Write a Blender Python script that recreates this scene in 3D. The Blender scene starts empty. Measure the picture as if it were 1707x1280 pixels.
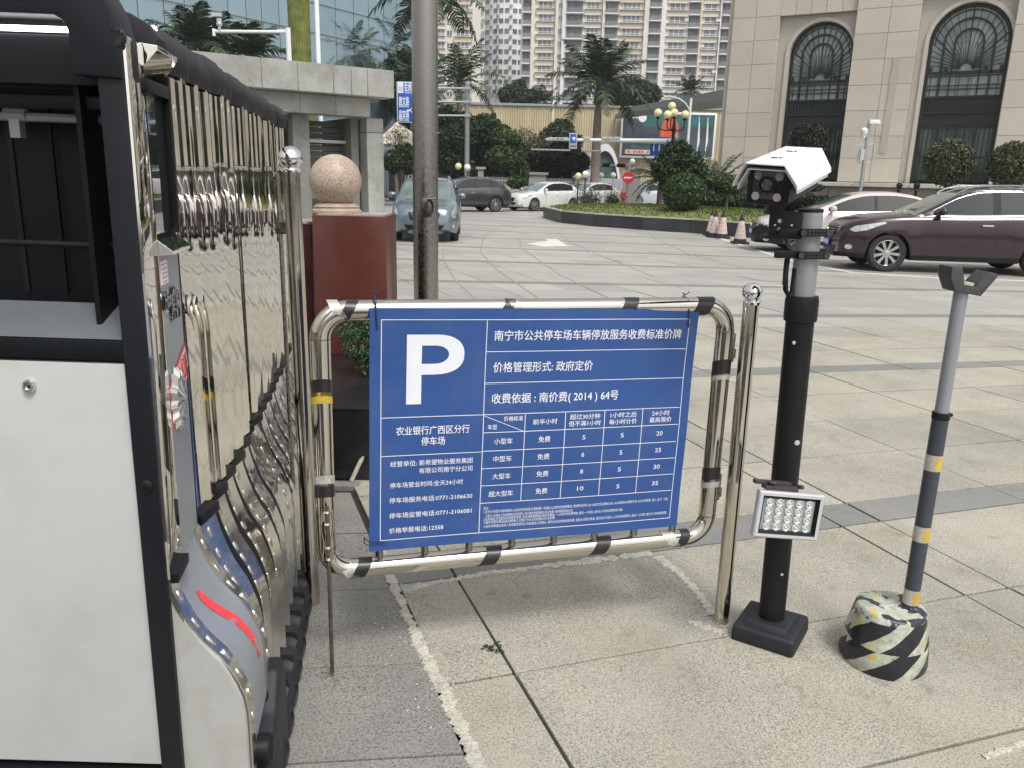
import bpy, bmesh, math, random
import numpy as np
from mathutils import Vector, Matrix
from mathutils.bvhtree import BVHTree
random.seed(7); rng = np.random.default_rng(7)
SC = bpy.context.scene; COL = SC.collection
R_ = math.radians; PI = math.pi
# ---------------------------------------------------------------- camera
FPX, CX, CY, CAMH = 1320., 853.5, 640., 1.6
PITCH, ROLL = R_(14.5), R_(1.3)
Fv = np.array([0, math.cos(PITCH), -math.sin(PITCH)])
_R0 = np.array([1, 0, 0.]); _U0 = np.array([0, math.sin(PITCH), math.cos(PITCH)])
Rv = math.cos(ROLL)*_R0 + math.sin(ROLL)*_U0
Uv = -math.sin(ROLL)*_R0 + math.cos(ROLL)*_U0
Cv = np.array([0, 0, CAMH])
cam = bpy.data.cameras.new('camera'); camo = bpy.data.objects.new('camera', cam); COL.objects.link(camo)
cam.sensor_width = 36; cam.lens = 36*FPX/1707; cam.clip_end = 2000; cam.clip_start = .05
camo.matrix_world = Matrix(((Rv[0], Uv[0], -Fv[0], 0), (Rv[1], Uv[1], -Fv[1], 0), (Rv[2], Uv[2], -Fv[2], CAMH), (0, 0, 0, 1)))
SC.camera = camo
# ---------------------------------------------------------------- world, sun, exposure
W = bpy.data.worlds.new('World'); SC.world = W; W.use_nodes = True
nt = W.node_tree; nt.nodes.clear()
SUN_EL, SUN_AZ = R_(58), R_(150)
sky = nt.nodes.new('ShaderNodeTexSky'); sky.sky_type = 'NISHITA'; sky.sun_disc = False
sky.sun_elevation = SUN_EL; sky.sun_rotation = SUN_AZ; sky.air_density = 1.6; sky.dust_density = 4; sky.ozone_density = 1
bw = nt.nodes.new('ShaderNodeHueSaturation'); bw.inputs['Saturation'].default_value = .22
bg = nt.nodes.new('ShaderNodeBackground'); bg.inputs['Strength'].default_value = .125
wo = nt.nodes.new('ShaderNodeOutputWorld')
nt.links.new(sky.outputs[0], bw.inputs['Color']); nt.links.new(bw.outputs[0], bg.inputs['Color']); nt.links.new(bg.outputs[0], wo.inputs[0])
sl = bpy.data.lights.new('sun', 'SUN'); sl.energy = 1.45; sl.angle = R_(14); sl.color = (1, .97, .92)
so = bpy.data.objects.new('sun', sl); COL.objects.link(so)
sd = Vector((math.sin(SUN_AZ)*math.cos(SUN_EL), math.cos(SUN_AZ)*math.cos(SUN_EL), math.sin(SUN_EL)))
so.rotation_euler = sd.to_track_quat('Z', 'Y').to_euler(); so.location = (0, 0, 30)
SC.view_settings.view_transform = 'Standard'; SC.view_settings.look = 'None'
SC.view_settings.exposure = 0.5; SC.view_settings.gamma = 1; SC.view_settings.use_curve_mapping = False
SC.cycles.max_bounces = 8; SC.cycles.glossy_bounces = 4; SC.cycles.diffuse_bounces = 3; SC.cycles.use_denoising = True
# ---------------------------------------------------------------- photo to place helpers
def ray(x, y): return Fv + Rv*(x-CX)/FPX - Uv*(y-CY)/FPX
def G(x, y, z=0):
    d = ray(x, y); return Vector(Cv + d*(z-CAMH)/d[2])
def Y(x, y, Yv):
    d = ray(x, y); return Vector(Cv + d*Yv/d[1])
# ---------------------------------------------------------------- materials
MATS = {}
def nodes_of(name):
    m = bpy.data.materials.new(name); m.use_nodes = True; n = m.node_tree
    b = n.nodes['Principled BSDF']; MATS[name] = m
    return m, n, b
def link(n, a, b): n.links.new(a, b)
def tex(n, kind, coord, scale=None, **kw):
    t = n.nodes.new(kind)
    if scale is not None: t.inputs['Scale'].default_value = scale
    for k, v in kw.items(): t.inputs[k].default_value = v
    link(n, coord, t.inputs['Vector']); return t
def ramp(n, fac, stops):
    r = n.nodes.new('ShaderNodeValToRGB'); e = r.color_ramp.elements
    while len(e) < len(stops): e.new(.5)
    for i, (p, c) in enumerate(stops):
        e[i].position = p; e[i].color = (*c, 1) if len(c) == 3 else c
    link(n, fac, r.inputs[0]); return r.outputs[0]
def mix(n, a, b, fac, mode='MIX'):
    x = n.nodes.new('ShaderNodeMix'); x.data_type = 'RGBA'; x.blend_type = mode
    for s, v in ((x.inputs[6], a), (x.inputs[7], b)):
        if isinstance(v, tuple): s.default_value = (*v, 1)
        else: link(n, v, s)
    if isinstance(fac, (int, float)): x.inputs[0].default_value = fac
    else: link(n, fac, x.inputs[0])
    return x.outputs[2]
def bump(n, b, h, strength, dist=.01):
    k = n.nodes.new('ShaderNodeBump'); k.inputs['Strength'].default_value = strength; k.inputs['Distance'].default_value = dist
    link(n, h, k.inputs['Height']); link(n, k.outputs[0], b.inputs['Normal'])
def rnd(n, g):
    oi = n.nodes.new('ShaderNodeObjectInfo'); a = n.nodes.new('ShaderNodeMath'); a.operation = 'ADD'; link(n, g.outputs['Random Per Island'], a.inputs[0]); link(n, oi.outputs['Random'], a.inputs[1])
    f = n.nodes.new('ShaderNodeMath'); f.operation = 'FRACT'; link(n, a.outputs[0], f.inputs[0]); return f.outputs[0]
def mat(name, col, rough=.5, metal=0, var=.12, scale=6, bmp=0, bscale=60, coat=0, dirt=None, dscale=2, world=False, spec=.5, island=0, emit=0, rvar=0):
    m, n, b = nodes_of(name)
    if world: co = n.nodes.new('ShaderNodeNewGeometry').outputs['Position']
    else: co = n.nodes.new('ShaderNodeTexCoord').outputs['Object']
    c = tuple(col)
    t = tex(n, 'ShaderNodeTexNoise', co, scale, Detail=6., Roughness=.6)
    lo = tuple(x*(1-var) for x in c); hi = tuple(min(1, x*(1+var)) for x in c)
    o = ramp(n, t.outputs[0], [(.3, lo), (.7, hi)])
    if island:
        g = n.nodes.new('ShaderNodeNewGeometry')
        o2 = ramp(n, rnd(n, g), [(0, (1-island,)*3), (1, (1, 1, 1))])
        o = mix(n, o, o2, 1., 'MULTIPLY')
    if dirt:
        d = tex(n, 'ShaderNodeTexNoise', co, dscale, Detail=8., Roughness=.7)
        f = ramp(n, d.outputs[0], [(.48, (0, 0, 0)), (.68, (1, 1, 1))])
        o = mix(n, o, tuple(dirt), f)
    link(n, o, b.inputs['Base Color'])
    b.inputs['Roughness'].default_value = rough; b.inputs['Metallic'].default_value = metal
    b.inputs['Specular IOR Level'].default_value = spec
    if rvar:
        rr = ramp(n, t.outputs[0], [(.3, (max(.01, rough-rvar),)*3), (.7, (rough+rvar,)*3)]); link(n, rr, b.inputs['Roughness'])
    if coat: b.inputs['Coat Weight'].default_value = coat; b.inputs['Coat Roughness'].default_value = .03
    if bmp:
        k = tex(n, 'ShaderNodeTexNoise', co, bscale, Detail=4.); bump(n, b, k.outputs[0], bmp)
    if emit:
        link(n, o, b.inputs['Emission Color']); b.inputs['Emission Strength'].default_value = emit
    return m
def stone(name, c1, c2, c3, speck=260, speckamt=.35, rough=.75, bmp=.35, island=.12, world=True, stain=None, big=1.3):
    m, n, b = nodes_of(name)
    g = n.nodes.new('ShaderNodeNewGeometry')
    co = g.outputs['Position'] if world else n.nodes.new('ShaderNodeTexCoord').outputs['Object']
    a = tex(n, 'ShaderNodeTexNoise', co, big, Detail=5., Roughness=.65)
    o = ramp(n, a.outputs[0], [(.3, c1), (.52, c2), (.72, c3)])
    s = tex(n, 'ShaderNodeTexNoise', co, speck, Detail=3., Roughness=.8)
    so_ = ramp(n, s.outputs[0], [(.34, (1-speckamt,)*3), (.5, (1, 1, 1)), (.66, (1+speckamt*.45,)*3)])
    pm = tex(n, 'ShaderNodeTexNoise', co, max(2.5, speck*.02), Detail=4.)
    o = mix(n, o, so_, ramp(n, pm.outputs[0], [(.35, (.6,)*3), (.62, (1, 1, 1))]), 'MULTIPLY')
    v = tex(n, 'ShaderNodeTexVoronoi', co, speck*.55); vv = ramp(n, v.outputs['Distance'], [(.0, (.55,)*3), (.16, (1, 1, 1))])
    o = mix(n, o, vv, .35, 'MULTIPLY')
    if island:
        o = mix(n, o, ramp(n, rnd(n, g), [(0, (1-island, 1-island*.95, 1-island*.8)), (1, (1, 1, 1))]), 1., 'MULTIPLY')
    if stain:
        d = tex(n, 'ShaderNodeTexNoise', co, .9, Detail=9., Roughness=.75)
        o = mix(n, o, stain, ramp(n, d.outputs[0], [(.5, (0, 0, 0)), (.75, (.6,)*3)]))
        d2 = tex(n, 'ShaderNodeTexNoise', co, 5.5, Detail=6., Roughness=.8)
        o = mix(n, o, tuple(x*.6 for x in stain), ramp(n, d2.outputs[0], [(.58, (0, 0, 0)), (.70, (.6,)*3)]))
        d3 = tex(n, 'ShaderNodeTexNoise', co, 2.2, Detail=3.)
        o = mix(n, o, (1., .95, .80), ramp(n, d3.outputs[0], [(.5, (0, 0, 0)), (.8, (.55,)*3)]), 'MULTIPLY')
    link(n, o, b.inputs['Base Color']); b.inputs['Roughness'].default_value = rough
    if bmp: bump(n, b, s.outputs[0], bmp, .004)
    return m
paving = stone('granite_paving', (.34, .322, .265), (.43, .405, .335), (.49, .458, .375), speck=150, speckamt=.8, stain=(.20, .19, .155), bmp=1., island=.13)
paving_far = stone('granite_paving_far', (.375, .362, .325), (.43, .416, .376), (.47, .453, .405), speck=60, speckamt=.4, rough=.5, bmp=0, island=.2, stain=(.36, .35, .31))  # greyer than the near paving: grazing sky reflection is put into the colour
band_m = stone('grey_granite_band', (.20, .205, .195), (.235, .235, .22), (.265, .26, .24), speck=130, speckamt=.4, stain=(.17, .17, .155))
slab_grey = stone('rough_grey_slab', (.20, .195, .18), (.255, .245, .225), (.31, .295, .265), speck=120, speckamt=.8, bmp=.6)
joint = mat('joint_earth', (.025, .023, .018), .95, var=.4, scale=20, world=True)
cement = stone('cement_patch', (.42, .40, .34), (.54, .515, .445), (.62, .59, .51), speck=110, speckamt=.6, big=16, bmp=1., island=0, stain=(.24, .225, .18))
def chrome_mat(name, col, rough, warp, wscale, wz=.35, world=True):
    m, n, b = nodes_of(name)
    co = n.nodes.new('ShaderNodeNewGeometry').outputs['Position'] if world else n.nodes.new('ShaderNodeTexCoord').outputs['Object']
    mp = n.nodes.new('ShaderNodeMapping'); mp.inputs['Scale'].default_value = (1, 1, wz); link(n, co, mp.inputs[0])
    t = tex(n, 'ShaderNodeTexNoise', mp.outputs[0], wscale, Detail=1.)
    bump(n, b, t.outputs[0], warp, .02)
    d = tex(n, 'ShaderNodeTexNoise', co, 40, Detail=8., Roughness=.8)
    link(n, ramp(n, d.outputs[0], [(.3, tuple(x*.93 for x in col)), (.7, col)]), b.inputs['Base Color'])
    link(n, ramp(n, d.outputs[0], [(.4, (rough*.7,)*3), (.75, (rough*1.8,)*3)]), b.inputs['Roughness'])
    b.inputs['Metallic'].default_value = 1
    return m
mirror = chrome_mat('mirror_steel', (.80, .775, .72), .02, .045, 2.2, .5)
chrome = chrome_mat('chrome_trim', (.74, .72, .66), .15, .05, 9, 1)
chrome_h = chrome_mat('hammered_chrome', (.66, .655, .63), .12, .10, 26, 1)
steel = chrome_mat('stainless_tube', (.62, .58, .51), .10, .04, 6, 1)
steel_old = chrome_mat('weathered_stainless', (.33, .315, .29), .26, .012, 3, .1)
black_m = mat('black_paint', (.006, .0065, .008), .42, var=.3, bmp=.02, spec=.25)
black_p = mat('black_plastic', (.008, .008, .009), .5, var=.25, scale=12, rvar=.08, spec=.3)
hood_m = mat('grey_black_hood', (.012, .011, .014), .45, var=.3, scale=5, spec=.35)
charcoal = mat('charcoal_housing', (.009, .011, .014), .42, var=.15, spec=.3)
rubber = mat('black_rubber', (.012, .014, .018), .6, var=.3, scale=9, bmp=.1, bscale=200)
tyre_m = mat('tyre_rubber', (.018, .018, .018), .7, var=.2)
white_pan = mat('off_white_panel', (.49, .505, .495), .32, var=.03, scale=2, dirt=(.42, .42, .385), dscale=1.6)
grey_pan = mat('grey_panel', (.30, .32, .35), .34, metal=.2, var=.05)
skirt_f = mat('beige_grey_panel', (.42, .42, .40), .4, var=.05, dirt=(.36, .35, .31), dscale=7)
grey_metal = mat('grey_powder_metal', (.32, .33, .35), .38, metal=.4, var=.06)
lgrey = mat('light_grey_metal', (.52, .53, .56), .35, metal=.2, var=.05)
led_m = mat('led_strip_light', (1, 1, 1), .4, emit=4, var=.0)
red_s = mat('red_sticker', (.72, .035, .05), .35, var=.08)
red_p = mat('coral_sticker', (.9, .06, .07), .4, var=.05)
white_m = mat('white_print', (.82, .83, .84), .5, var=.02)
white_paint = mat('white_enamel', (.78, .80, .80), .3, var=.04)
blue_sign = mat('blue_sign_vinyl', (.026, .080, .27), .36, var=.07, scale=2, dirt=(.045, .10, .27), dscale=5, rvar=.08)
white_sign = mat('white_sign_print', (.78, .80, .86), .45, var=.02)
blue_road = mat('blue_road_sign', (.012, .10, .48), .4, var=.05)
blue_plate = mat('blue_plate', (.02, .06, .45), .35, var=.05)
ink = mat('dark_print', (.03, .03, .035), .5, var=.1)
silver_t = mat('silver_tape', (.55, .53, .50), .35, metal=.4, var=.25, scale=90, bmp=.2)
yellow_t = mat('yellow_tape', (.55, .38, .06), .4, var=.2, scale=30)
black_t = mat('black_tape', (.018, .018, .02), .35, var=.2)
slate_t = mat('slate_tube', (.045, .052, .065), .4, var=.1)
redgran = stone('red_polished_granite', (.075, .021, .016), (.10, .028, .021), (.125, .037, .027), speck=120, speckamt=.4, rough=.3, bmp=0, island=0, big=3)
redgran2 = stone('dark_red_granite', (.05, .012, .012), (.075, .018, .017), (.10, .03, .028), speck=120, speckamt=.5, rough=.25, bmp=0, island=0, big=3)
blackgran = stone('black_granite', (.010, .010, .012), (.018, .018, .02), (.03, .03, .033), speck=140, speckamt=.5, rough=.25, bmp=0, island=.1)
pinkgran = stone('pink_granite', (.38, .29, .225), (.45, .35, .275), (.50, .41, .33), speck=90, speckamt=.8, stain=(.22, .18, .14), rough=.45, bmp=.15, island=0)
conc = stone('weathered_concrete', (.24, .24, .22), (.36, .36, .34), (.44, .44, .41), speck=70, speckamt=.25, rough=.85, bmp=.2, island=.08, stain=(.17, .17, .15), big=1.6)
bstone = stone('beige_stone', (.50, .455, .385), (.545, .495, .42), (.58, .53, .455), speck=25, speckamt=.06, rough=.6, bmp=0, island=.10, big=.6)
bstone2 = stone('beige_stone_shaded', (.42, .39, .34), (.46, .42, .37), (.49, .455, .40), speck=25, speckamt=.06, rough=.6, bmp=0, island=.08, big=.6)  # greyer beige stone: shade on returns and recessed walls is put into its colour
podium_m = stone('brown_granite', (.17, .14, .12), (.21, .18, .155), (.26, .22, .19), speck=40, speckamt=.4, rough=.5, bmp=0, island=.1)
kerb_m = stone('dark_kerb_granite', (.03, .031, .034), (.045, .046, .05), (.065, .066, .07), speck=40, speckamt=.3, rough=.4, bmp=0, island=.35)
ledge_m = stone('pale_ledge_stone', (.42, .40, .35), (.48, .455, .40), (.52, .50, .44), speck=30, speckamt=.15, bmp=0, island=.1)
bronze = mat('dark_bronze_frame', (.022, .024, .026), .4, metal=.3, var=.2)
pane_g = mat('green_window_glass', (.36, .43, .42), .06, var=.25, scale=.8, spec=.8, island=.35)  # lightened green glass: the panes' pale reflection is put into the colour
pane_d = mat('dark_green_glass', (.10, .17, .145), .06, var=.5, scale=1.2, spec=.8, island=.3)
car_glass = mat('car_glass', (.016, .021, .020), .03, var=.1, spec=.5, coat=.1)
car_glass_l = mat('windscreen_glass', (.12, .17, .155), .03, var=.5, scale=1.6, spec=1., coat=.8)
headl = mat('headlight_glass', (.55, .57, .58), .08, metal=.45, var=.35, scale=14, coat=1)
tail_m = mat('tail_light', (.25, .01, .01), .15, coat=1)
alloy = mat('alloy_rim', (.5, .5, .5), .25, metal=.9, var=.1)
def leafmat(name, c, var=.6):
    m, n, b = nodes_of(name)
    g = n.nodes.new('ShaderNodeNewGeometry')
    o = ramp(n, g.outputs['Random Per Island'], [(0, tuple(x*(1-var) for x in c)), (.6, c), (1, (c[0]*(1+var)*1.15, c[1]*(1+var), c[2]))])
    link(n, o, b.inputs['Base Color']); b.inputs['Roughness'].default_value = .5; b.inputs['Specular IOR Level'].default_value = .3
    return m
leaf_d = leafmat('dark_foliage', (.028, .050, .022)); leaf_m = leafmat('green_foliage', (.045, .085, .028)); leaf_o = leafmat('olive_foliage', (.075, .085, .045))
leaf_b = leafmat('shrub_foliage', (.05, .11, .055)); leaf_p = leafmat('palm_foliage', (.038, .065, .036)); leaf_r = leafmat('bare_twig_foliage', (.10, .085, .065)); leaf_y = leafmat('yellow_green_foliage', (.10, .14, .035))
leaf_bk = leafmat('blackish_foliage', (.020, .026, .018))
bark = mat('bark', (.16, .14, .12), .9, var=.3, scale=4, bmp=.4, bscale=20)
palmbark = mat('palm_trunk_bark', (.21, .175, .15), .85, var=.25, scale=3, bmp=.3, bscale=8)
lawn_m = mat('lawn', (.13, .155, .045), .95, var=.45, scale=3, bmp=.6, bscale=30, world=True, dirt=(.20, .19, .085), dscale=.7)
globe_y = mat('cream_globe', (.72, .66, .36), .25, var=.06); globe_w = mat('white_globe', (.8, .8, .78), .25, var=.03)
yellow_h = mat('yellow_hoarding', (.56, .47, .30), .6, var=.10, scale=1.5, island=.16, dirt=(.46, .39, .26), dscale=.4)
galv = mat('galvanised_steel', (.38, .40, .42), .45, metal=.5, var=.1)
twhite = mat('tower_white', (.78, .77, .76), .7, var=.04, scale=.2); tcream = mat('tower_cream', (.74, .70, .62), .7, var=.06, scale=.2); tyel = mat('tower_yellow', (.70, .62, .48), .7, var=.06, scale=.2)
tdark = mat('tower_recess_shade', (.16, .16, .16), .7, var=.4, scale=.4); tglass = mat('tower_window', (.15, .18, .21), .12, var=.7, scale=.6, spec=.8, island=.5); trail = mat('tower_railing', (.30, .30, .30), .6, var=.2)
cg = mat('curtain_glass', (.32, .44, .50), .03, var=.06, scale=.3, spec=1., island=.12); cg.node_tree.nodes['Principled BSDF'].inputs['Metallic'].default_value = .55
mossy = mat('mossy_column', (.13, .15, .03), .8, var=.4, scale=2, dirt=(.20, .20, .06))
canvas = mat('cream_canvas', (.66, .60, .48), .8, var=.05)
boardm = mat('billboard_print', (.06, .07, .09), .5, var=.5, scale=.5)
# ---------------------------------------------------------------- mesh builder
class MB:
    def __init__(s): s.v = []; s.f = []; s.m = []; s.cur = 0
    def add(s, vs, fs, M=None):
        o = len(s.v)
        s.v += [tuple(M @ Vector(p)) for p in vs] if M is not None else [tuple(p) for p in vs]
        s.f += [tuple(i+o for i in f) for f in fs]; s.m += [s.cur]*len(fs); return s
    def box(s, c, d, M=None, rz=0, taper=1):
        x, y, z = d[0]/2, d[1]/2, d[2]/2; T = Matrix.Translation(c) @ Matrix.Rotation(rz, 4, 'Z')
        if M is not None: T = M @ T
        t = taper
        return s.add([(-x, -y, -z), (x, -y, -z), (x, y, -z), (-x, y, -z), (-x*t, -y*t, z), (x*t, -y*t, z), (x*t, y*t, z), (-x*t, y*t, z)],
                     [(0, 3, 2, 1), (4, 5, 6, 7), (0, 1, 5, 4), (1, 2, 6, 5), (2, 3, 7, 6), (3, 0, 4, 7)], T)
    def prism(s, poly, h0, h1, M=None):   # poly in xy, extruded along z
        n = len(poly)
        vs = [(p[0], p[1], h0) for p in poly] + [(p[0], p[1], h1) for p in poly]
        return s.add(vs, [tuple(range(n-1, -1, -1)), tuple(range(n, 2*n))] + [(i, (i+1) % n, n+(i+1) % n, n+i) for i in range(n)], M)
    def lathe(s, prof, n=20, M=None, cap=True):
        vs = []; fs = []
        for r, z in prof: vs += [(r*math.cos(2*PI*k/n), r*math.sin(2*PI*k/n), z) for k in range(n)]
        for i in range(len(prof)-1):
            for k in range(n): k2 = (k+1) % n; fs.append((i*n+k, i*n+k2, (i+1)*n+k2, (i+1)*n+k))
        if cap:
            if prof[0][0] > 1e-4: fs.append(tuple(range(n-1, -1, -1)))
            if prof[-1][0] > 1e-4: fs.append(tuple((len(prof)-1)*n+k for k in range(n)))
        return s.add(vs, fs, M)
    def tube(s, path, r, n=10, closed=False, cap=True, M=None):
        P = [Vector(p) for p in path]; N = len(P); vs = []; fs = []; up = None
        rr = r if isinstance(r, (list, tuple)) else [r]*N
        for i in range(N):
            if closed: t = (P[(i+1) % N]-P[i-1])
            else: t = P[min(i+1, N-1)]-P[max(i-1, 0)]
            t.normalize()
            if up is None:
                up = Vector((0, 0, 1)) if abs(t.z) < .9 else Vector((1, 0, 0))
            up = (up - t*up.dot(t)).normalized(); b = t.cross(up)
            vs += [P[i]+(up*math.cos(2*PI*k/n)+b*math.sin(2*PI*k/n))*rr[i] for k in range(n)]
        for i in range(N if closed else N-1):
            j = (i+1) % N
            for k in range(n): k2 = (k+1) % n; fs.append((i*n+k, j*n+k, j*n+k2, i*n+k2))
        if cap and not closed: fs += [tuple(range(n)), tuple((N-1)*n+k for k in range(n-1, -1, -1))]
        return s.add(vs, fs, M)
    def sphere(s, c, r, n=16, m=10, sc=(1, 1, 1), M=None):
        T = Matrix.Translation(c) @ Matrix.Diagonal((*sc, 1))
        if M is not None: T = M @ T
        return s.lathe([(r*math.sin(PI*i/m)+1e-5, -r*math.cos(PI*i/m)) for i in range(m+1)], n, T, cap=False)
    def quad(s, a, b, c, d): return s.add([a, b, c, d], [(0, 1, 2, 3)])
    def build(s, name, mt=None, parent=None, loc=None, smooth=40, bevel=0, seg=2, rz=None, recenter=False):
        me = bpy.data.meshes.new(name)
        V = s.v
        if recenter:
            a = np.array(V); c0 = (a.min(0)+a.max(0))/2; c0[2] = a[:, 2].min(); V = (a-c0).tolist(); loc = Vector(c0)
        me.from_pydata(V, [], s.f)
        ms = mt if isinstance(mt, (list, tuple)) else [mt]
        for x in ms:
            if x is not None: me.materials.append(x)
        if len(ms) > 1: me.polygons.foreach_set('material_index', s.m)
        bm = bmesh.new(); bm.from_mesh(me)
        bmesh.ops.recalc_face_normals(bm, faces=bm.faces)
        if bevel:
            es = [e for e in bm.edges if len(e.link_faces) == 2 and e.calc_face_angle(0) > .5]
            bmesh.ops.bevel(bm, geom=es, offset=bevel, segments=seg, affect='EDGES', profile=.6)
        bm.to_mesh(me); bm.free()
        if smooth:
            me.shade_smooth(); me.set_sharp_from_angle(angle=R_(smooth))
        o = bpy.data.objects.new(name, me); COL.objects.link(o)
        if parent: o.parent = parent
        if loc is not None: o.location = loc
        if rz is not None: o.rotation_euler.z = rz
        return o
def tag(o, label=None, cat=None, group=None, kind=None):
    if label: o['label'] = label
    if cat: o['category'] = cat
    if group: o['group'] = group
    if kind: o['kind'] = kind
    return o
def empty(name, loc=(0, 0, 0), rz=0, label=None, cat=None, group=None, rot=None):
    o = bpy.data.objects.new(name, None); COL.objects.link(o); o.location = loc; o.rotation_euler = rot if rot else (0, 0, rz); o.empty_display_size = .1
    return tag(o, label, cat, group)
def copy_tree(o, parent=None):
    c = o.copy(); COL.objects.link(c); c.parent = parent
    for ch in [x for x in list(bpy.data.objects) if x.parent == o]: copy_tree(ch, c)
    return c
def copy1(o, parent, loc=None, M=None):
    c = o.copy(); COL.objects.link(c); c.parent = parent
    if loc is not None: c.location = loc
    return c
def text(s, size, parent, M, mt, name='lettering', align='CENTER', bold=.0, width=None, ext=0, label=None, res=2):
    cu = bpy.data.curves.new('t', 'FONT'); cu.body = s; cu.size = size; cu.align_x = align; cu.align_y = 'CENTER';  cu.resolution_u = res; cu.extrude = ext
    t = bpy.data.objects.new('t', cu); COL.objects.link(t); bpy.context.view_layer.update()
    me = bpy.data.meshes.new_from_object(t.evaluated_get(bpy.context.evaluated_depsgraph_get()))
    bpy.data.objects.remove(t); bpy.data.curves.remove(cu)
    if width and len(me.vertices):
        xs = [v.co.x for v in me.vertices]; w = max(xs)-min(xs); k = width/w; mid = (max(xs)+min(xs))/2 if align == 'CENTER' else min(xs)
        for v in me.vertices: v.co.x = (v.co.x-mid)*k
    if bold and len(me.polygons):
        bm = bmesh.new(); bm.from_mesh(me); g0 = bm.verts[:]+bm.edges[:]+bm.faces[:]
        k_ = size*(.016 if bold < .04 else .024)
        for i, (dx, dy) in enumerate(((1, 0), (0, 1), (1, 1))):
            r_ = bmesh.ops.duplicate(bm, geom=g0); bmesh.ops.translate(bm, verts=[v for v in r_['geom'] if isinstance(v, bmesh.types.BMVert)], vec=(dx*k_, dy*k_, .00006*(i+1)))
        bm.to_mesh(me); bm.free()
    me.transform(M); me.materials.clear(); me.materials.append(mt)
    me.name = name; o = bpy.data.objects.new(name, me); COL.objects.link(o); o.parent = parent
    return o
TX = Matrix.Rotation(PI/2, 4, 'X')    # text plane -> facing -y
def rot_to(a, b):
    a = Vector(a); b = Vector(b); d = b-a
    return Matrix.Translation(a) @ d.to_track_quat('Z', 'Y').to_matrix().to_4x4(), d.length
# ================================================================ GROUND
gb = MB(); gb.quad((-300, -60, -.022), (300, -60, -.022), (300, 600, -.022), (-300, 600, -.022))
pave = tag(gb.build('pavement', joint, smooth=0), kind='structure')
NA = R_(-69.5); nb = np.array([math.cos(NA+PI/2), math.sin(NA+PI/2)])     # columns: c = p.nb
def rowang(y): return R_(max(-13, min(18, 18-(y-3.6)*1.75)))
rows = []; y = 3.63-.73*9
while y < 3.0: rows.append((y, 't')); y += .73
y = 3.63
for per in range(14):
    rows.append((y, 'b')); rows.append((y+.25, 't')); n = 4; st = (2.98-.25)/n
    for k in range(1, n): rows.append((y+.25+st*k, 't'))
    y += 2.98
cols = []; c = .843-.96*6
while c < 2.7: cols.append(c); c += .96
cols[-1] = 2.773; cols.append(3.004); c = 3.004+.955
while c < 26: cols.append(c); c += .955
c0l = cols[:7]
def isect(yk, c):
    a = rowang(yk); d = np.array([math.cos(a), math.sin(a)]); p0 = np.array([1.8, yk]); t = (c-p0@nb)/(d@nb); return p0+d*t
def inpx(p):
    v = np.array([p[0], p[1], 0])-Cv; z = v@Fv
    if z < .3: return None
    return CX+FPX*(v@Rv)/z, CY-FPX*(v@Uv)/z
tiles = []
for i in range(len(rows)-1):
    for j in range(len(cols)-1):
        q = [isect(rows[i][0], cols[j]), isect(rows[i][0], cols[j+1]), isect(rows[i+1][0], cols[j+1]), isect(rows[i+1][0], cols[j])]
        cen = sum(q)/4; cc = cen@nb
        edge_col = abs(cols[j+1]-.843) < .01 and cen[1] < 4.6
        if cc < .60 and cen[1] < 4.6 and not edge_col: continue
        if cen[0] < -14 or cen[0] > 24 or cen[1] > 46 or cen[1] < -3: continue
        if edge_col: q[0] = isect(rows[i][0], .60); q[3] = isect(rows[i+1][0], .60)
        pp = [inpx(p) for p in q]; sz = 0
        if all(pp):
            xs = [a[0] for a in pp]; ys = [a[1] for a in pp]
            if max(xs) > 0 and min(xs) < 1707 and max(ys) > 300 and min(ys) < 1280: sz = (max(ys)-min(ys))*(min(max(xs), 1707)-max(min(xs), 0))
        tiles.append((sz, q, rows[i][1]))
tiles.sort(key=lambda t: -t[0])
def slab_geo(b, q, gap, z0=-.03, jit=.0012):
    c = sum(q)/4; qq = []
    for k in range(4):
        a = q[k]; e1 = q[(k+1) % 4]-a; e2 = q[k-1]-a
        qq.append(a+e1/np.linalg.norm(e1)*gap+e2/np.linalg.norm(e2)*gap)
    zz = [rng.normal(0, jit)*0.6]*1; base = rng.normal(0, jit)
    b.add([(p[0], p[1], z0) for p in qq]+[(p[0], p[1], base+rng.normal(0, jit*.5)) for p in qq], [(4, 5, 6, 7), (0, 1, 5, 4), (1, 2, 6, 5), (2, 3, 7, 6), (3, 0, 4, 7)])
for k, (sz, q, t) in enumerate(tiles[:290]):
    b = MB(); slab_geo(b, q, .0055 if sz > 6000 else .006)
    m_ = band_m if t == 'b' else (paving if q[0][1] < 9 else paving_far)
    b.build('paving_slab', m_, pave, smooth=0, bevel=.002 if sz > 12000 else 0, seg=1)
f1, f2 = MB(), MB()
for sz, q, t in tiles[290:]: slab_geo(f2 if t == 'b' else f1, q, .0045, jit=.0004)
tag(f1.build('paving_slab_field', paving_far, pave, smooth=0), kind='stuff'); tag(f2.build('paving_band_field', band_m, pave, smooth=0), kind='stuff')
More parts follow.
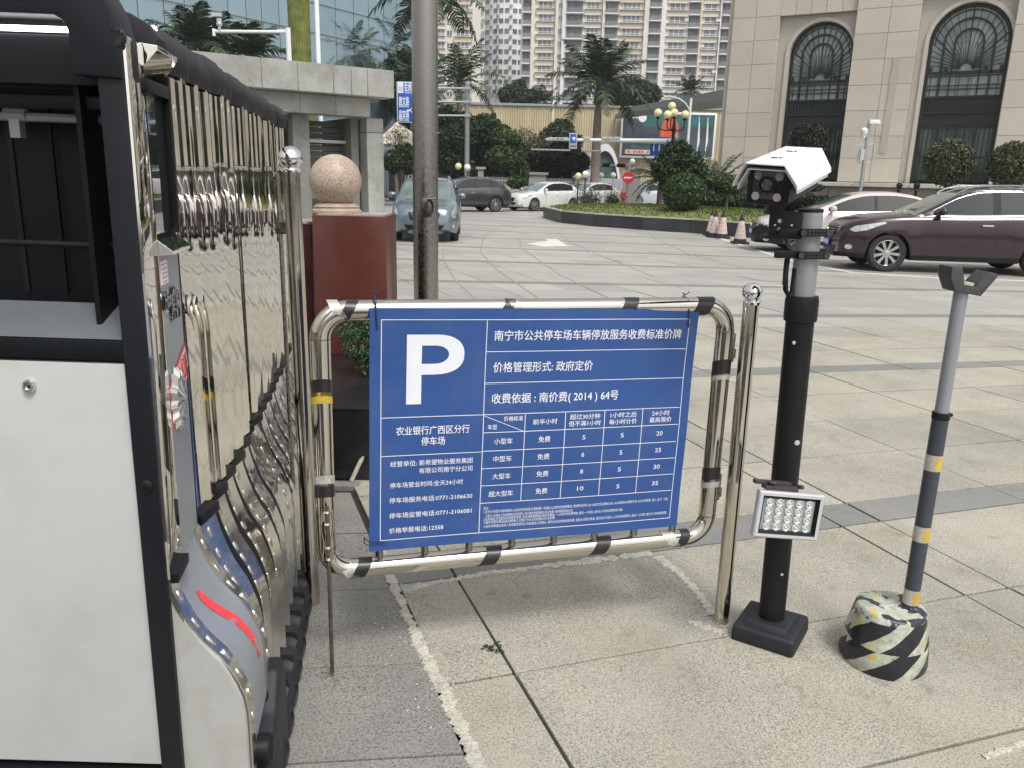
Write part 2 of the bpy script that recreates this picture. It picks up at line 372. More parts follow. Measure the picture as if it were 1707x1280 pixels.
# slabs of the gate track
ys = [.35, .9, 1.4, 1.89, 2.345, 2.87, 3.4, 3.9]
for i in range(len(ys)-1):
    for xa, xb in ((None, -1.25), (-1.25, -2.3), (-2.3, -3.4)):
        a7 = math.tan(R_(6.5))
        def pt(x, y0): return np.array([x, y0+(x+.5)*a7])
        def edge(y0):
            x = (.575-(y0-.5*a7*0)*nb[1])/nb[0]; x = (.575-nb[1]*(y0+(x+.5)*a7))/nb[0]; return pt(x, y0)
        q = [pt(xb, ys[i]), edge(ys[i]) if xa is None else pt(xa, ys[i]), edge(ys[i+1]) if xa is None else pt(xa, ys[i+1]), pt(xb, ys[i+1])]
        b = MB(); slab_geo(b, q, .004); b.build('track_slab', slab_grey, pave, smooth=0)
for q in [((-1.6, 3.93), (-.98, 3.93), (-.98, 4.05), (-1.6, 4.05)), ((-.95, 3.93), (-.80, 3.93), (-.80, 4.02), (-.95, 4.02))]:
    b = MB(); slab_geo(b, [np.array(p) for p in q], .003); b.build('track_slab', slab_grey, pave, smooth=0)
big = MB()
for (x0, x1, y0, y1) in [(-60, -14.2, -20, 120), (-60, 60, 47.5, 130), (24.5, 60, -20, 47.5), (-14.2, 24.5, -20, -3.6), (-14, -3.4, -3.6, 4)]:
    big.quad((x0, y0, -.006), (x1, y0, -.006), (x1, y1, -.006), (x0, y1, -.006))
asph = mat('asphalt', (.20, .20, .19), .9, var=.15, scale=2, world=True, bmp=.2)
tag(big.build('road', asph, smooth=0), kind='structure')
def ribbon(name, pts, w, mt, z=.0022, th=.0022, jit=.3, parent=None, kind='structure', px=True, sub=34):
    P = [np.array(G(*p))[:2] if px else np.array(p) for p in pts]
    ws = w if isinstance(w, (list, tuple)) else [w]*len(P)
    L = []; WW = []
    for i in range(len(P)-1):
        for k in range(sub): t = k/sub; L.append(P[i]*(1-t)+P[i+1]*t); WW.append(ws[i]*(1-t)+ws[i+1]*t)
    L.append(P[-1]); WW.append(ws[-1]); n = len(L); b = MB(); vs = []
    o1 = o2 = 0
    for i in range(n):
        d = L[min(i+1, n-1)]-L[max(i-1, 0)]; d /= np.linalg.norm(d); nn = np.array([-d[1], d[0]])
        o1 = .5*o1+rng.normal(0, jit)*.8; o2 = .5*o2+rng.normal(0, jit)*.8
        a = L[i]+nn*WW[i]*(.5+.35*o1); c = L[i]-nn*WW[i]*(.5+.35*o2)
        e = WW[i]*.12*min(1, jit*4)
        vs += [(a[0], a[1], 0), (a[0]-nn[0]*e, a[1]-nn[1]*e, z+th*rng.uniform(.5, 1)), (c[0]+nn[0]*e, c[1]+nn[1]*e, z+th*rng.uniform(.5, 1)), (c[0], c[1], 0)]
    fs = []
    for i in range(n-1):
        for k in range(3): fs.append((4*i+k, 4*i+k+1, 4*i+5+k, 4*i+4+k))
    b.add(vs, fs); o = b.build(name, mt, parent, smooth=0 if jit > .1 else 0)
    return tag(o, kind=kind) if kind else o
ribbon('cement_joint', [(628, 905), (648, 955), (668, 1000), (695, 1060), (718, 1110), (742, 1160), (770, 1215), (800, 1290)], [.044, .044, .03, .042, .045, .046, .04, .04], cement, jit=.45)
ribbon('cement_joint', [(672, 985), (720, 972), (800, 957), (900, 944), (1000, 932), (1085, 921)], [.05, .035, .03, .035, .05, .04], cement, jit=.45)
ribbon('cement_joint', [(1095, 928), (1130, 952), (1165, 990), (1190, 1025)], [.05, .035, .03, .05], cement, jit=.5)
ribbon('cement_joint', [(1150, 1035), (1185, 1048), (1230, 1062)], [.02, .045, .03], cement, jit=.6)
ribbon('cement_joint', [(1640, 1262), (1690, 1244), (1760, 1222)], [.02, .02, .02], cement, jit=.4)
cb = MB()
for (x0_, y0_), n_ in (((700, 1060), 60), ((742, 1165), 60), ((680, 985), 50), ((1190, 1040), 60), ((1100, 935), 40), ((860, 952), 40), ((640, 1020), 30)):
    g_ = G(x0_, y0_)
    for k in range(n_):
        c_ = Vector((g_.x+random.gauss(0, .05), g_.y+random.gauss(0, .07), .001)); q = random.uniform(.0012, .0045); cb.box(c_+Vector((0, 0, q*.4)), (q*2, q*1.5, q), rz=random.uniform(0, 3), taper=.6)
tag(cb.build('mortar_crumbs', cement, smooth=0), kind='stuff')
line_m = mat('worn_white_line', (.62, .60, .55), .8, var=.15, scale=20, world=True)
wl = ribbon('painted_line', [(1166, 383), (1200, 398), (1262, 418), (1330, 438), (1420, 455), (1560, 464), (1707, 469), (1900, 476)], .13, line_m, z=.005, th=.001, jit=.0, sub=4)
ar = MB(); q = [G(*p, .006) for p in [(876, 407), (914, 402), (907, 399), (928, 399), (944, 409), (960, 411), (905, 412)]]
ar.add(q, [tuple(range(len(q)))]); tag(ar.build('painted_arrow', line_m, smooth=0), kind='structure')
tyre_mk = mat('tyre_mark_film', (.30, .295, .275), .8, world=True)
for pts in ([(835, 378), (806, 396), (800, 420), (828, 450), (905, 503)], [(866, 400), (870, 415), (935, 460), (1020, 500)], [(742, 405), (738, 430), (760, 470), (800, 505)], [(926, 385), (950, 405), (1010, 430), (1090, 462)], [(1080, 386), (1090, 398), (1150, 425), (1250, 450)]):
    ribbon('tyre_mark', pts, .03, tyre_mk, z=.0045, th=.0005, jit=.02, sub=8)
# weed
wb_ = MB(); wp = G(823, 1083)
for k in range(26):
    a = random.uniform(0, 2*PI); r = random.uniform(.008, .04); z = random.uniform(.002, .02); c = Vector((wp.x+math.cos(a)*r, wp.y+math.sin(a)*r*.8, z)); s = random.uniform(.004, .01)
    wb_.quad(c+Vector((s, 0, .003)), c+Vector((0, s, 0)), c+Vector((-s, 0, .002)), c+Vector((0, -s, .001)))
wo_ = wb_.build('weed', leaf_d, smooth=0, recenter=True); tag(wo_, 'small dark weed growing in the paving joint in front of the sign', 'weed')

# ================================================================ FOLDING GATE
GA = math.atan2(.1676, .9859); O = Vector((-.716, 1.5, 0))
gate = empty('folding_gate', O, label='retractable stainless steel gate folded up, with black roof and mirrored strips', cat='folding gate')
gdir = Vector((-.1676, .9859, 0)); HG = Matrix.Rotation(GA, 4, 'Z')
def yb(px, py, y=1.5): p = Y(px, py, y); return (p.x-O.x, p.z)
# front frame boxes (local to gate: x right, y away, z up)
def fbox(name, x0, x1, z0, z1, y0, y1, m, bevel=.003, parent=gate, **kw):
    b = MB(); b.box(((x0+x1)/2, (y0+y1)/2, (z0+z1)/2), (abs(x1-x0), abs(y1-y0), abs(z1-z0))); return b.build(name, m, parent, bevel=bevel, **kw)
XL = -1.25
xp0 = yb(208, 608)[0]; z_sill = yb(100, 524)[1]; z_beam = yb(100, 566)[1]; z_beam2 = yb(100, 600)[1]; z_bot = yb(200, 1270)[1]; z_open = yb(100, 24)[1]
fbox('corner_post', xp0-.008, .0, .1, 1.80, -.012, .02, charcoal, .004)
hp = [(XL, z_open), (xp0-.07, z_open-.006), (xp0-.055, z_open-.014), (xp0-.048, z_open-.03), (xp0-.048, 1.76), (.0, 1.755), (.0, 1.82), (-.012, 1.87), (-.03, 1.905), (-.06, 1.93), (XL, 1.95)]
hz = MB(); hz.prism([(x, z) for x, z in hp], -.02, .055, TX @ Matrix.Scale(-1, 4, (0, 0, 1))); hz.build('front_hood', charcoal, gate, bevel=.006)
fbox('mid_beam', XL, xp0-.010, z_beam2, z_beam, -.006, .05, black_m)
b = MB(); s_y0 = -.002
b.add([(XL, .0, z_beam+.001), (xp0-.012, .0, z_beam+.001), (xp0-.012, .13, z_sill), (XL, .13, z_sill)], [(0, 1, 2, 3)]); b.build('window_sill', mat('sill_grey', (.13, .14, .155), .5, spec=.3), gate, smooth=0)
fbox('service_panel', XL, xp0-.009, z_bot, z_beam2-.006, -.004, .02, white_pan, .003)
fbox('panel_gasket', XL, xp0-.009, z_bot-.05, z_beam2-.0045, .021, .04, black_m, 0)
fbox('bottom_rail', XL, xp0-.009, .1, z_bot-.012, -.008, .05, black_m)
# lock
lx, lz = yb(43, 643); b = MB(); b.lathe([(0.0125, -.0), (.0125, .006), (.0105, .009), (.007, .009), (.0065, .005), (.0001, .005)], 24, Matrix.Translation((lx, -.004, lz)) @ Matrix.Rotation(PI/2, 4, 'X'))
lk = b.build('lock', chrome, gate); b = MB(); b.box((lx, -.0095, lz), (.003, .003, .006)); b.build('keyhole', black_m, lk)
sx, sz = yb(242, 805); b = MB(); b.lathe([(.013, 0), (.013, .004), (.009, .007), (.0001, .008)], 20, Matrix.Translation((sx, -.012, sz)) @ Matrix.Rotation(PI/2, 4, 'X')); b.box((sx, -.0205, sz), (.010, .002, .002)); b.box((sx, -.0206, sz), (.002, .002, .010)); b.build('screw_cap', black_p, gate)
kx, kz = yb(185, 65); b = MB(); b.lathe([(.0165, 0), (.0165, .004), (.011, .008), (.0001, .006)], 24, Matrix.Translation((kx, -.012, kz)) @ Matrix.Rotation(PI/2, 4, 'X'))
for k in range(12): a = k*PI/6; b.box((kx+.0135*math.cos(a), -.018, kz+.0135*math.sin(a)), (.004, .006, .004))
b.build('speaker_rosette', rubber, gate)
# interior seen through the opening
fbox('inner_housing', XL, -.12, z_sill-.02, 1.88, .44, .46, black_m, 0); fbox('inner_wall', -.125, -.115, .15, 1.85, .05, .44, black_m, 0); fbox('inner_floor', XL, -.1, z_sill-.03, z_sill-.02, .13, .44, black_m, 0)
fbox('led_strip', XL, yb(158, 40)[0], z_open-.026, z_open-.018, .02, .035, led_m, 0)
fbox('header_panel', XL, yb(168, 60)[0], z_open-.115, z_open-.03, .03, .05, charcoal, .003)
fbox('header_panel', XL, yb(168, 60)[0], z_open-.155, z_open-.13, .07, .09, black_m, .003)
for (py, r, x1, m_) in ((198, .0085, 172, grey_metal), (408, .0065, 186, black_p), (118, .008, 140, charcoal), (152, .006, 170, charcoal)):
    p = yb(60, py, 1.62); p2 = yb(x1, py+4, 1.62); b = MB(); b.tube([(XL, .12, p[1]+.006), (p2[0], .12, p2[1])], r, 12)
    if py == 198: q = yb(22, py, 1.62); b.tube([(q[0]-.03, .12, p[1]+.003), (q[0]+.012, .12, p[1]+.002)], .0125, 12); b.box((q[0]-.01, .12, p[1]-.02), (.02, .02, .04))
    b.build('cross_tube', m_, gate)
for k, px in enumerate((10, 34, 58, 78, 100, 122, 150, 176)):
    p = yb(px, 350, 1.72); b = MB(); w = (.012, .006, .016, .005, .03, .006, .012, .006)[k]; b.box((p[0], .24+.03*(k % 3), (z_sill+1.72)/2), (w, .008, 1.72-z_sill), M=None, rz=0); b.build('scissor_bar', black_m if k % 2 else charcoal, gate, smooth=0, rz=0)
for k in range(5):
    b = MB(); b.tube([(XL+.3+.16*k, .30, z_sill), (XL+.42+.16*k, .31, 1.6)], .007, 6); b.build('scissor_bar', black_m, gate)
# head side (skewed along the gate direction)
hd = MB(); 
def hbox(name, y0, y1, z0, z1, x0, x1, m, bevel=.002, parent=None, **kw):
    b = MB(); b.box(((x0+x1)/2, (y0+y1)/2, (z0+z1)/2), (x1-x0, y1-y0, z1-z0), M=HG); return b.build(name, m, parent or gate, bevel=bevel, **kw)
hbox('mirror_strip', -.006, .100, .775, 1.83, -.02, .004, mirror, .0015)
hbox('side_panel', .102, .280, .74, 1.462, -.02, -.002, grey_pan, 0)
hbox('side_seam', .281, .289, .74, 1.80, -.03, -.001, black_m, 0)
# screen window between two chrome bezels
scr = hbox('display_frame', .102, .280, 1.465, 1.80, -.03, -.012, black_m, 0)
for y0, y1, z0, z1 in ((.262, .280, 1.47, 1.79), (.102, .262, 1.745, 1.77)):
    b = MB(); b.box((0, (y0+y1)/2, (z0+z1)/2), (.018, y1-y0, z1-z0), M=HG); b.build('frame_bar', black_m, scr, bevel=.002)
pane_mat = mat('display_glass', (.02, .028, .026), .02, spec=1., coat=1, var=.05)
pane_mat.node_tree.nodes['Principled BSDF'].inputs['Metallic'].default_value = .0
b = MB(); b.box((-.009, .182, 1.607), (.004, .158, .275), M=HG); b.build('display_glass', pane_mat, scr, smooth=0)
for name, zc, zt in (('top_bezel', 1.79, 1.83), ('bottom_bezel', 1.462, 1.435)):
    b = MB(); s = 1 if zt > zc else -1
    vs = [(-.012, .101, zc-s*.016), (-.012, .284, zc-s*.016), (.030, .262, zt-s*.008), (.030, .106, zt-s*.008), (.030, .262, zt), (.030, .106, zt), (-.012, .101, zt+s*.004), (-.012, .284, zt+s*.004)]
    b.add(vs, [(0, 1, 2, 3), (3, 2, 4, 5), (5, 4, 7, 6), (0, 3, 5, 6), (1, 7, 4, 2), (0, 6, 7, 1)], HG); b.build(name, mirror, gate, smooth=0, bevel=.001)
# stickers and emblem on the side panel
MS = HG @ Matrix.Translation((0, .18, 0)) @ Matrix.Rotation(PI/2, 4, 'Z') @ TX     # text facing +x of the gate
def onside(y, z, off=.0005): return HG @ Matrix.Translation((off, y, z)) @ Matrix.Rotation(PI/2, 4, 'Z') @ TX
b = MB(); b.box((-.0012, .152, 1.395), (.0012, .055, .048), M=HG); lab = b.build('rating_label', white_m, gate, smooth=0)
b = MB()
for k in range(5): b.box((-.0004, .152, 1.412-.009*k), (.0008, .042 if k != 4 else .03, .002), M=HG)
b.build('label_print', red_s, lab, smooth=0)
chl = mat('badge_chrome', (.30, .30, .31), .12, metal=1, var=.1)
t1 = text('HongMen', .052, gate, onside(.180, 1.338, .002), chl, 'badge_lettering', bold=.02, width=.120, ext=.003, res=3)
t1s = text('HongMen', .054, gate, onside(.178, 1.336, .0002), ink, 'badge_shadow_lettering', bold=.05, width=.126, ext=.0008, res=3)
t2 = text('红门', .030, gate, onside(.205, 1.298, .002), chl, 'badge_lettering', bold=.03, width=.075, ext=.002)
b = MB(); b.add([(.0, .104, 1.155), (.0, .279, 1.222), (.0, .279, 1.135), (.0, .104, 1.053)], [(0, 1, 2, 3)], HG @ Matrix.Translation((-.0009, 0, 0))); st = b.build('red_band_sticker', red_s, gate, smooth=0)
b = MB()
for dz in (-.010, -.078):
    b.add([(0, .104, 1.155+dz), (0, .279, 1.222+dz), (0, .279, 1.219+dz), (0, .104, 1.152+dz)], [(0, 1, 2, 3)], HG @ Matrix.Translation((-.0004, 0, 0)))
b.build('sticker_line', white_m, st, smooth=0)
text('红门', .05, st, HG @ Matrix.Translation((-.0002, .245, 1.168)) @ Matrix.Rotation(PI/2, 4, 'Z') @ TX @ Matrix.Rotation(R_(20), 4, 'Z'), white_m)
b = MB(); pr = []
for k in range(48):
    a = 2*PI*k/48; r = .062*(1+.16*(1 if (k % 4) in (0, 1) else -.2)); pr.append((.0, .170+r*math.cos(a)*.72, 1.118+r*math.sin(a)))
n_ = len(pr); vs = [Vector(p) for p in pr]+[Vector((.012, .170+(p[1]-.170)*.82, 1.118+(p[2]-1.118)*.82)) for p in pr]+[Vector((.008, .170+(p[1]-.170)*.6, 1.118+(p[2]-1.118)*.6)) for p in pr]+[Vector((.022, .170, 1.118))]
fs = [(i, (i+1) % n_, n_+(i+1) % n_, n_+i) for i in range(n_)]+[(n_+i, n_+(i+1) % n_, 2*n_+(i+1) % n_, 2*n_+i) for i in range(n_)]+[(2*n_+i, 2*n_+(i+1) % n_, 3*n_) for i in range(n_)]
b.add(vs, fs, HG); b.build('round_emblem', chrome, gate, smooth=25)
# S-shaped skirt
SK = [(0, .775), (.004, .745), (.018, .705), (.038, .66), (.057, .628), (.076, .603), (.096, .58), (.113, .548), (.128, .515), (.140, .48), (.145, .44), (.146, .40), (.146, .13)]
def skprof(off=0, z0=.13):
    P = [(x+off, z) for x, z in SK]; P[-1] = (P[-1][0], z0); return P
def sksurf(y0, y1, off, th, z0=.13, M=HG, mb=None, zs=0):
    b = mb or MB(); P = skprof(off, z0); n = len(P); vs = []
    for yy in (y0, y1):
        vs += [(x, yy, z+zs) for x, z in P]+[(x-th, yy, z-.004+zs) for x, z in P[::-1]]
    N = 2*n; fs = [tuple(range(N-1, -1, -1)), tuple(range(N, 2*N))]+[(i, (i+1) % N, N+(i+1) % N, N+i) for i in range(N)]
    return b.add(vs, fs, M)
hs = sksurf(.035, .275, -.004, .006, .30).build('head_skirt', grey_pan, gate, smooth=50)
fr = MB(); PP = skprof(-.004, .10); poly = [(x, z) for x, z in PP]+[(-.03, .10), (-.03, .775)]
fr.prism(poly, 0, .012, Matrix.Translation((0, .012, 0)) @ TX); fr.build('head_skirt_front', skirt_f, gate, smooth=0)
def bumps(b, y0, M, off, n=7, zs=0):
    for k in range(n):
        t = 1.5+k*(9.2/(n-1)); i = int(t); u = t-i; x = SK[i][0]*(1-u)+SK[i+1][0]*u; z = SK[i][1]*(1-u)+SK[i+1][1]*u
        dx, dz = SK[i+1][0]-SK[i][0], SK[i+1][1]-SK[i][1]; a = math.atan2(dx, -dz)
        T = M @ Matrix.Translation((x+off, y0, z+zs)) @ Matrix.Rotation(-a, 4, 'Y')
        b.sphere((0, 0, 0), 1, 10, 6, (.005, .009, .016), T)
for (ya, yb2) in ((-.004, .042), (.245, .287)):
    b = sksurf(ya, yb2, .002, .01, .10 if ya < 0 else .30); bumps(b, (ya+yb2)/2, HG, .002); b.build('chrome_trim', chrome, gate, smooth=50)
b = MB(); b.box((.004, .048, .775), (.03, .10, .022), M=HG); b.build('rubber_stop', black_m, gate, bevel=.003)
# coral flash on the skirt
vs = []; 
fl = [(.010, .105, .012), (.045, .125, .012), (.085, .150, .0105), (.125, .170, .009), (.150, .182, .007)]
def skpt(z):
    for i in range(len(SK)-1):
        if SK[i][1] >= z >= SK[i+1][1]:
            u = (SK[i][1]-z)/(SK[i][1]-SK[i+1][1]); return SK[i][0]*(1-u)+SK[i+1][0]*u
    return .146
cs = [(.682, .118), (.66, .124), (.635, .134), (.61, .147), (.585, .160), (.56, .172), (.53, .184), (.50, .192), (.47, .198), (.45, .200)]
ww = [.004, .010, .012, .012, .0115, .011, .010, .009, .008, .008]
for (z, yy), w in zip(cs, ww): vs += [(skpt(z+w*.5)-.0025, yy-w*1.7, z+w*.5), (skpt(z-w*.5)-.0025, yy+w*1.7, z-w*.5)]
b = MB(); b.add(vs, [(2*i, 2*i+1, 2*i+3, 2*i+2) for i in range(len(cs)-1)], HG); fs_ = b.build('coral_flash_sticker', red_p, gate, smooth=60)
b = MB(); b.tube([HG @ Vector((skpt(.50)-.002, .186, .505)), HG @ Vector((skpt(.465)-.002, .196, .462))], .004, 8); b.build('sticker_latch', chrome, gate)
# black guard and the drive wheel under the head
b = MB(); gp = [(.0, .10), (.27, .0), (.42, .0), (.43, .05), (.42, .30), (.36, .345), (.28, .34), (.20, .28), (.10, .22)]
gp = [(.03, .02), (.43, .0), (.44, .06), (.43, .27), (.38, .33), (.31, .335), (.24, .26), (.12, .23), (.03, .16)]
b.prism(gp, 0, .15, HG @ Matrix.Translation((.02, 0, 0)) @ Matrix(((0, 0, 1, 0), (1, 0, 0, 0), (0, 1, 0, 0), (0, 0, 0, 1)))); b.build('wheel_guard', rubber, gate, bevel=.016, seg=3)
b = MB(); b.lathe([(.035, 0), (.035, .03), (.025, .04), (.0001, .042)], 20, HG @ Matrix.Translation((.14, .09, .27)) @ Matrix.Rotation(PI/2, 4, 'Y')); b.build('guard_knob', black_p, gate)
# ---- folding units
NU = 16; PIT = .131; UH = 1.825; gate.rotation_euler.y = R_(.55)
for i in range(NU):
    s = .292+PIT*i; p = gdir*s; zb = .775-.0
    M = Matrix.Translation(p) @ Matrix.Rotation(R_(-.55), 4, 'Y') @ Matrix.Rotation(R_(-3.5)+rng.normal(0, .016), 4, 'Z') @ Matrix.Rotation(rng.normal(0, .004), 4, 'Y')
    b = MB(); w = PIT+.012
    # slightly bellied mirror strip
    n = 5; vs = []; zz = np.linspace(zb+.012, UH, 9)
    for z in zz:
        for k in range(n): u = k/(n-1); vs.append((-.004+.0012*math.sin(PI*u)+.0005*math.sin(3*z+i), u*w*.52, z))
    fs = [(r*n+k, r*n+k+1, (r+1)*n+k+1, (r+1)*n+k) for r in range(8) for k in range(n-1)]
    M2_ = M @ Matrix.Translation((-.0065, w*.505, 0)) @ Matrix.Rotation(rng.normal(0, .02), 4, 'Z')
    b.add(vs, fs, M); b.add([(x-.001, y_*.98, z) for x, y_, z in vs], fs, M2_); b.box((-.024, w/2, (zb+UH)/2), (.02, w-.002, UH-zb-.02), M=M)
    u_ = b.build('gate_unit', mirror, gate, smooth=30)
    b = MB(); b.box((.003, .05, zb), (.024, .10, .026), M=M); b.build('rubber_stub', black_m, u_, bevel=.003)
    b = MB(); b.sphere  # noqa
    MK = M @ Matrix.Diagonal((.76, 1, 1, 1)); b = sksurf(.0, .096, .003, .008, .12, MK); bumps(b, .046, MK, .003, 8); b.build('skirt', chrome if i < 4 else chrome_h, u_, smooth=50); sksurf(.096, w+.004, -.024, .006, .13, MK).build('skirt_recess', black_p, u_, smooth=50)
    # roof hood rib
    hpz = [(.004, 1.80), (.010, 1.825), (.006, 1.855), (-.014, 1.882), (-.045, 1.900), (-.10, 1.912), (-.30, 1.915), (-.60, 1.905), (-.66, 1.80)]
    b = MB(); r_ = []
    for yy, k in ((0, 1.), (.012, 1.004), (PIT-.02, 1.004), (PIT-.006, .997), (PIT+.01, .99)):
        r_.append([(x*1.0+(k-1)*.8, yy, 1.80+(z-1.80)*(1+(k-1)*6)) for x, z in hpz])
    vs = [v for r in r_ for v in r]; n = len(hpz)
    fs = [(a*n+k, a*n+k+1, (a+1)*n+k+1, (a+1)*n+k) for a in range(len(r_)-1) for k in range(n-1)]+[tuple(range(n))]
    b.add(vs, fs, M); b.build('roof_hood', hood_m, u_, smooth=60)
    # wheel with its cap
    b = MB(); T = M @ Matrix.Translation((.108, .065, .058)) @ Matrix.Rotation(PI/2, 4, 'Y')
    b.lathe([(.020, -.045), (.050, -.045), (.056, -.035), (.057, .03), (.051, .048), (.034, .056), (.030, .050), (.0001, .052)], 24, T)
    b.box((.115, .065, .112), (.09, .05, .028), M=M, taper=.8); b.build('wheel', rubber, u_, bevel=0)
# hood end over the head
b = MB(); hz2 = [(.0, 1.835), (.006, 1.86), (-.012, 1.885), (-.045, 1.903), (-.10, 1.915), (-.4, 1.92), (-.4, 1.80), (.0, 1.80)]
b.prism(hz2, 0, .07, HG @ Matrix.Translation((0, .29, 0)) @ TX); b.build('hood_end', hood_m, gate, bevel=.004)
b = MB(); b.box((-.02, .262, 1.872), (.025, .02, .03), M=HG); b.build('marker_lamp', led_m, gate, bevel=.003)
b = MB(); b.box((-.10, .18, 1.825), (.12, .19, .02), M=HG); b.build('head_roof', charcoal, gate)
# enclosure behind the strips so that the far side is closed
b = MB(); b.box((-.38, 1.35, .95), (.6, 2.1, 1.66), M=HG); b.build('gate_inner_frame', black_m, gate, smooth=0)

# ================================================================ POSTS AND BARRIER
pm = Y(485, 280, 2.75)
tp = empty('ball_top_post', (pm.x, 2.75, 0), label='tall polished steel post with a mirror ball top, between gate and red granite pier', cat='steel post')
b = MB(); b.tube([(.006, 0, 0), (0, 0, 1.615)], .029, 24); b.build('post_tube', steel, tp)
b = MB(); b.sphere((0, 0, 1.650), .040, 28, 16); b.lathe([(.031, 1.605), (.033, 1.612), (.025, 1.622)], 24); b.build('ball_finial', chrome_mat('mirror_ball', (.8, .8, .8), .02, .0, 3), tp)
b = MB(); b.tube([(-.052, .02, 0), (-.052, .02, 1.60)], .008, 8); b.box((-.045, .01, 1.42), (.035, .03, .04)); b.build('side_rail', steel_old, tp)
rp = Vector((.812, 2.682, 0)); bz = math.atan2(.30, .954)
post = empty('ball_top_post', rp, label='short polished steel post with a small ball top, hinge post of the barrier', cat='steel post')
b = MB(); b.tube([(0, 0, 0), (-.004, 0, 1.215)], .0275, 28); b.build('post_tube', steel, post)
b = MB(); b.sphere((-.004, 0, 1.245), .034, 28, 16); b.lathe([(.030, 1.205), (.031, 1.214), (.022, 1.222)], 24); b.build('ball_finial', bpy.data.materials['mirror_ball'], post)
bz2 = .2645; tl = .0083; MBR = Matrix.Rotation(bz2, 4, 'Z') @ Matrix.Rotation(tl, 4, 'Y'); bl = Vector((.7218, 2.6833, .3636))-MBR @ Vector((-.052, 0, .392))
bar = empty('swing_barrier', bl, label='tubular stainless steel barrier frame with torn black tape bands, carrying the blue sign', cat='barrier', rot=(0, tl, bz2))
U0, U1, Z0, Z1, RT, RC = -1.406, -.052, .378, 1.225, .031, .085
path = []
for cx_, cz_, a0 in ((U1-RC, Z0+RC, -90), (U1-RC, Z1-RC, 0), (U0+RC, Z1-RC, 90), (U0+RC, Z0+RC, 180)):
    for k in range(9): a = R_(a0+k*90/8); path.append((cx_+RC*math.cos(a), 0, cz_+RC*math.sin(a)))
b = MB(); b.tube(path, RT, 28, closed=True); b.build('frame_tube', steel, bar)
for u in (U0, U1):
    for z in (Z0+RC, Z1-RC):
        b = MB(); b.lathe([(RT+.0008, -.002), (RT+.0012, 0), (RT+.0008, .002)], 28, Matrix.Translation((u, 0, z)), cap=False); b.build('weld_ring', steel_old, bar)
for k in range(8):
    u = -1.238+.150*k; b = MB(); b.tube([(u, 0, Z0), (u, 0, Z1)], .0125, 12); b.build('upright_bar', steel_old, bar)
def sleeve(cx_, cz_, ax, L, mt, tilt=0, a0=0, a1=360, name='tape_band', dr=.0012):
    b = MB(); n = 26; vs = []
    for e in (-1, 1):
        for k in range(n+1):
            a = R_(a0+(a1-a0)*k/n); t = e*L/2+tilt*math.cos(a)
            r = RT+dr; c1, s1 = r*math.cos(a), r*math.sin(a)
            vs.append((cx_+t, -s1, cz_+c1) if ax == 'x' else (cx_+s1*1., -c1, cz_+t))
    b.add(vs, [(k, k+1, n+2+k, n+1+k) for k in range(n)]); return b.build(name, mt, bar, smooth=60)
for u, L, mt_, z in ((-1.325, .035, black_t, Z1), (-1.352, .032, silver_t, Z1), (-.835, .036, black_t, Z1), (-.800, .03, silver_t, Z1), (-.425, .05, black_t, Z1), (-.155, .06, black_t, Z1),
                     (-1.300, .045, black_t, Z0), (-1.335, .04, silver_t, Z0), (-.868, .055, black_t, Z0), (-.470, .055, black_t, Z0), (-.155, .04, black_t, Z0), (-.195, .045, silver_t, Z0)):
    sleeve(u, z, 'x', L, mt_, tilt=.017*(1 if mt_ is black_t else -1))
for u, z, L, mt_ in ((U0, .985, .05, black_t), (U0, .955, .035, yellow_t), (U0, .655, .045, black_t), (U0, .688, .035, silver_t), (U1, 1.005, .055, black_t), (U1, .972, .02, silver_t), (U1, .615, .055, black_t), (U1, .582, .03, silver_t)):
    sleeve(u, z, 'z', L, mt_, tilt=.012)
for z in (.55, 1.06):
    b = MB(); b.box((-.020, .0, z+.02), (.014, .02, .10)); b.box((-.024, .0, z), (.03, .028, .035)); b.lathe([(.008, -.03), (.008, .03)], 12, Matrix.Translation((-.028, -.012, z))); b.build('hinge', steel_old, bar, bevel=.002)
# drop bolt and its latch
b = MB(); b.tube([(U0+.006, -.045, .032), (U0+.004, -.045, .62)], .0065, 10); b.tube([(U0+.006, -.045, .034), (U0+.010, -.06, .034), (U0-.03, -.055, .045)], .002, 5); db = b.build('drop_bolt', mat('rusty_rod', (.10, .07, .05), .7, var=.5, scale=30, metal=.3), bar)
b = MB()
for z in (.60, .56, .48, .44): b.lathe([(.008, -.006), (.011, 0), (.008, .006)], 12, Matrix.Translation((U0+.004, -.045, z)))
b.tube([(U0-.012, -.047, .61), (U0-.016, -.05, .55), (U0-.008, -.05, .50), (U0-.014, -.05, .44)], .003, 6); b.tube([(U0+.020, -.047, .61), (U0+.022, -.05, .55), (U0+.012, -.05, .50), (U0+.018, -.05, .44)], .003, 6)
b.box((U0+.004, -.042, .585), (.036, .006, .03)); b.build('bolt_latch', steel, db)

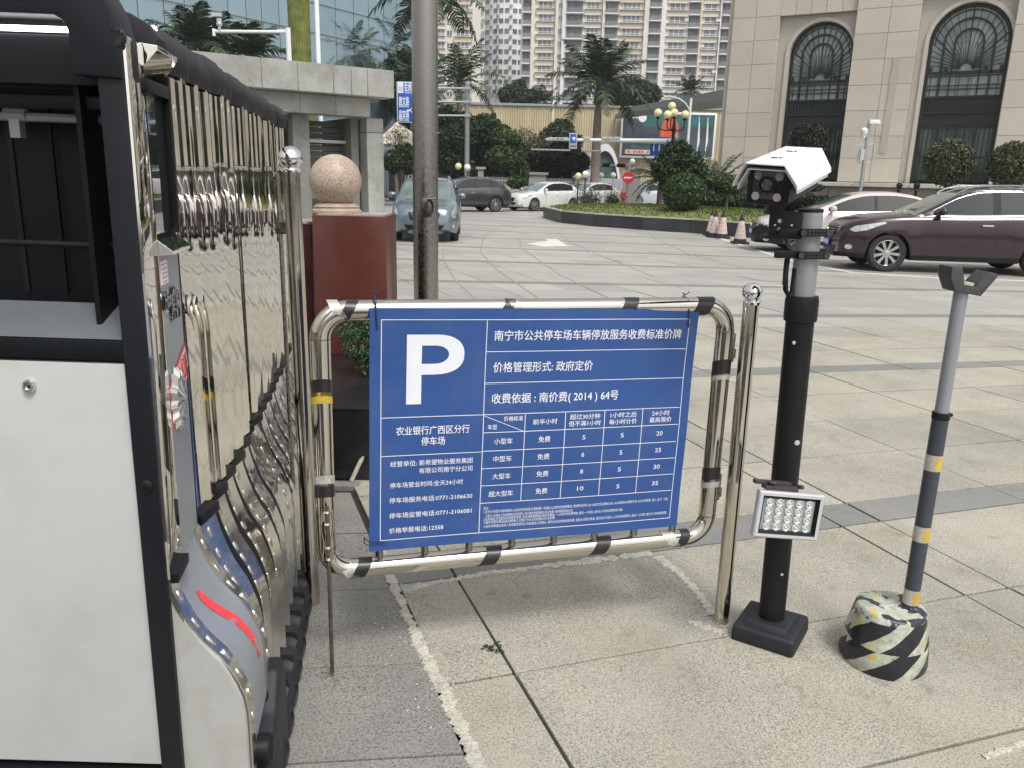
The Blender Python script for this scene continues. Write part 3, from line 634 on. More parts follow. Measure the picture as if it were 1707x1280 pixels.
# ================================================================ SIGN BOARD
SW, SH = 1.0904, .781
sign = empty('sign_board', (.602, 2.622, .412), label='blue parking tariff sign with a large white P, hung on the tubular barrier', cat='parking sign', rot=(0, .0242, .2845))
SL = Matrix.Translation((-SW, 0, 0))     # lower-left corner, sign plane xz facing -y
n = 24; b = MB(); vs = []
for j in range(13):
    for i in range(n+1):
        u, v = i/n, j/12; vs.append((u*SW, .0025*math.sin(7*u+2*v)+.002*math.sin(11*v), v*SH))
fs = [(j*(n+1)+i, j*(n+1)+i+1, (j+1)*(n+1)+i+1, (j+1)*(n+1)+i) for j in range(12) for i in range(n)]
b.add(vs, fs, SL); b.add([(0, 0.006, 0), (SW, .006, 0), (SW, .006, SH), (0, .006, SH)], [(0, 1, 2, 3)], SL); b.build('sign_face', blue_sign, sign, smooth=60)
def surf(u, v): return .0025*math.sin(7*u/SW+2*v/SH)+.002*math.sin(11*v/SH)
src = [(42, 48), (1600, 42), (1515, 1083), (45, 1188)]; dst = [(0, SH), (SW, SH), (SW, 0), (0, 0)]
A = []; B = []
for (x, y_), (u, v) in zip(src, dst): A += [[x, y_, 1, 0, 0, 0, -u*x, -u*y_], [0, 0, 0, x, y_, 1, -v*x, -v*y_]]; B += [u, v]
hh = np.linalg.solve(np.array(A, float), np.array(B, float))
def H(x, y_): w = hh[6]*x+hh[7]*y_+1; return ((hh[0]*x+hh[1]*y_+hh[2])/w, (hh[3]*x+hh[4]*y_+hh[5])/w)
def wrap(o):
    for v in o.data.vertices:
        v.co.y += surf(v.co.x-SL.translation.x, v.co.z-SL.translation.z)
    return o
def sl_line(p0, p1, w=.0022):
    (u0, v0), (u1, v1) = H(*p0), H(*p1)
    if abs(u0-u1) < .02: u0 = u1 = (u0+u1)/2
    elif abs(v0-v1) < .03 and not (p0 == (578, 545)): v0 = v1 = (v0+v1)/2
    b = MB(); N = 16; d = Vector((u1-u0, 0, v1-v0)); nn = Vector((-d.z, 0, d.x)).normalized()*w/2; vs = []
    for k in range(N+1):
        p = Vector((u0, -.0012, v0))+d*k/N; vs += [p+nn, p-nn]
    b.add(vs, [(2*k, 2*k+1, 2*k+3, 2*k+2) for k in range(N)], SL); return b
allb = MB()
for p0, p1 in [((95, 100), (1553, 90)), ((95, 100), (98, 1138)), ((98, 1138), (1480, 1042)), ((1553, 90), (1480, 1042)), ((588, 100), (562, 1108)), ((585, 250), (1540, 230)), ((582, 397), (1530, 370)), ((98, 558), (1515, 508)),
               ((98, 738), (572, 716)), ((575, 628), (1508, 588)), ((572, 713), (1500, 673)), ((570, 797), (1497, 752)), ((567, 881), (1490, 830)), ((565, 965), (1484, 909)),
               ((774, 538), (757, 953)), ((964, 530), (947, 941)), ((1152, 523), (1132, 930)), ((1336, 516), (1312, 919))]:
    l = sl_line(p0, p1); allb.add(l.v, l.f)
u0, v0 = H(578, 545); u1, v1 = H(770, 620); d = Vector((u1-u0, 0, v1-v0)); nn = Vector((-d.z, 0, d.x)).normalized()*.0009
allb.add([Vector((u0, -.0013, v0))+nn, Vector((u0, -.0013, v0))-nn, Vector((u1, -.0013, v1))-nn, Vector((u1, -.0013, v1))+nn], [(0, 1, 2, 3)], SL)
wrap(allb.build('table_rule', white_sign, sign, smooth=0))
def stext(s, xa, xb, yc, h, bold=.02, align='CENTER', ya=None):
    (u0, v0), (u1, v1) = H(xa, ya if ya else yc), H(xb, yc); v = (v0+v1)/2
    o = text(s, h, sign, SL @ Matrix.Translation(((u0+u1)/2, -.0015, v)) @ TX, white_sign, bold=bold, width=abs(u1-u0)); return wrap(o)
def pletter():
    o = text('P', .30, sign, SL @ Matrix.Translation((H(344, 330)[0], -.0015, H(344, 330)[1])) @ TX, white_sign, bold=.045, width=.172, res=8)
    zs = [v.co.z for v in o.data.vertices]; z0, z1 = min(zs), max(zs); ta, tb = SL.translation.z+H(255, 492)[1], SL.translation.z+H(300, 168)[1]
    for v in o.data.vertices: v.co.z = ta+(v.co.z-z0)/(z1-z0)*(tb-ta)
    wrap(o)
pletter()
stext('南宁市公共停车场车辆停放服务收费标准价牌', 622, 1515, 163, .036, .022, ya=178); stext('价格管理形式: 政府定价', 620, 1092, 316, .036, .022, ya=326); stext('收费依据 : 南价费( 2014 ) 64号', 614, 1217, 452, .036, .022, ya=470)
stext('农业银行广西区分行', 167, 510, 612, .030, .022, ya=620); stext('停车场', 285, 396, 666, .030, .022, ya=670)
stext('经营单位:', 140, 265, 774, .020, .02); stext('新希望物业服务集团', 276, 526, 764, .020, .02); stext('有限公司南宁分公司', 276, 526, 802, .020, .02)
stext('停车场营业时间:全天24小时', 140, 483, 870, .020, .02); stext('停车场服务电话:0771-2106630', 138, 527, 940, .020, .02); stext('停车场监管电话:0771-2106081', 138, 525, 1012, .020, .02); stext('价格举报电话:12358', 138, 392, 1086, .020, .02)
stext('价格标准', 672, 762, 560, .018, .01); stext('车型', 596, 640, 601, .018, .01); stext('前半小时', 810, 925, 575, .020, .02)
stext('超过30分钟', 986, 1130, 552, .020, .02); stext('但不满1小时', 980, 1133, 584, .020, .02); stext('1小时之后', 1181, 1307, 545, .020, .02); stext('每小时计价', 1174, 1308, 577, .020, .02); stext('24小时', 1382, 1467, 538, .020, .02); stext('最高限价', 1370, 1476, 569, .020, .02)
for r, (nm, a, b_, c_) in enumerate((('小型车', '5', '5', '20'), ('中型车', '6', '5', '25'), ('大型车', '8', '5', '30'), ('超大型车', '10', '5', '35'))):
    yy = 668+84*r; w = 43 if r < 3 else 57; cx_ = (670, 667, 664, 662)[r]; stext(nm, cx_-w, cx_+w, yy, .022, .02)
    cx_ = 864-3*r; stext('免费', cx_-28, cx_+28, 659+83*r, .022, .02)
    for s, x0, y0, dx in ((a, 1053, 650, -4), (b_, 1238, 642, -5), (c_, 1419, 634, -5)):
        xx = x0+dx*r; hw = 7 if len(s) == 1 else 15; stext(s, xx-hw, xx+hw, y0+(82 if x0 < 1300 else 80.5)*r, .022, .015)
small = ['备注:', '1.区分行本部大楼有辆进入自动识别系统;大堂辆第一型墨以上结时间免费策划 (免费时间:早上01:30至次日凌晨02:00), 02:00至08:00期限车次 (20元收费清, 进入-支付, 下楼',
         '    口零办 (的电信工余高需辆证实班同的, 经乐便优鱼室第辆认可以免费, 结来明连续收05次)', '2.往参城定打会绿业协的被护车辆, 凭业协服被辆显区发实手据款, 一小时内可免费停放, 超过一小时后, 按5元/小时内的费用发计算。',
         '3.临时访客车辆(出会主辆)晚上过夜(19:00-23:00)按20元/次收费。', '4.送货车辆需由送货人电话联系收货人并由值班人员确认, 同时出示实效单或送货单, 值班人员进行核对, 登记后方可进入 (小时内免费停车, 超过一小时后, 按5元/小时收取停费。']
for s, xa, xb, yl, yr in zip(small, (583, 583, 592, 583, 583, 583), (606, 1468, 1008, 1250, 925, 1466), (990, 1010, 1024, 1044, 1057, 1077), (989, 950, 1004, 1000, 1037, 1018)):
    stext(s, xa, xb, yr, .0115, .0, ya=yl)
wire = mat('tie_wire', (.015, .02, .05), .4)
for (u, v, L, s) in ((.022, SH-.002, .085, 1), (SW-.035, SH-.002, .075, 1), (.0, .035, .03, -1)):
    b = MB(); x0 = -SW+u; z0 = v
    if s > 0: b.tube([(x0, -.004, z0-.06), (x0-.004, -.005, z0-.01), (x0-.004, .006, z0+.028), (x0-.006, .04, z0+.042), (x0-.006, .075, z0)], .0022, 6); b.tube([(x0-.012, .04, z0+.05), (x0, .036, z0+.044), (x0+.014, .04, z0+.054)], .0018, 6)
    else: b.tube([(x0+.05, -.005, z0-.005), (x0, -.006, z0), (x0-.016, .01, z0+.01), (x0-.012, .03, z0-.02), (x0+.002, .02, z0-.024)], .0022, 6)
    b.build('wire_tie', wire, sign)

# ================================================================ CAMERA MAST
mb = G(1283, 1058); mast = empty('camera_mast', mb, rz=R_(-33), label='black and grey pole on a square rubber foot, carrying the white camera and the floodlight', cat='camera mast'); mast.rotation_euler = (Matrix.Rotation(R_(-1.0), 4, 'Y') @ Matrix.Rotation(R_(-33), 4, 'Z')).to_euler()
b = MB(); b.box((0, 0, .032), (.225, .225, .064), taper=.97); b.build('rubber_foot', rubber, mast, bevel=.016, seg=4)
b = MB(); b.box((0, 0, .072), (.165, .165, .018), taper=.85); b.build('foot_step', rubber, mast, bevel=.006)
b = MB(); b.lathe([(.0455, .078), (.0455, 1.185), (.0455, 1.19)], 32); b.build('lower_tube', black_p, mast)
b = MB(); b.lathe([(.046, 1.165), (.0525, 1.168), (.0535, 1.18), (.0535, 1.235), (.050, 1.25), (.038, 1.251)], 32); b.build('collar', black_p, mast)
b = MB(); b.lathe([(.039, 1.25), (.039, 1.520)], 32); b.build('upper_tube', grey_metal, mast)
b = MB(); b.lathe([(.040, 1.518), (.040, 1.526), (.033, 1.529), (.0001, 1.530)], 32); b.build('tube_cap', black_p, mast)
b = MB(); b.lathe([(.0395, 1.402), (.0395, 1.440)], 32, cap=False); b.build('grey_label', mat('grey_label', (.24, .24, .25), .5, var=.02), mast)
for px, py in ((1313, 563), (1327, 727), (1296, 970)):
    pass
MI = Matrix.Rotation(R_(33), 4, 'Z')   # back to world axes
for (dx, z, r) in ((-.026, 1.10, .006), (.014, .76, .009), (.006, .27, .005)):
    b = MB(); b.lathe([(r, 0), (r, .003), (.0001, .004)], 14, MI @ Matrix.Translation((dx, -math.sqrt(.0455**2-dx*dx)+.001, z)) @ Matrix.Rotation(PI/2, 4, 'X')); b.build('tube_screw', lgrey, mast)
for z in (1.456, 1.385):
    b = MB(); b.lathe([(.0395, z-.011), (.044, z-.010), (.044, z+.010), (.0395, z+.011)], 32, cap=False)
    b.box((.006, -.046, z), (.098, .014, .024), M=MI); b.box((-.072, -.02, z), (.07, .03, .022), M=MI)
    cl = b.build('pipe_clamp', black_p, mast, bevel=.002)
    b = MB()
    for k in range(5):
        for zz in (-.005, .005): b.box((-.014+.011*k, -.0532, z+zz), (.007, .002, .006), M=MI)
    b.build('clamp_slots', ink, cl, smooth=0)
    for x in (-.034, .046):
        b = MB(); b.lathe([(.0095, 0), (.0095, .003), (.006, .003), (.0055, .001), (.0001, .001)], 16, MI @ Matrix.Translation((x, -.0535, z)) @ Matrix.Rotation(PI/2, 4, 'X')); b.build('clamp_bolt', mat('bolt', (.12, .12, .12), .3, metal=.8) if 'bolt' not in MATS else MATS['bolt'], cl)
b = MB(); b.tube([MI @ Vector(p) for p in [(-.062, -.01, 1.39), (-.066, -.012, 1.33), (-.062, -.015, 1.27), (-.048, -.02, 1.245), (-.038, -.01, 1.27), (-.036, -.01, 1.34)]], .0085, 12)
for k in range(16): b.lathe([(.0087, -.002), (.0098, 0), (.0087, .002)], 10, MI @ Matrix.Translation((-.0655+.00, -.0125, 1.29+.0065*k)), cap=False)
b.build('cable_conduit', black_p, mast)
# bracket between mast and camera
b = MB(); b.box((-.085, -.02, 1.475), (.10, .012, .075), M=MI); b.box((-.085, .01, 1.440), (.115, .07, .012), M=MI); b.box((-.085, .01, 1.515), (.10, .07, .010), M=MI)
b.box((-.115, 0, 1.538), (.05, .05, .04), M=MI); b.box((-.055, .05, 1.545), (.035, .03, .06), M=MI); br = b.build('camera_bracket', black_p, mast, bevel=.002)
for dx, dz in ((-.105, .016), (-.105, -.010)):
    b = MB(); b.lathe([(.006, 0), (.006, .003), (.004, .003), (.0001, .001)], 14, MI @ Matrix.Translation((dx, -.026, 1.475+dz)) @ Matrix.Rotation(PI/2, 4, 'X')); b.build('bracket_bolt', lgrey, br)
for dx in (-.118, -.065):
    b = MB(); b.lathe([(.003, 0), (.003, .002), (.0001, .002)], 10, MI @ Matrix.Translation((dx, -.026, 1.478)) @ Matrix.Rotation(PI/2, 4, 'X')); b.build('bracket_screw', white_m, br)
# camera housing: local x right, y = back, z up
ca = Y(1282, 301, 2.32); cm = empty('surveillance_camera', ca, label='white hooded number plate camera with four lamps and a lens, on top of the mast', cat='surveillance camera', rot=(R_(9), R_(3), R_(-33))); cm.scale = (1.0, 1.08, 1.0)
HW = .064
body = [(-.060, -.062), (-.050, -.070), (.050, -.070), (.060, -.062), (.062, .005), (.048, .040), (-.048, .040), (-.062, .005)]
b = MB(); b.prism(body, 0, .30, Matrix(((1, 0, 0, 0), (0, 0, 1, 0), (0, 1, 0, 0), (0, 0, 0, 1)))); b.build('housing', charcoal, cm, bevel=.004)
def hoodprof(t): return [(-.092+t, -.018), (-.090+t, -.004-t*.2), (-.055+t*.3, .052-t), (.055-t*.3, .052-t), (.090-t, -.004-t*.2), (.092-t, -.018)]
for off, y0, y1, nm, zoff in ((0, -.035, .31, 'sun_hood', .0), (.006, -.012, .30, 'inner_hood', -.012)):
    po = hoodprof(off); pi_ = hoodprof(off+.003); b = MB(); pl = [(x, z+zoff) for x, z in po]+[(x, z+zoff) for x, z in pi_[::-1]]
    vs = []; N = len(pl)
    for yy in (y0, y1): vs += [(x, yy-(.02 if (abs(x) < .07 and yy == y0) else 0), z) for x, z in pl]
    fs = []
    for yi in (0,):
        for i in range(N): fs.append((i, (i+1) % N, N+(i+1) % N, N+i))
    for i in range(5): fs.append((i, i+1, N-2-i, N-1-i)); fs.append((N+i, N+i+1, N+N-2-i, N+N-1-i))
    b.add(vs, fs); b.build(nm, white_paint, cm, smooth=30)
b = MB(); b.box((0, -.0005, -.012), (.086, .004, .086)); wn = b.build('camera_window', mat('smoked_glass', (.012, .013, .014), .06, coat=1), cm, bevel=.003)
b = MB(); b.lathe([(.024, 0), (.024, .006), (.019, .008), (.018, .003), (.0001, .004)], 28, Matrix.Translation((-.002, -.002, -.012)) @ Matrix.Rotation(PI/2, 4, 'X')); b.build('lens', black_p, wn)
b = MB(); b.lathe([(.0001, 0), (.016, 0), (.0001, .003)], 24, Matrix.Translation((-.002, -.0095, -.012)) @ Matrix.Rotation(PI/2, 4, 'X')); b.build('lens_glass', mat('lens_grey', (.05, .055, .06), .1, coat=1), wn)
for dx, dz, c in ((-.031, .018, (.20, .20, .12)), (.029, .018, (.18, .19, .15)), (-.033, -.040, (.38, .37, .32)), (.028, -.040, (.42, .34, .29))):
    b = MB(); b.lathe([(.0115, 0), (.0115, .002), (.009, .003), (.004, .001), (.0001, .0025)], 20, Matrix.Translation((dx, -.0025, -.012+dz+.006)) @ Matrix.Rotation(PI/2, 4, 'X')); b.build('lamp_eye', mat('lamp_eye_%d' % int(c[0]*100), c, .2, coat=1), wn)
for y_ in (.06, .20):
    b = MB(); b.box((-.01, y_, .0535), (.018, .005, .002)); b.box((.006, y_+.004, .0535), (.008, .003, .002)); b.build('hood_screw', ink, cm, smooth=0)
# floodlight
fl_c = Y(1316, 860, 2.405); fl = empty('floodlight', fl_c, label='grey rectangular LED floodlight clamped to the black pole near its foot', cat='floodlight', rot=(R_(-6), R_(6.5), R_(8))); fl.scale = (1.06, 1.1, 1.1)
MF = Matrix(((1, 0, 0, 0), (0, 0, 1, 0), (0, 1, 0, 0), (0, 0, 0, 1)))
b = MB(); ow, oh = .108, .071; iw, ih = .095, .058
vs = []
for (w_, h_, y_) in ((ow-.004, oh-.004, .0), (ow, oh, .004), (ow, oh, .022), (ow-.02, oh-.016, .040)): vs += [(-w_, y_, -h_), (w_, y_, -h_), (w_, y_, h_), (-w_, y_, h_)]
fs = [(4*a+k, 4*a+(k+1) % 4, 4*a+4+(k+1) % 4, 4*a+4+k) for a in range(3) for k in range(4)]+[(12, 13, 14, 15)]
o = len(vs); vs += [(-iw, .0, -ih), (iw, .0, -ih), (iw, .0, ih), (-iw, .0, ih), (-iw+.006, .012, -ih+.006), (iw-.006, .012, -ih+.006), (iw-.006, .012, ih-.006), (-iw+.006, .012, ih-.006)]
fs += [(k, (k+1) % 4, o+(k+1) % 4, o+k) for k in range(4)]
b.add(vs, fs); b.build('lamp_housing', lgrey, fl, smooth=0, bevel=.001)
b = MB(); oo = 0; b.add([(-iw, .001, -ih), (iw, .001, -ih), (iw, .001, ih), (-iw, .001, ih), (-iw+.010, .012, -ih+.010), (iw-.010, .012, -ih+.010), (iw-.010, .012, ih-.010), (-iw+.010, .012, ih-.010)], [(k, (k+1) % 4, 4+(k+1) % 4, 4+k) for k in range(4)]); b.build('black_gasket', black_m, fl, smooth=0)
b = MB(); b.box((0, .0125, 0), (2*iw-.02, .002, 2*ih-.02)); rf = b.build('reflector', mat('grey_reflector', (.30, .32, .32), .3, metal=.3), fl, smooth=0)
lens = mat('led_lens', (.60, .62, .61), .08, metal=.5, coat=1)
lm = MB(); lm.lathe([(.0135, 0), (.013, .003), (.0105, .004), (.004, .001), (.0035, .004), (.0001, .006)], 18, Matrix.Rotation(PI/2, 4, 'X')); l0 = None
for r in range(4):
    for c_ in range(5):
        p = (-.066+.033*c_, .0113, .036-.0245*r)
        if l0 is None: l0 = lm.build('led_lens', lens, rf, loc=p)
        else: copy1(l0, rf, p)
b = MB(); b.add([(-iw+.012, .004, -ih+.012), (iw-.012, .004, -ih+.012), (iw-.012, .004, ih-.012), (-iw+.012, .004, ih-.012)], [(0, 1, 2, 3)])
b = MB(); b.box((-.03, .03, .078), (.11, .03, .012)); b.box((-.05, .045, .088), (.12, .02, .012)); b.tube([(-.062, .05, .086), (-.066, .03, .092), (-.05, .02, .09)], .007, 8); b.tube([(.042, .05, .08), (.046, .03, .084)], .007, 8); b.build('mounting_bracket', mat('bracket_brown_black', (.05, .04, .045), .4), fl, bevel=.002)

# ================================================================ FORK STAND IN A WRAPPED BUCKET
bc = G(1499, 1133)+Vector((0, .130, 0)); stand = empty('fork_stand', (bc.x, bc.y, 0), label='slanted grey pole with yellow bands and a forked top, set in a taped bucket', cat='pole stand')
# bucket: dented frustum, tape pattern by angle and height
def tape_mat():
    m, n, b = nodes_of('hazard_tape_wrap')
    tc = n.nodes.new('ShaderNodeTexCoord'); sp = n.nodes.new('ShaderNodeSeparateXYZ'); link(n, tc.outputs['Object'], sp.inputs[0])
    def mth(op, a, b_=None, c_=None):
        x = n.nodes.new('ShaderNodeMath'); x.operation = op
        for i, v in enumerate((a, b_, c_)):
            if v is None: continue
            if isinstance(v, (int, float)): x.inputs[i].default_value = v
            else: link(n, v, x.inputs[i])
        return x.outputs[0]
    ang = mth('ARCTAN2', sp.outputs[1], sp.outputs[0]); z = sp.outputs[2]
    nz = tex(n, 'ShaderNodeTexNoise', tc.outputs['Object'], 9, Detail=3.)
    row = mth('FLOOR', mth('DIVIDE', mth('ADD', z, mth('MULTIPLY', nz.outputs[0], .012)), .098))
    u = mth('ADD', mth('MULTIPLY', ang, 5.2/(2*PI)), mth('MULTIPLY', z, -7.5)); u = mth('ADD', u, mth('MULTIPLY', row, .37)); u = mth('ADD', u, mth('MULTIPLY', nz.outputs[0], .15))
    fr = mth('FRACT', u); msk = mth('GREATER_THAN', fr, .58)
    topm = mth('GREATER_THAN', z, .186); 
    n2 = tex(n, 'ShaderNodeTexNoise', tc.outputs['Object'], 28, Detail=7., Roughness=.75)
    worn = ramp(n, n2.outputs[0], [(.33, (.12, .12, .11)), (.42, (.34, .36, .28)), (.60, (.50, .52, .44))])
    n3 = tex(n, 'ShaderNodeTexNoise', tc.outputs['Object'], 18, Detail=4.)
    yel = ramp(n, n3.outputs[0], [(.655, (0, 0, 0)), (.67, (1, 1, 1))])
    base = mix(n, worn, (.60, .42, .07), yel)
    col = mix(n, (.016, .016, .022), base, msk)
    torn = ramp(n, n3.outputs[0], [(.46, (0, 0, 0)), (.48, (1, 1, 1))]); topc = mix(n, (.03, .03, .045), base, torn)
    col = mix(n, col, topc, topm); link(n, col, b.inputs['Base Color'])
    b.inputs['Roughness'].default_value = .32; n4 = tex(n, 'ShaderNodeTexNoise', tc.outputs['Object'], 16, Detail=5., Roughness=.6); bump(n, b, n4.outputs[0], .45, .02); return m
b = MB(); prof = []; N = 40; rows_ = [(.141, 0), (.144, .02), (.141, .05), (.135, .09), (.127, .13), (.121, .165), (.116, .19), (.112, .202), (.104, .208), (.05, .204), (.0001, .203)]
vs = []
for j, (r, z) in enumerate(rows_):
    for k in range(N):
        a = 2*PI*k/N; d = 1+.022*math.sin(3*a+1+z*9)+.007*math.sin(7*a+z*30)+rng.normal(0, .001); vs.append((r*d*math.cos(a), r*d*math.sin(a), z+(.006*math.sin(2*a+1) if z > .15 else 0)))
fs = [(j*N+k, j*N+(k+1) % N, (j+1)*N+(k+1) % N, (j+1)*N+k) for j in range(len(rows_)-1) for k in range(N)]
b.add(vs, fs); b.build('wrapped_bucket', tape_mat(), stand, smooth=55)
tb = Y(1515, 1018, bc.y+.0) - Vector((bc.x, bc.y, 0)); tj = Y(1564, 688, bc.y+.02)-Vector((bc.x, bc.y, 0)); tt = Y(1602, 488, bc.y+.03)-Vector((bc.x, bc.y, 0))
def pole_at(py): f = (py-1018)/(488-1018); return tb.lerp(tt, 1) if f > 1 else tb+(tt-tb)*f
tb.z = .19; ax = (tt-tb)
def at_z(z): return tb+ax*((z-tb.z)/ax.z)
zj = tj.z
b = MB(); b.tube([at_z(.15), at_z(zj)], .0255, 24); b.build('lower_tube', slate_t, stand)
b = MB(); b.tube([at_z(zj-.018), at_z(zj+.004)], .0275, 24); p = at_z(zj-.004); b.sphere((p.x+.031, p.y-.004, p.z), .006, 8, 6); b.build('joint_ring', black_p, stand)
b = MB(); b.tube([at_z(zj), at_z(tt.z+.005)], .0215, 24); b.build('upper_tube', grey_metal, stand)
for py in (768, 885, 988):
    z = Y(1550, py, bc.y+.02).z; b = MB(); b.tube([at_z(z-.027), at_z(z+.027)], .0262, 24, cap=False); t_ = b.build('silver_band', silver_t if py == 0 else mat('band_silver_%d' % py, (.46, .43, .36), .35, var=.15, scale=60), stand)
    b = MB(); n = 10; vs = []
    for e in (-1, 1):
        for k in range(n+1):
            a = R_(-115+75*k/n+12); c_ = at_z(z+.021*e); vs.append((c_.x+.0268*math.cos(a), c_.y+.0268*math.sin(a), c_.z))
    b.add(vs, [(k, k+1, n+2+k, n+1+k) for k in range(n)]); b.build('yellow_patch', yellow_t, t_, smooth=60)
# fork cradle
fk = [(-.046, -.012), (.046, -.012), (.086, .045), (.090, .100), (.058, .100), (.047, .062), (.026, .028), (-.026, .028), (-.047, .062), (-.058, .100), (-.090, .100), (-.086, .045)]
fko = [(-.044, 0), (.046, 0), (.078, .060), (.084, .075), (.052, .078), (.026, .040), (.022, .026), (-.022, .026), (-.026, .040), (-.046, .075), (-.080, .072), (-.074, .040)]
b = MB(); T = Matrix.Translation(at_z(tt.z)) @ Matrix.Rotation(R_(9), 4, 'Y') @ Matrix.Rotation(R_(8), 4, 'Z') @ Matrix(((1, 0, 0, 0), (0, 0, 1, 0), (0, 1, 0, 0), (0, 0, 0, 1)))
b.prism(fko, -.032, .032, T); fkobj = b.build('fork_cradle', mat('dark_grey_print', (.055, .056, .06), .65, var=.2, scale=60, bmp=.2), stand, bevel=.002)
b = MB(); b.box((0, 0, .020), (.036, .050, .016), M=Matrix.Translation(at_z(tt.z+.008)) @ Matrix.Rotation(R_(9), 4, 'Y') @ Matrix.Rotation(R_(8), 4, 'Z')); b.build('cradle_pad', mat('pale_pad', (.45, .43, .33), .7), stand, bevel=.002)
# ================================================================ RED GRANITE PIER, PLANTER, SHRUB
PY = 5.35
def wbox(name, c, d, m, parent=None, bevel=0, rz=0, seg=2):
    b = MB(); b.box((0, 0, d[2]/2), d); return b.build(name, m, parent, loc=c, bevel=bevel, rz=rz, seg=seg)
pa, pb = Y(524, 400, PY).x, Y(641, 400, PY).x; ptop = Y(590, 361, PY).z; pw = pb-pa
pier = empty('granite_pier', ((pa+pb)/2, PY+pw/2, 0), label='square gate pier clad in polished dark red granite, under the stone ball', cat='gate pier')
wbox('pier_body', (0, 0, 0), (pw+.02, pw, ptop), redgran, pier, .004)
for z in (.95,):
    pass
wbox('pier_cap', (0, 0, ptop), (pw-.03, pw-.06, .008), conc, pier)
br_ = 42/1320*(PY+.2)*1.0; bcx = Y(561, 350, PY+pw/2).x
ball = empty('stone_ball', (bcx, PY+pw/2, ptop+.008), label='speckled pink granite ball on a moulded round base, on top of the red pier', cat='stone ball')
b = MB(); b.lathe([(br_*.98, 0), (br_*.98, .018), (br_*.90, .026), (br_*.86, .036), (br_*.90, .044), (br_*.78, .056), (br_*.70, .066)], 40); b.build('moulded_base', pinkgran, ball)
b = MB(); b.sphere((0, 0, .05+br_*.93), br_, 48, 28); b.build('ball', pinkgran, ball)
la, lb = Y(462, 400, PY+.25).x, Y(519, 400, PY+.25).x; lz_ = Y(500, 374, PY+.25).z
lw = empty('granite_wall', ((la+lb)/2-.4, PY+.45, 0), label='lower dark red granite wall left of the ball pier, behind the polished post', cat='wall')
wbox('wall_panel', ((lb-la)/2+.40-.345, 0, 0), (.68, .4, lz_), redgran2, lw, .004); wbox('coping', (.25-.2, 0, lz_), (.9, .42, .012), pinkgran, lw)
pbz = .385; p0 = G(560, 800); pl = empty('granite_plinth', (-1.0, 4.68, 0), label='low black granite plinth in front of the red pier, behind the barrier', cat='plinth')
wbox('plinth_body', (.02, 0, 0), (1.25, 1.30, pbz), blackgran, pl, .003)
wbox('top_slab', (.02, 0.01, pbz+.001), (1.26, 1.31, .018), blackgran, pl, .003)
def leaf_mesh(b, blobs, n, size, shell=.55, flat=.0, rg=None, drop=0):
    rg = rg or rng; vol = np.array([bb[3]*bb[4]*bb[5] for bb in blobs])**.67; pick = rg.choice(len(blobs), n, p=vol/vol.sum())
    d = rg.normal(size=(n, 3)); d /= np.linalg.norm(d, axis=1)[:, None]; r = (shell+(1-shell)*rg.random(n)**.6)*(1+rg.normal(0, .05, n))
    B_ = np.array(blobs)[pick]; P = B_[:, :3]+d*B_[:, 3:6]*r[:, None]
    if drop: P = P[P[:, 2] > drop]; d = d[:len(P)]; n = len(P)
    nr = d[:n]*.5+rg.normal(size=(n, 3))*.7+np.array([0, 0, .35]); nr /= np.linalg.norm(nr, axis=1)[:, None]
    t = np.cross(nr, rg.normal(size=(n, 3))); t /= np.linalg.norm(t, axis=1)[:, None]; u = np.cross(nr, t)
    s = size*rg.uniform(.6, 1.3, n)[:, None]; V = np.stack([P+t*s, P+u*s*.5, P-t*s, P-u*s*.5], 1).reshape(-1, 3)
    o = len(b.v); b.v += V.tolist(); b.f += [(o+4*i, o+4*i+1, o+4*i+2, o+4*i+3) for i in range(n)]; b.m += [0]*n; return b
sb = MB(); s0 = Y(592, 618, 4.75); blobs = [(0, 0, .13, .15, .13, .10), (-.06, 0, .22, .12, .11, .07), (.08, .02, .24, .13, .11, .08), (.02, 0, .02, .08, .08, .08), (-.02, 0, .34, .09, .08, .05), (.10, 0, .06, .1, .1, .08)]
sh = empty('clipped_shrub', (s0.x+.06, 4.75, pbz+.02), label='dense small-leaved green shrub on the black plinth, partly hidden by the blue sign', cat='shrub')
leaf_mesh(sb, [(x, y_, z+.06, a, b_, c_) for x, y_, z, a, b_, c_ in blobs], 5200, .010, .4); sb.build('foliage', leaf_b, sh, smooth=0)
b = MB()
for k in range(5): b.tube([(.0, 0, 0), (.02*(k-2), .01*k, .12), (.05*(k-2), 0, .28)], [.008, .006, .003], 6)
b.build('stems', bark, sh)
sk0 = G(586, 802); b = MB(); b.tube([sk0+Vector((0, 0, .005)), Y(600, 770, sk0.y+.02), Y(616, 742, sk0.y+.05)], .012, 8); so_ = b.build('leaning_stick', mat('pale_stick', (.50, .46, .38), .7, var=.15, scale=30), recenter=True); tag(so_, 'pale bare stick leaning up from the ground against the black plinth', 'stick')

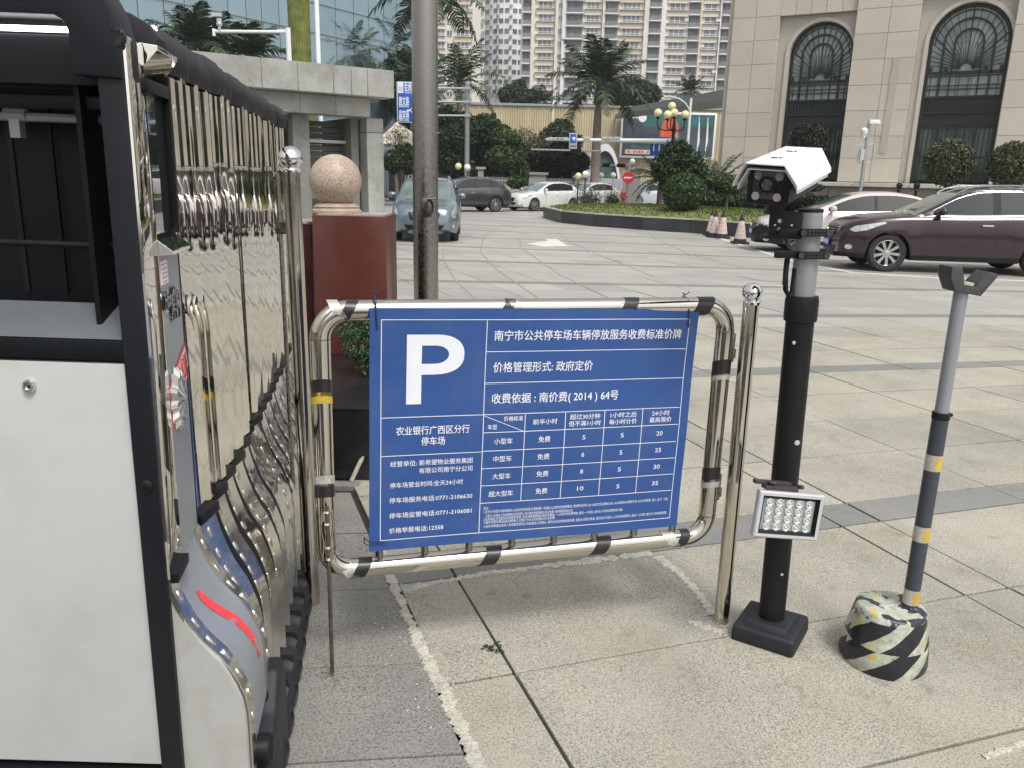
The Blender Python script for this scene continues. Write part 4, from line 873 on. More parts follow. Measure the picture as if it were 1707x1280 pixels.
# ================================================================ FLAGPOLE
fp = G(711, 622); pole = empty('flagpole', fp, label='thick weathered stainless steel flagpole rising behind the blue sign', cat='flagpole')
fr_ = 20/1320*6.5*1.03
b = MB(); b.lathe([(fr_, 0), (fr_*.99, 2), (fr_*.97, 4), (fr_*.8, 11), (.0001, 11.02)], 40); b.build('pole_tube', steel_old, pole)
b = MB(); b.lathe([(fr_*1.6, 0), (fr_*1.6, .02), (fr_*1.1, .03)], 32); b.build('base_flange', steel_old, pole)
cz_ = Y(722, 347, fp.y-.1).z
b = MB(); b.box((.025, -fr_-.006, cz_), (.075, .014, .15)); cle = b.build('cleat_box', steel_old, pole, bevel=.002)
b = MB(); b.tube([(.03, -fr_-.015, cz_+.065), (.03, -fr_-.05, cz_+.068), (.10, -fr_-.055, cz_+.070)], .006, 8)
b.build('cleat', steel_old, cle)
b = MB()
for k in range(4): b.tube([(.035+.03*math.cos(a)+.004*k, -fr_-.022-.004*k, cz_-.005+.055*math.sin(a)+.004*k) for a in np.linspace(0, 2*PI, 18)[:-1]], .0035, 6, closed=True)
b.build('rope_coil', ink, cle)

# ================================================================ GUARDHOUSE
gh0 = Y(649, 165, 13.0); GD = Vector((.83, .55, 0)).normalized(); gz = math.atan2(GD.y, GD.x)
gh = empty('guardhouse', (gh0.x, 13.0, 0), rz=gz, label='low guardhouse of weathered grey concrete panels with a deep flat fascia and square openings', cat='guardhouse')
def on_line(px, py, base, ang, off=0):     # pixel -> (distance along wall, z) for the vertical plane through base
    n_ = Vector((-math.sin(ang), math.cos(ang), 0)); r = Vector(ray(px, py)); bb = Vector((base[0], base[1], 0))+n_*off
    t = n_.dot(bb-Vector(Cv))/n_.dot(r); q = Vector(Cv)+r*t; return ((q-bb).dot(Vector((math.cos(ang), math.sin(ang), 0))), q.z)
def gp_(px, py, off=0): return on_line(px, py, (gh0.x, 13.0), gz, off)
zt_ = gp_(640, 117, -.35)[1]; zm = gp_(640, 163, -.35)[1]; zb_ = gp_(640, 198)[1]; xr = gp_(657, 140, -.35)[0]; xw = gp_(639, 190)[0]
joints = [gp_(px, 140, -.35)[0] for px in (437, 497, 556, 586, 613)]; js = [-9, -7.6, -6.2]+[j for j in joints if j > -6][0:]+[xr]
js = sorted(set([round(j, 3) for j in js]))
for a, c_ in zip(js[:-1], js[1:]):
    if c_-a < .15: continue
    b = MB(); b.box(((a+c_)/2, -.15, (zt_+zm)/2), (c_-a-.005, .4, zt_-zm)); b.build('fascia_panel', conc, gh, bevel=.004, seg=1)
jw = sorted([gp_(px, 185)[0] for px in (497, 556, 613)]+[xw, -9, -7.2, -5.6]); jw = [j for i, j in enumerate(jw) if i == 0 or j-jw[i-1] > .3]
for a, c_ in zip(jw[:-1], jw[1:]):
    b = MB(); b.box(((a+c_)/2, .1, (zm+zb_)/2-.004), (c_-a-.005, .4, zm-zb_-.008)); b.build('lintel_panel', conc, gh, bevel=.003, seg=1)
b = MB(); b.box((-4.5+xr/2, 2.0, zm+.1), (9+xr-.1, 3.8, .25)); b.build('roof_slab', conc, gh)
pw1 = gp_(612, 230)[0]
zj_ = gp_(630, 222)[1]
for z0, z1 in ((0, .95), (.955, zj_-.003), (zj_+.003, zb_-.008)):
    b = MB(); b.box(((pw1+xw)/2, .2, (z0+z1)/2), (xw-pw1, .38, z1-z0)); b.build('pillar_block', conc, gh, bevel=.008, seg=1)
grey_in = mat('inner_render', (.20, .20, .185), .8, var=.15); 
x1_, x2_ = gp_(520, 230)[0], gp_(492, 230)[0]
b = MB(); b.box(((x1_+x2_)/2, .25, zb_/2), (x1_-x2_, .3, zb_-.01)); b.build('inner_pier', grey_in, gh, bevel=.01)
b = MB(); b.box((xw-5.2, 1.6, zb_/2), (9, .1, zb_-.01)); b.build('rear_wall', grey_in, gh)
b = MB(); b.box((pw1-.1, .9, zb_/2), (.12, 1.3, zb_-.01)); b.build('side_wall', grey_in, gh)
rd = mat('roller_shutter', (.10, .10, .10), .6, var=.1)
for k in range(12):
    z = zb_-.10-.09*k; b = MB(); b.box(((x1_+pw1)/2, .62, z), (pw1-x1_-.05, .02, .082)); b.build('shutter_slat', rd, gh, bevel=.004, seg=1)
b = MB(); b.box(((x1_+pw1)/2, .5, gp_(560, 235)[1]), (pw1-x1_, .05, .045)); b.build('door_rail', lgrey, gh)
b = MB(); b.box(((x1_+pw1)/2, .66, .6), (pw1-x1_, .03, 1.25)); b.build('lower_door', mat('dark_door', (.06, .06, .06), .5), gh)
x3_ = gp_(465, 230)[0]
wf = MB(); wf.box(((x3_+x2_)/2-1, .35, zb_-.06), (x2_-x3_+2, .06, .05)); wf.box((x2_-.06, .35, zb_/2), (.05, .06, zb_-.02)); wf.build('window_frame', lgrey, gh)
b = MB(); b.box((x2_-1.3, .40, zb_/2), (2.4, .02, zb_-.05)); b.build('window_pane', pane_d, gh)
# white pole with the dome camera, standing on the terrace behind
cp = Y(482, 96, 18); wp_ = empty('cctv_mast', (cp.x, 18, 0), label='white pole with a long arm holding a dome camera above the guardhouse roof', cat='camera pole')
az = Y(482, 54, 18).z
b = MB(); b.tube([(0, 0, 0), (0, 0, az+.08)], .055, 12); b.build('pole_tube', white_paint, wp_)
ax_ = Y(357, 57, 18).x-cp.x
b = MB(); b.tube([(0, 0, az), (ax_, 0, az-.02)], .032, 10); b.box((ax_, 0, az-.04), (.05, .06, .14)); b.box((-.12, 0, az+.02), (.2, .04, .05)); b.build('arm', white_paint, wp_)
b = MB(); b.sphere((ax_+.13, -.02, az+.12), .06, 14, 10); b.lathe([(.05, az+.13), (.055, az+.22), (.02, az+.24)], 14, Matrix.Translation((ax_+.13, -.02, 0))); b.box((ax_+.09, -.02, az+.30), (.20, .09, .07)); b.box((ax_+.13, -.02, az+.05), (.05, .05, .1)); b.build('dome_camera', lgrey, wp_)
cp2 = Y(531, 100, 16); b = MB(); b.lathe([(.045, 0), (.042, 9.)], 14); o = b.build('white_pole', white_paint, loc=(cp2.x, 16, 0)); tag(o, 'plain straight white pole beside the mossy green column', 'pole')

# ================================================================ GLASS TOWER WITH GREEN COLUMN
ga = math.atan2(.84, .54); gl0 = Y(450, 60, 55); gt = empty('glass_building', (gl0.x, gl0.y, 0), rz=ga, label='office block with blue mirrored curtain wall in thin frames, upper left background', cat='office building')
def glp(px, py): return on_line(px, py, (gl0.x, gl0.y), ga)
mull = [round(glp(px, 40)[0], 2) for px in (-40, 60, 150, 232, 275, 310, 348, 382, 412, 437, 466, 500, 530, 560, 590, 615, 640, 662, 690)]
zz_ = [0, 2.5, 5, 7.6, 10.2, 12.8, 15.4, 18, 20.6, 23.2]
zr = [0, 3.2]+[glp(467, py)[1] for py in (95, 42, -10, -62, -114)]
b = MB(); b.box(((mull[0]+mull[-1])/2, .25, 13), (mull[-1]-mull[0], .3, 26)); b.build('wall_frame', bronze, gt)
for i in range(len(mull)-1):
    for j in range(len(zr)-1):
        b = MB(); b.box(((mull[i]+mull[i+1])/2, .05, (zr[j]+zr[j+1])/2), (mull[i+1]-mull[i]-.05, .06, zr[j+1]-zr[j]-.06), M=Matrix.Identity(4))
        b.build('glass_panel', cg, gt, smooth=0).rotation_euler = (0, 0, 0)
for z in zr[1:-1]:
    b = MB(); b.box(((mull[0]+mull[-1])/2, -.01, z), (mull[-1]-mull[0], .1, .07)); b.build('transom', galv, gt, smooth=0)
gcx = (Y(499, 50, 42)); b = MB()
b.lathe([(.50, 0), (.50, 20)], 24)
for k in range(24): b.tube([(.50*math.cos(k*PI/12), .50*math.sin(k*PI/12), 0), (.50*math.cos(k*PI/12), .50*math.sin(k*PI/12), 20)], .03, 5)
o = b.build('fluted_column', mossy, loc=(gcx.x, 42, 0)); tag(o, 'tall fluted column green with moss in front of the mirrored glass wall', 'column')

# ================================================================ BEIGE BUILDING WITH ARCHED WINDOWS
bp = Y(1212, 200, 36); ba = math.atan2(-.494, .869); bb_ = empty('stone_building', (bp.x, bp.y, 0), rz=ba, label='beige stone building with tall arched windows behind dark metal tracery', cat='building')
ZL, ZTOP = 1.78, 13.5
rowz = [ZL, 2.70, 3.54, 4.50, 5.45, 6.40, 7.32, 8.22, 9.15, 10.05, 10.95, 11.9, 12.8]
def spanel(x0, x1, z0, z1, y0, th, m=bstone, nm='stone_panel', g=.014):
    b = MB(); b.box(((x0+x1)/2, y0+th/2, (z0+z1)/2), (x1-x0-g, th, z1-z0-g)); return b.build(nm, m, bb_, smooth=0)
piers = [(0, 1.88, .93), (4.80, 7.05, 6.0), (10.15, 12.5, 11.3), (15.1, 17.5, 16.3), (20.1, 22.5, 21.3)]
for x0, x1, xm in piers:
    for a, c_ in zip(rowz[:-1], rowz[1:]):
        spanel(x0, xm, a, c_, -.35, .36); spanel(xm, x1, a, c_, -.35, .36)
    b = MB(); b.box(((x0+x1)/2, .20, 7.3), (x1-x0-.05, 1.0, 11)); b.build('pier_core', bstone2, bb_, smooth=0)
# returns: side faces come from the panel thickness; the core continues them, shade put into its colour
bays = [(1.88, 4.80, 3.57, 1.20, 6.72), (7.05, 10.15, 8.78, 1.32, 6.90), (12.5, 15.1, 13.8, 1.2, 6.8), (17.5, 20.1, 18.8, 1.2, 6.8)]
def arch_pts(cx_, r, zs, n=28, x0=None): return [(cx_+r*math.cos(a), zs+r*math.sin(a)) for a in np.linspace(0, PI, n)]
def bar(b, p, q, w, y0=.0, d=.07):
    p = Vector((p[0], 0, p[1])); q = Vector((q[0], 0, q[1])); dd = (q-p); L_ = dd.length
    if L_ < 1e-4: return
    dd /= L_; nn = Vector((-dd.z, 0, dd.x))*w/2; vs = []
    for s in (p, q):
        for sg, yy in ((1, y0), (-1, y0), (-1, y0+d), (1, y0+d)): vs.append(Vector((s.x, yy, s.z))+nn*sg)
    b.add(vs, [(0, 1, 2, 3), (7, 6, 5, 4), (0, 4, 5, 1), (1, 5, 6, 2), (2, 6, 7, 3), (3, 7, 4, 0)])
def polybar(b, pts, w, y0=0, d=.07):
    for p, q in zip(pts[:-1], pts[1:]): bar(b, p, q, w, y0, d)
for bi, (x0, x1, cx_, r, zs) in enumerate(bays):
    ap = arch_pts(cx_, r+.16, zs); ring = [(cx_+r+.16, ZL)]+ap+[(cx_-r-.16, ZL)]
    # spandrel wall around the arch (ngon strips)
    b = MB(); vs = []; N = len(ap); zt = 8.22 if bi != 1 else 8.6
    top = [(min(max(p[0], x0), x1), zt+.0) for p in ap]
    for yy in (.0, .25):
        vs += [(p[0], yy, p[1]) for p in ap]+[(p[0], yy, p[1]) for p in top]
    fs = [(i, i+1, N+i+1, N+i) for i in range(N-1)]+[(2*N+i, 2*N+i+1, 3*N+i+1, 3*N+i) for i in range(N-1)]+[(i, i+1, 2*N+i+1, 2*N+i) for i in range(N-1)]
    b.add(vs, fs); b.build('arch_spandrel', bstone2, bb_, smooth=0)
    for xx0, xx1 in ((x0, cx_-r-.16), (cx_+r+.16, x1)):
        if xx1-xx0 > .01: b = MB(); b.box(((xx0+xx1)/2, .125, (ZL+zt)/2), (xx1-xx0, .25, zt-ZL)); b.build('jamb_wall', bstone2, bb_, smooth=0)
    n_b = 5; xs = np.linspace(x0, x1, n_b+1)
    for a, c_ in zip([zt]+[z for z in rowz if z > zt+.1][:-1], [z for z in rowz if z > zt+.1]):
        for k in range(n_b): spanel(xs[k], xs[k+1], a, c_, -.22, .3, bstone)
    # stone arch moulding
    b = MB(); rg1 = [(cx_+r+.10, ZL)]+arch_pts(cx_, r+.10, zs)+[(cx_-r-.10, ZL)]; polybar(b, rg1, .14, -.06, .36); b.build('arch_moulding', bstone, bb_, smooth=30)
    win = empty('arched_window', (0, .22, 0)); win.parent = bb_
    P = 0
    # glass: upper fan in panes, lower darker
    def fan(r0, r1, n, mt, nm='window_pane'):
        for k in range(n):
            a0, a1 = PI*k/n, PI*(k+1)/n; m_ = 3; vs = []
            for rr in (r0, r1):
                for i in range(m_+1): a = a0+(a1-a0)*i/m_; vs.append((cx_+rr*math.cos(a), .10, zs+rr*math.sin(a)))
            b = MB(); b.add(vs, [(i, i+1, m_+2+i, m_+1+i) for i in range(m_)]); b.build(nm, mt, win, smooth=0)
    if bi < 2: fan(.02, r*.30, 2, pane_g); fan(r*.30, r*.58, 5, pane_g); fan(r*.58, r*.98, 9, pane_g)
    else: fan(.02, r*.98, 6, pane_g)
    zt1, zt2, zt3 = zs-.95 if bi != 1 else 5.85, 4.98, 4.42
    xs = np.linspace(cx_-r, cx_+r, 6)
    if bi != 1: zt1 = 5.70
    for k in range(5):
        for za, zb2, mt in ((zt1, zs, pane_g), (zt2, zt1, pane_g), (ZL+.1, zt3-.55, pane_d)):
            b = MB(); b.box(((xs[k]+xs[k+1])/2, .11, (za+zb2)/2), (xs[k+1]-xs[k]-.02, .02, zb2-za-.02)); b.build('window_pane', mt, win, smooth=0)
    b = MB(); b.box((cx_, .12, (zt3+zt2)/2-.25), (2*r, .08, zt2-zt3+.50)); pnl = b.build('dark_spandrel', bronze, win, smooth=0)
    b = MB()
    for k in range(22): b.box((cx_-r+.06+k*(2*r-.12)/21, .06, (zt3+zt2)/2), (.04, .05, zt2-zt3-.08))
    b.build('spandrel_fins', bronze, pnl if False else win, smooth=0)
    b = MB(); polybar(b, [(cx_+r-.04, ZL)]+arch_pts(cx_, r-.04, zs)+[(cx_-r+.04, ZL)], .10)
    for rr in (.36, .64): 
        polybar(b, [(cx_+r*rr, zt1)]+arch_pts(cx_, r*rr, zs, 20)+[(cx_-r*rr, zt1)], .06)
        polybar(b, [(cx_+r*rr, zt2), (cx_+r*rr, zt1)], .05); polybar(b, [(cx_-r*rr, zt2), (cx_-r*rr, zt1)], .05)
    polybar(b, arch_pts(cx_, r*.86, zs, 24), .025)
    zc = zt1+.12; polybar(b, arch_pts(cx_, .22, zc, 10), .05)
    for k in range(1, 24):
        a = PI*k/24; dx, dz = math.cos(a), math.sin(a); t = r*1.9
        q = None
        for s_ in np.linspace(.3, 3.2, 60):
            x, z = cx_+dx*s_, zc+dz*s_
            if (z > zs and (x-cx_)**2+(z-zs)**2 > (r-.05)**2) or abs(x-cx_) > r-.05: q = (x, z); break
        if q: bar(b, (cx_+dx*.2, zc+dz*.2), q, .022 if k % 6 else .045, .01, .04)
    for z, w in ((zt1, .11), (zt2, .08), (zt2+.28, .03), (zt2+.42, .025), (zt3, .09), (zt3-.55, .07), (ZL+.12, .06), (ZL+1.0, .03), (ZL+.4, .02), (zt1-.12, .03)): bar(b, (cx_-r, z), (cx_+r, z), w, .01 if w < .05 else 0)
    nv = 17
    for k in range(nv):
        x = cx_-r+.05+(2*r-.1)*k/(nv-1); 
        bar(b, (x, ZL), (x, zt3-.55), .03 if k % 4 else .13, .01)
        if k % 2: bar(b, (x, zt2), (x, zt1-.1), .022, .02, .04)
    for x in (cx_-r+.14, cx_+r-.14, cx_-r*.5, cx_+r*.5):
        for z in (zt1+.14, ZL+1.12): polybar(b, [(x+.07*math.cos(a), z+.07*math.sin(a)) for a in np.linspace(0, 2*PI, 9)], .02, 0, .04); bar(b, (x-.06, z-.06), (x+.06, z+.06), .02, 0, .04); bar(b, (x-.06, z+.06), (x+.06, z-.06), .02, 0, .04)
    b.build('window_tracery', bronze, win, smooth=0)
b = MB(); b.box((6.55, -.365, 4.6), (.28, .03, 3.7)); pr_ = [(6.40, 6.45), (6.65, 6.45), (6.30, 2.75), (6.05, 2.75)]
b = MB(); b.add([(6.30, -.375, 6.42), (6.56, -.375, 6.42), (6.50, -.375, 2.9), (6.24, -.375, 2.9), (6.30, -.35, 6.42), (6.56, -.35, 6.42), (6.50, -.35, 2.9), (6.24, -.35, 2.9)], [(0, 1, 2, 3), (0, 4, 5, 1), (1, 5, 6, 2), (2, 6, 7, 3), (3, 7, 4, 0)]); b.build('replaced_strip', bstone2, bb_, smooth=0)
b = MB(); b.box((11, 5, 7), (23, 8, 13.4)); b.build('building_core', bstone2, bb_, smooth=0)
b = MB(); b.box((-.1, 4.5, 6.9), (.2, 9.4, 13.8)); b.build('end_wall', bstone, bb_, smooth=0)
# podium
pod = empty('stone_podium', (bp.x, bp.y, 0), rz=ba, label='low podium of brown granite with a pale ledge along the foot of the beige building', cat='podium')
for k in range(22): b = MB(); b.box((-.2+1.25*k+.6, -1.2, .78), (1.23, 1.6, 1.56)); b.build('podium_panel', podium_m, pod, smooth=0)
for k in range(14): b = MB(); b.box((-.2+1.95*k+.97, -1.25, 1.67), (1.94, 1.9, .16)); b.build('ledge_stone', ledge_m, pod, bevel=.02, seg=1)
for k in range(12): b = MB(); b.box((-1+2.0*k, -2.9, .12), (1.98, 1.6, .24)); b.build('step_stone', ledge_m, pod, bevel=.015, seg=1)

# ================================================================ YELLOW HOARDING, CANOPY, BILLBOARD
HY = 78.
ha, hb = Y(742, 240, HY).x, Y(1290, 240, HY).x; hz_ = Y(1000, 180, HY).z
hd_ = empty('yellow_hoarding', ((ha+hb)/2, HY, 0), label='long high yellow corrugated hoarding across the street, behind the billboard', cat='hoarding')
L_ = hb-ha; nP = 46; pwid = L_/nP; tpl = None
b = MB(); vs = []; m_ = 12
for k in range(m_+1):
    u = k/m_*pwid-pwid/2; d_ = (.0, -.06, -.06, 0)[k % 4]; vs += [(u, d_, 0), (u, d_, hz_)]
b.add(vs, [(2*k, 2*k+2, 2*k+3, 2*k+1) for k in range(m_)])
for k in range(nP):
    if tpl is None: tpl = b.build('corrugated_sheet', yellow_h, hd_, loc=(-L_/2+pwid*(k+.5), 0, 0), smooth=0)
    else: copy1(tpl, hd_, (-L_/2+pwid*(k+.5), 0, 0)).data = tpl.data
oi = yellow_h.node_tree; 
b = MB(); b.box((0, -.05, hz_+.1), (L_, .3, .2)); b.build('top_rail', galv, hd_)
c1_, c2_ = Y(1045, 187, 70), Y(1260, 163, 58)
b = MB(); b.tube([c1_, c2_], .02, 4); b = MB()
w_ = Vector((0, 8, 0)); th = Vector((0, 0, .9)); vs = [c1_, c2_, c2_+w_, c1_+w_, c1_+Vector((0, 0, .35)), c2_+th, c2_+w_+th, c1_+w_+Vector((0, 0, .35))]
b.add(vs, [(0, 3, 2, 1), (4, 5, 6, 7), (0, 1, 5, 4), (1, 2, 6, 5), (2, 3, 7, 6), (3, 0, 4, 7)]); o = b.build('slanting_canopy', mat('canopy_grey', (.22, .24, .22), .6), recenter=True, smooth=0)
tag(o, 'long grey flat canopy roof rising to the right above the yellow hoarding', 'canopy')
BY = 77.3; x0, x1 = Y(1037, 230, BY).x, Y(1190, 230, BY).x; z0, z1 = Y(1110, 262, BY).z, Y(1110, 190, BY).z
bbd = empty('billboard', ((x0+x1)/2, BY, 0), label='wide dark framed billboard with teal sky and red figure on the yellow hoarding', cat='billboard')
BW, BH = x1-x0, z1-z0
b = MB(); b.box((0, .1, (z0+z1)/2), (BW+.3, .12, BH+.3)); b.build('frame', white_paint, bbd, bevel=.03)
b = MB(); b.box((0, .02, (z0+z1)/2), (BW-.1, .06, BH-.1)); b.build('printed_face', boardm, bbd)
teal = mat('teal_print', (.03, .13, .13), .5, var=.4, scale=.5); orr = mat('orange_red_print', (.62, .10, .05), .5, var=.3, scale=1); pinkp = mat('pale_pink_print', (.70, .55, .52), .5)
b = MB(); b.box((BW*.1, -.02, z1-BH*.17), (BW*.76, .01, BH*.26)); b.box((0, -.025, z0+BH*.2), (BW*.8, .01, BH*.08)); b.build('teal_sky_print', teal, bbd)
b = MB(); b.prism([(-.9, 0), (-.7, 1.3), (-.3, 1.8), (.4, 1.8), (.8, 1.2), (.9, 0)], 0, .01, Matrix.Translation((BW*.0+.1, -.03, z0+BH*.45)) @ TX); b.build('red_shape_print', orr, bbd)
b = MB(); b.box((-BW*.27, -.03, z0+BH*.1), (BW*.38, .01, BH*.1)); b.build('caption_strip', pinkp, bbd)
b = MB()
for k in range(11):
    if k not in (1, 6): b.box((-BW*.42+k*BW*.03, -.04, z0+BH*.1), (BW*.018, .01, BH*(.045, .055, .05)[k % 3]))
b.build('caption_print', red_s, bbd, smooth=0)
b = MB()
for k in range(7): b.box((-BW*.42+k*BW*.016, -.04, z1-BH*(.11-.008*(k % 3 == 0))), (BW*.011, .01, BH*(.05, .03, .035)[k % 3]))
b.build('wordmark_print', white_m, bbd, smooth=0)
b = MB(); b.lathe([(.0001, 0), (.38, 0), (.38, .01), (.0001, .01)], 16, Matrix.Translation((-BW*.29, -.03, z1-BH*.11)) @ Matrix.Rotation(PI/2, 4, 'X')); b.build('round_logo', white_m, bbd)

# ================================================================ APARTMENT TOWERS
def tower(label, Yd, px0, px1, bays, fl=3.0, nf=17, ang=0, z0=0, wall=tcream, curve=0, cat='apartment tower', zoff=0):
    base = Y((px0+px1)/2, 150, Yd); t = empty('apartment_tower', (base.x, base.y, 0), rz=ang, label=label, cat=cat)
    k = 1320/Yd/math.cos(ang)*1.0
    def X(px): return (px-(px0+px1)/2)*Yd/1320/math.cos(ang)
    H_ = fl*nf+z0
    b = MB(); b.box((0, 9, H_/2), (X(px1)-X(px0), 18, H_)); b.build('tower_wall', wall, t, smooth=0)
    cache = {}
    for bi, (a, c_, kind, m_) in enumerate(bays):
        xa, xb = X(a), X(c_); w = xb-xa; xc = (xa+xb)/2
        if kind == 'fin': b = MB(); b.box((xc, -.5, H_/2), (w, 1.2, H_)); b.build('fin', m_ or twhite, t, smooth=0); continue
        if kind == 'wall': b = MB(); b.box((xc, -.15, H_/2), (w, .5, H_)); b.build('wall_strip', m_ or twhite, t, smooth=0); continue
        f0 = max(0, int((Y(900, 200, Yd).z)/fl)-1)
        o1 = None
        if kind == 'win':
            for f in range(f0, nf):
                z = fl*f+z0+zoff
                if o1 is None:
                    b = MB(); b.box((0, .12, 0), (w*.98, .5, fl*.50)); wl_ = b.build('ledge_band', m_ or tcream, t, loc=(xc, -.35, z+fl*.15), smooth=0)
                    b = MB(); b.box((0, 0, 0), (w, 1.1, .16)); ld = b.build('ledge', tyel, t, loc=(xc, -.35, z+fl*.36), smooth=0)
                    b = MB(); ww_ = w*.72; nn_ = max(2, int(ww_/1.0)); b.box((0, 0, 0), (ww_, .1, fl*.52)); wn_ = b.build('window', tglass, t, loc=(xc, -.12, z+fl*.66), smooth=0)
                    b = MB()
                    for q in range(nn_+1): b.box((-ww_/2+ww_*q/nn_, -.08, 0), (.11, .06, fl*.52))
                    b.box((0, -.08, -fl*.10), (ww_, .06, .10)); b.box((0, -.08, -fl*.26), (ww_, .2, .14)); fr2 = b.build('window_frame', twhite, wn_, smooth=0)
                    o1 = (wl_, ld, wn_, fr2)
                else:
                    copy1(o1[0], t, (xc, -.35, z+fl*.15)); copy1(o1[1], t, (xc, -.35, z+fl*.36)); c2 = copy1(o1[2], t, (xc, -.12, z+fl*.66)); copy1(o1[3], c2)
                    if random.random() < .3:
                        if 'ac' not in cache: b = MB(); b.box((0, 0, 0), (.9, .5, .6)); cache['ac'] = b.build('air_conditioner', twhite, t, loc=(xc+w*.42, -.8, z+fl*.62), smooth=0)
                        else: copy1(cache['ac'], t, (xc+random.choice((-.42, .42))*w, -.8, z+fl*.62))
        if kind == 'balc':
            for f in range(f0, nf):
                z = fl*f+z0+zoff+(0 if m_ != 'odd' else fl*.5)
                if o1 is None:
                    b = MB(); b.box((0, 0, 0), (w*.9, .1, fl*.86)); wn_ = b.build('balcony_recess_shade', tdark, t, loc=(xc, -.1, z+fl*.5), smooth=0)  # flat dark panel on the wall; the balcony's inner shade is its colour
                    b = MB(); b.box((0, 0, 0), (w*1.04, 1.5, .28)); sl_ = b.build('balcony_slab', twhite, t, loc=(xc, -.75, z), smooth=0)
                    b = MB(); b.box((0, 0, 0), (w*.96, .06, .95))
                    b.v = []; b.f = []; b.m = []
                    for q in range(12): b.box((-w*.48+w*.96*q/11, 0, 0), (.12, .06, .95))
                    b.box((0, 0, .47), (w, .08, .1)); rl_ = b.build('railing', trail, t, loc=(xc, -1.4, z+.6), smooth=0)
                    b = MB(); b.box((-w*.18, -.06, 0), (w*.3, .04, fl*.6)); b.box((w*.22, -.06, .1), (w*.25, .04, fl*.5)); gl_ = b.build('balcony_glazing', tglass, wn_, smooth=0)
                    o1 = (wn_, sl_, rl_, gl_)
                else:
                    c2 = copy1(o1[0], t, (xc, -.1, z+fl*.5)); copy1(o1[3], c2); copy1(o1[1], t, (xc, -.75, z)); copy1(o1[2], t, (xc, -1.4, z+.6))
        if kind == 'small':
            for f in range(f0, nf):
                z = fl*f+z0+zoff
                if o1 is None:
                    b = MB(); b.box((0, 0, 0), (w*.9, .1, fl*.42)); wn_ = b.build('window', tglass, t, loc=(xc, -.06-(m_ or 0), z+fl*.6), smooth=0)
                    b = MB(); b.box((0, -.06, 0), (.1, .05, fl*.42)); b.box((0, -.06, -fl*.22), (w, .14, .1)); fr2 = b.build('window_frame', twhite, wn_, smooth=0); o1 = (wn_, fr2)
                else: c2 = copy1(o1[0], t, (xc, -.06-(m_ or 0), z+fl*.6)); copy1(o1[1], c2)
    return t
tower('long apartment block with cream window bands, white fins and balconies behind the palm', 215, 880, 1330,
      [(883, 895, 'balc', None), (896, 901, 'fin', tcream), (903, 932, 'win', tcream), (933, 937, 'fin', tcream), (938, 943, 'small', 0), (943.5, 949, 'fin', twhite), (950, 976, 'balc', None), (977, 1004, 'win', tcream), (1005, 1009, 'fin', tcream), (1009, 1030, 'balc', None),
       (1031, 1068, 'win', tyel), (1069, 1076, 'fin', tcream), (1077, 1094, 'balc', 'odd'), (1095, 1102, 'fin', twhite), (1103, 1136, 'win', tcream), (1137, 1153, 'balc', None), (1154, 1157, 'fin', tyel), (1158, 1183, 'win', tcream), (1184, 1186, 'fin', twhite), (1187, 1207, 'balc', None), (1208, 1212, 'fin', twhite), (1213, 1232, 'balc', 'odd'), (1234, 1262, 'win', tcream), (1264, 1290, 'balc', None)], ang=R_(-2))
tower('cream apartment block with small dark windows and yellow bays, left of the round white tower', 218, 655, 802,
      [(656, 676, 'win', tyel), (677, 682, 'fin', tcream), (684, 700, 'win', tyel), (702, 715, 'win', tcream), (717, 727, 'small', 0), (728, 742, 'win', tcream), (744, 752, 'small', 0), (755, 782, 'win', tyel), (783, 796, 'wall', tcream), (797, 802, 'small', .45)], fl=2.95, ang=R_(2), wall=tcream)
# round white tower
rt0 = Y(845, 150, 250); R0_ = 41*250/1320; rt = empty('round_tower', (rt0.x, 250+R0_*.6, 0), label='rounded white apartment tower dotted with small square windows and air conditioners', cat='apartment tower')
b = MB(); b.lathe([(R0_, 0), (R0_, 72)], 48); b.build('tower_wall', twhite, rt)
b = MB(); b.box((0, 0, 0), (1.25, .2, 1.15)); wn_ = None; ac_ = None
for f in range(9, 24):
    z = 2.75*f
    for a in (-152, -140, -118, -105, -92, -75, -62, -45, -33):
        T = Matrix.Rotation(R_(a), 4, 'Z'); p = T @ Vector((R0_+.02, 0, z+1.6))
        if wn_ is None: wn_ = b.build('window', tglass, rt, smooth=0); c_ = wn_; b2 = MB(); b2.box((0, -.1, -.62), (1.4, .25, .1)); wf_ = b2.build('window_sill', twhite, wn_, smooth=0)
        else: c_ = copy1(wn_, rt)
        c_.location = p; c_.rotation_euler = (0, 0, R_(a)+PI/2)
    for a in (-128, -112, -84, -55):
        T = Matrix.Rotation(R_(a), 4, 'Z'); p = T @ Vector((R0_+.3, 0, z+.2))
        if ac_ is None: b2 = MB(); b2.box((0, 0, 0), (.8, .5, .6)); ac_ = b2.build('air_conditioner', galv, rt, smooth=0); c_ = ac_
        else: c_ = copy1(ac_, rt)
        c_.location = p; c_.rotation_euler = (0, 0, R_(a)+PI/2)
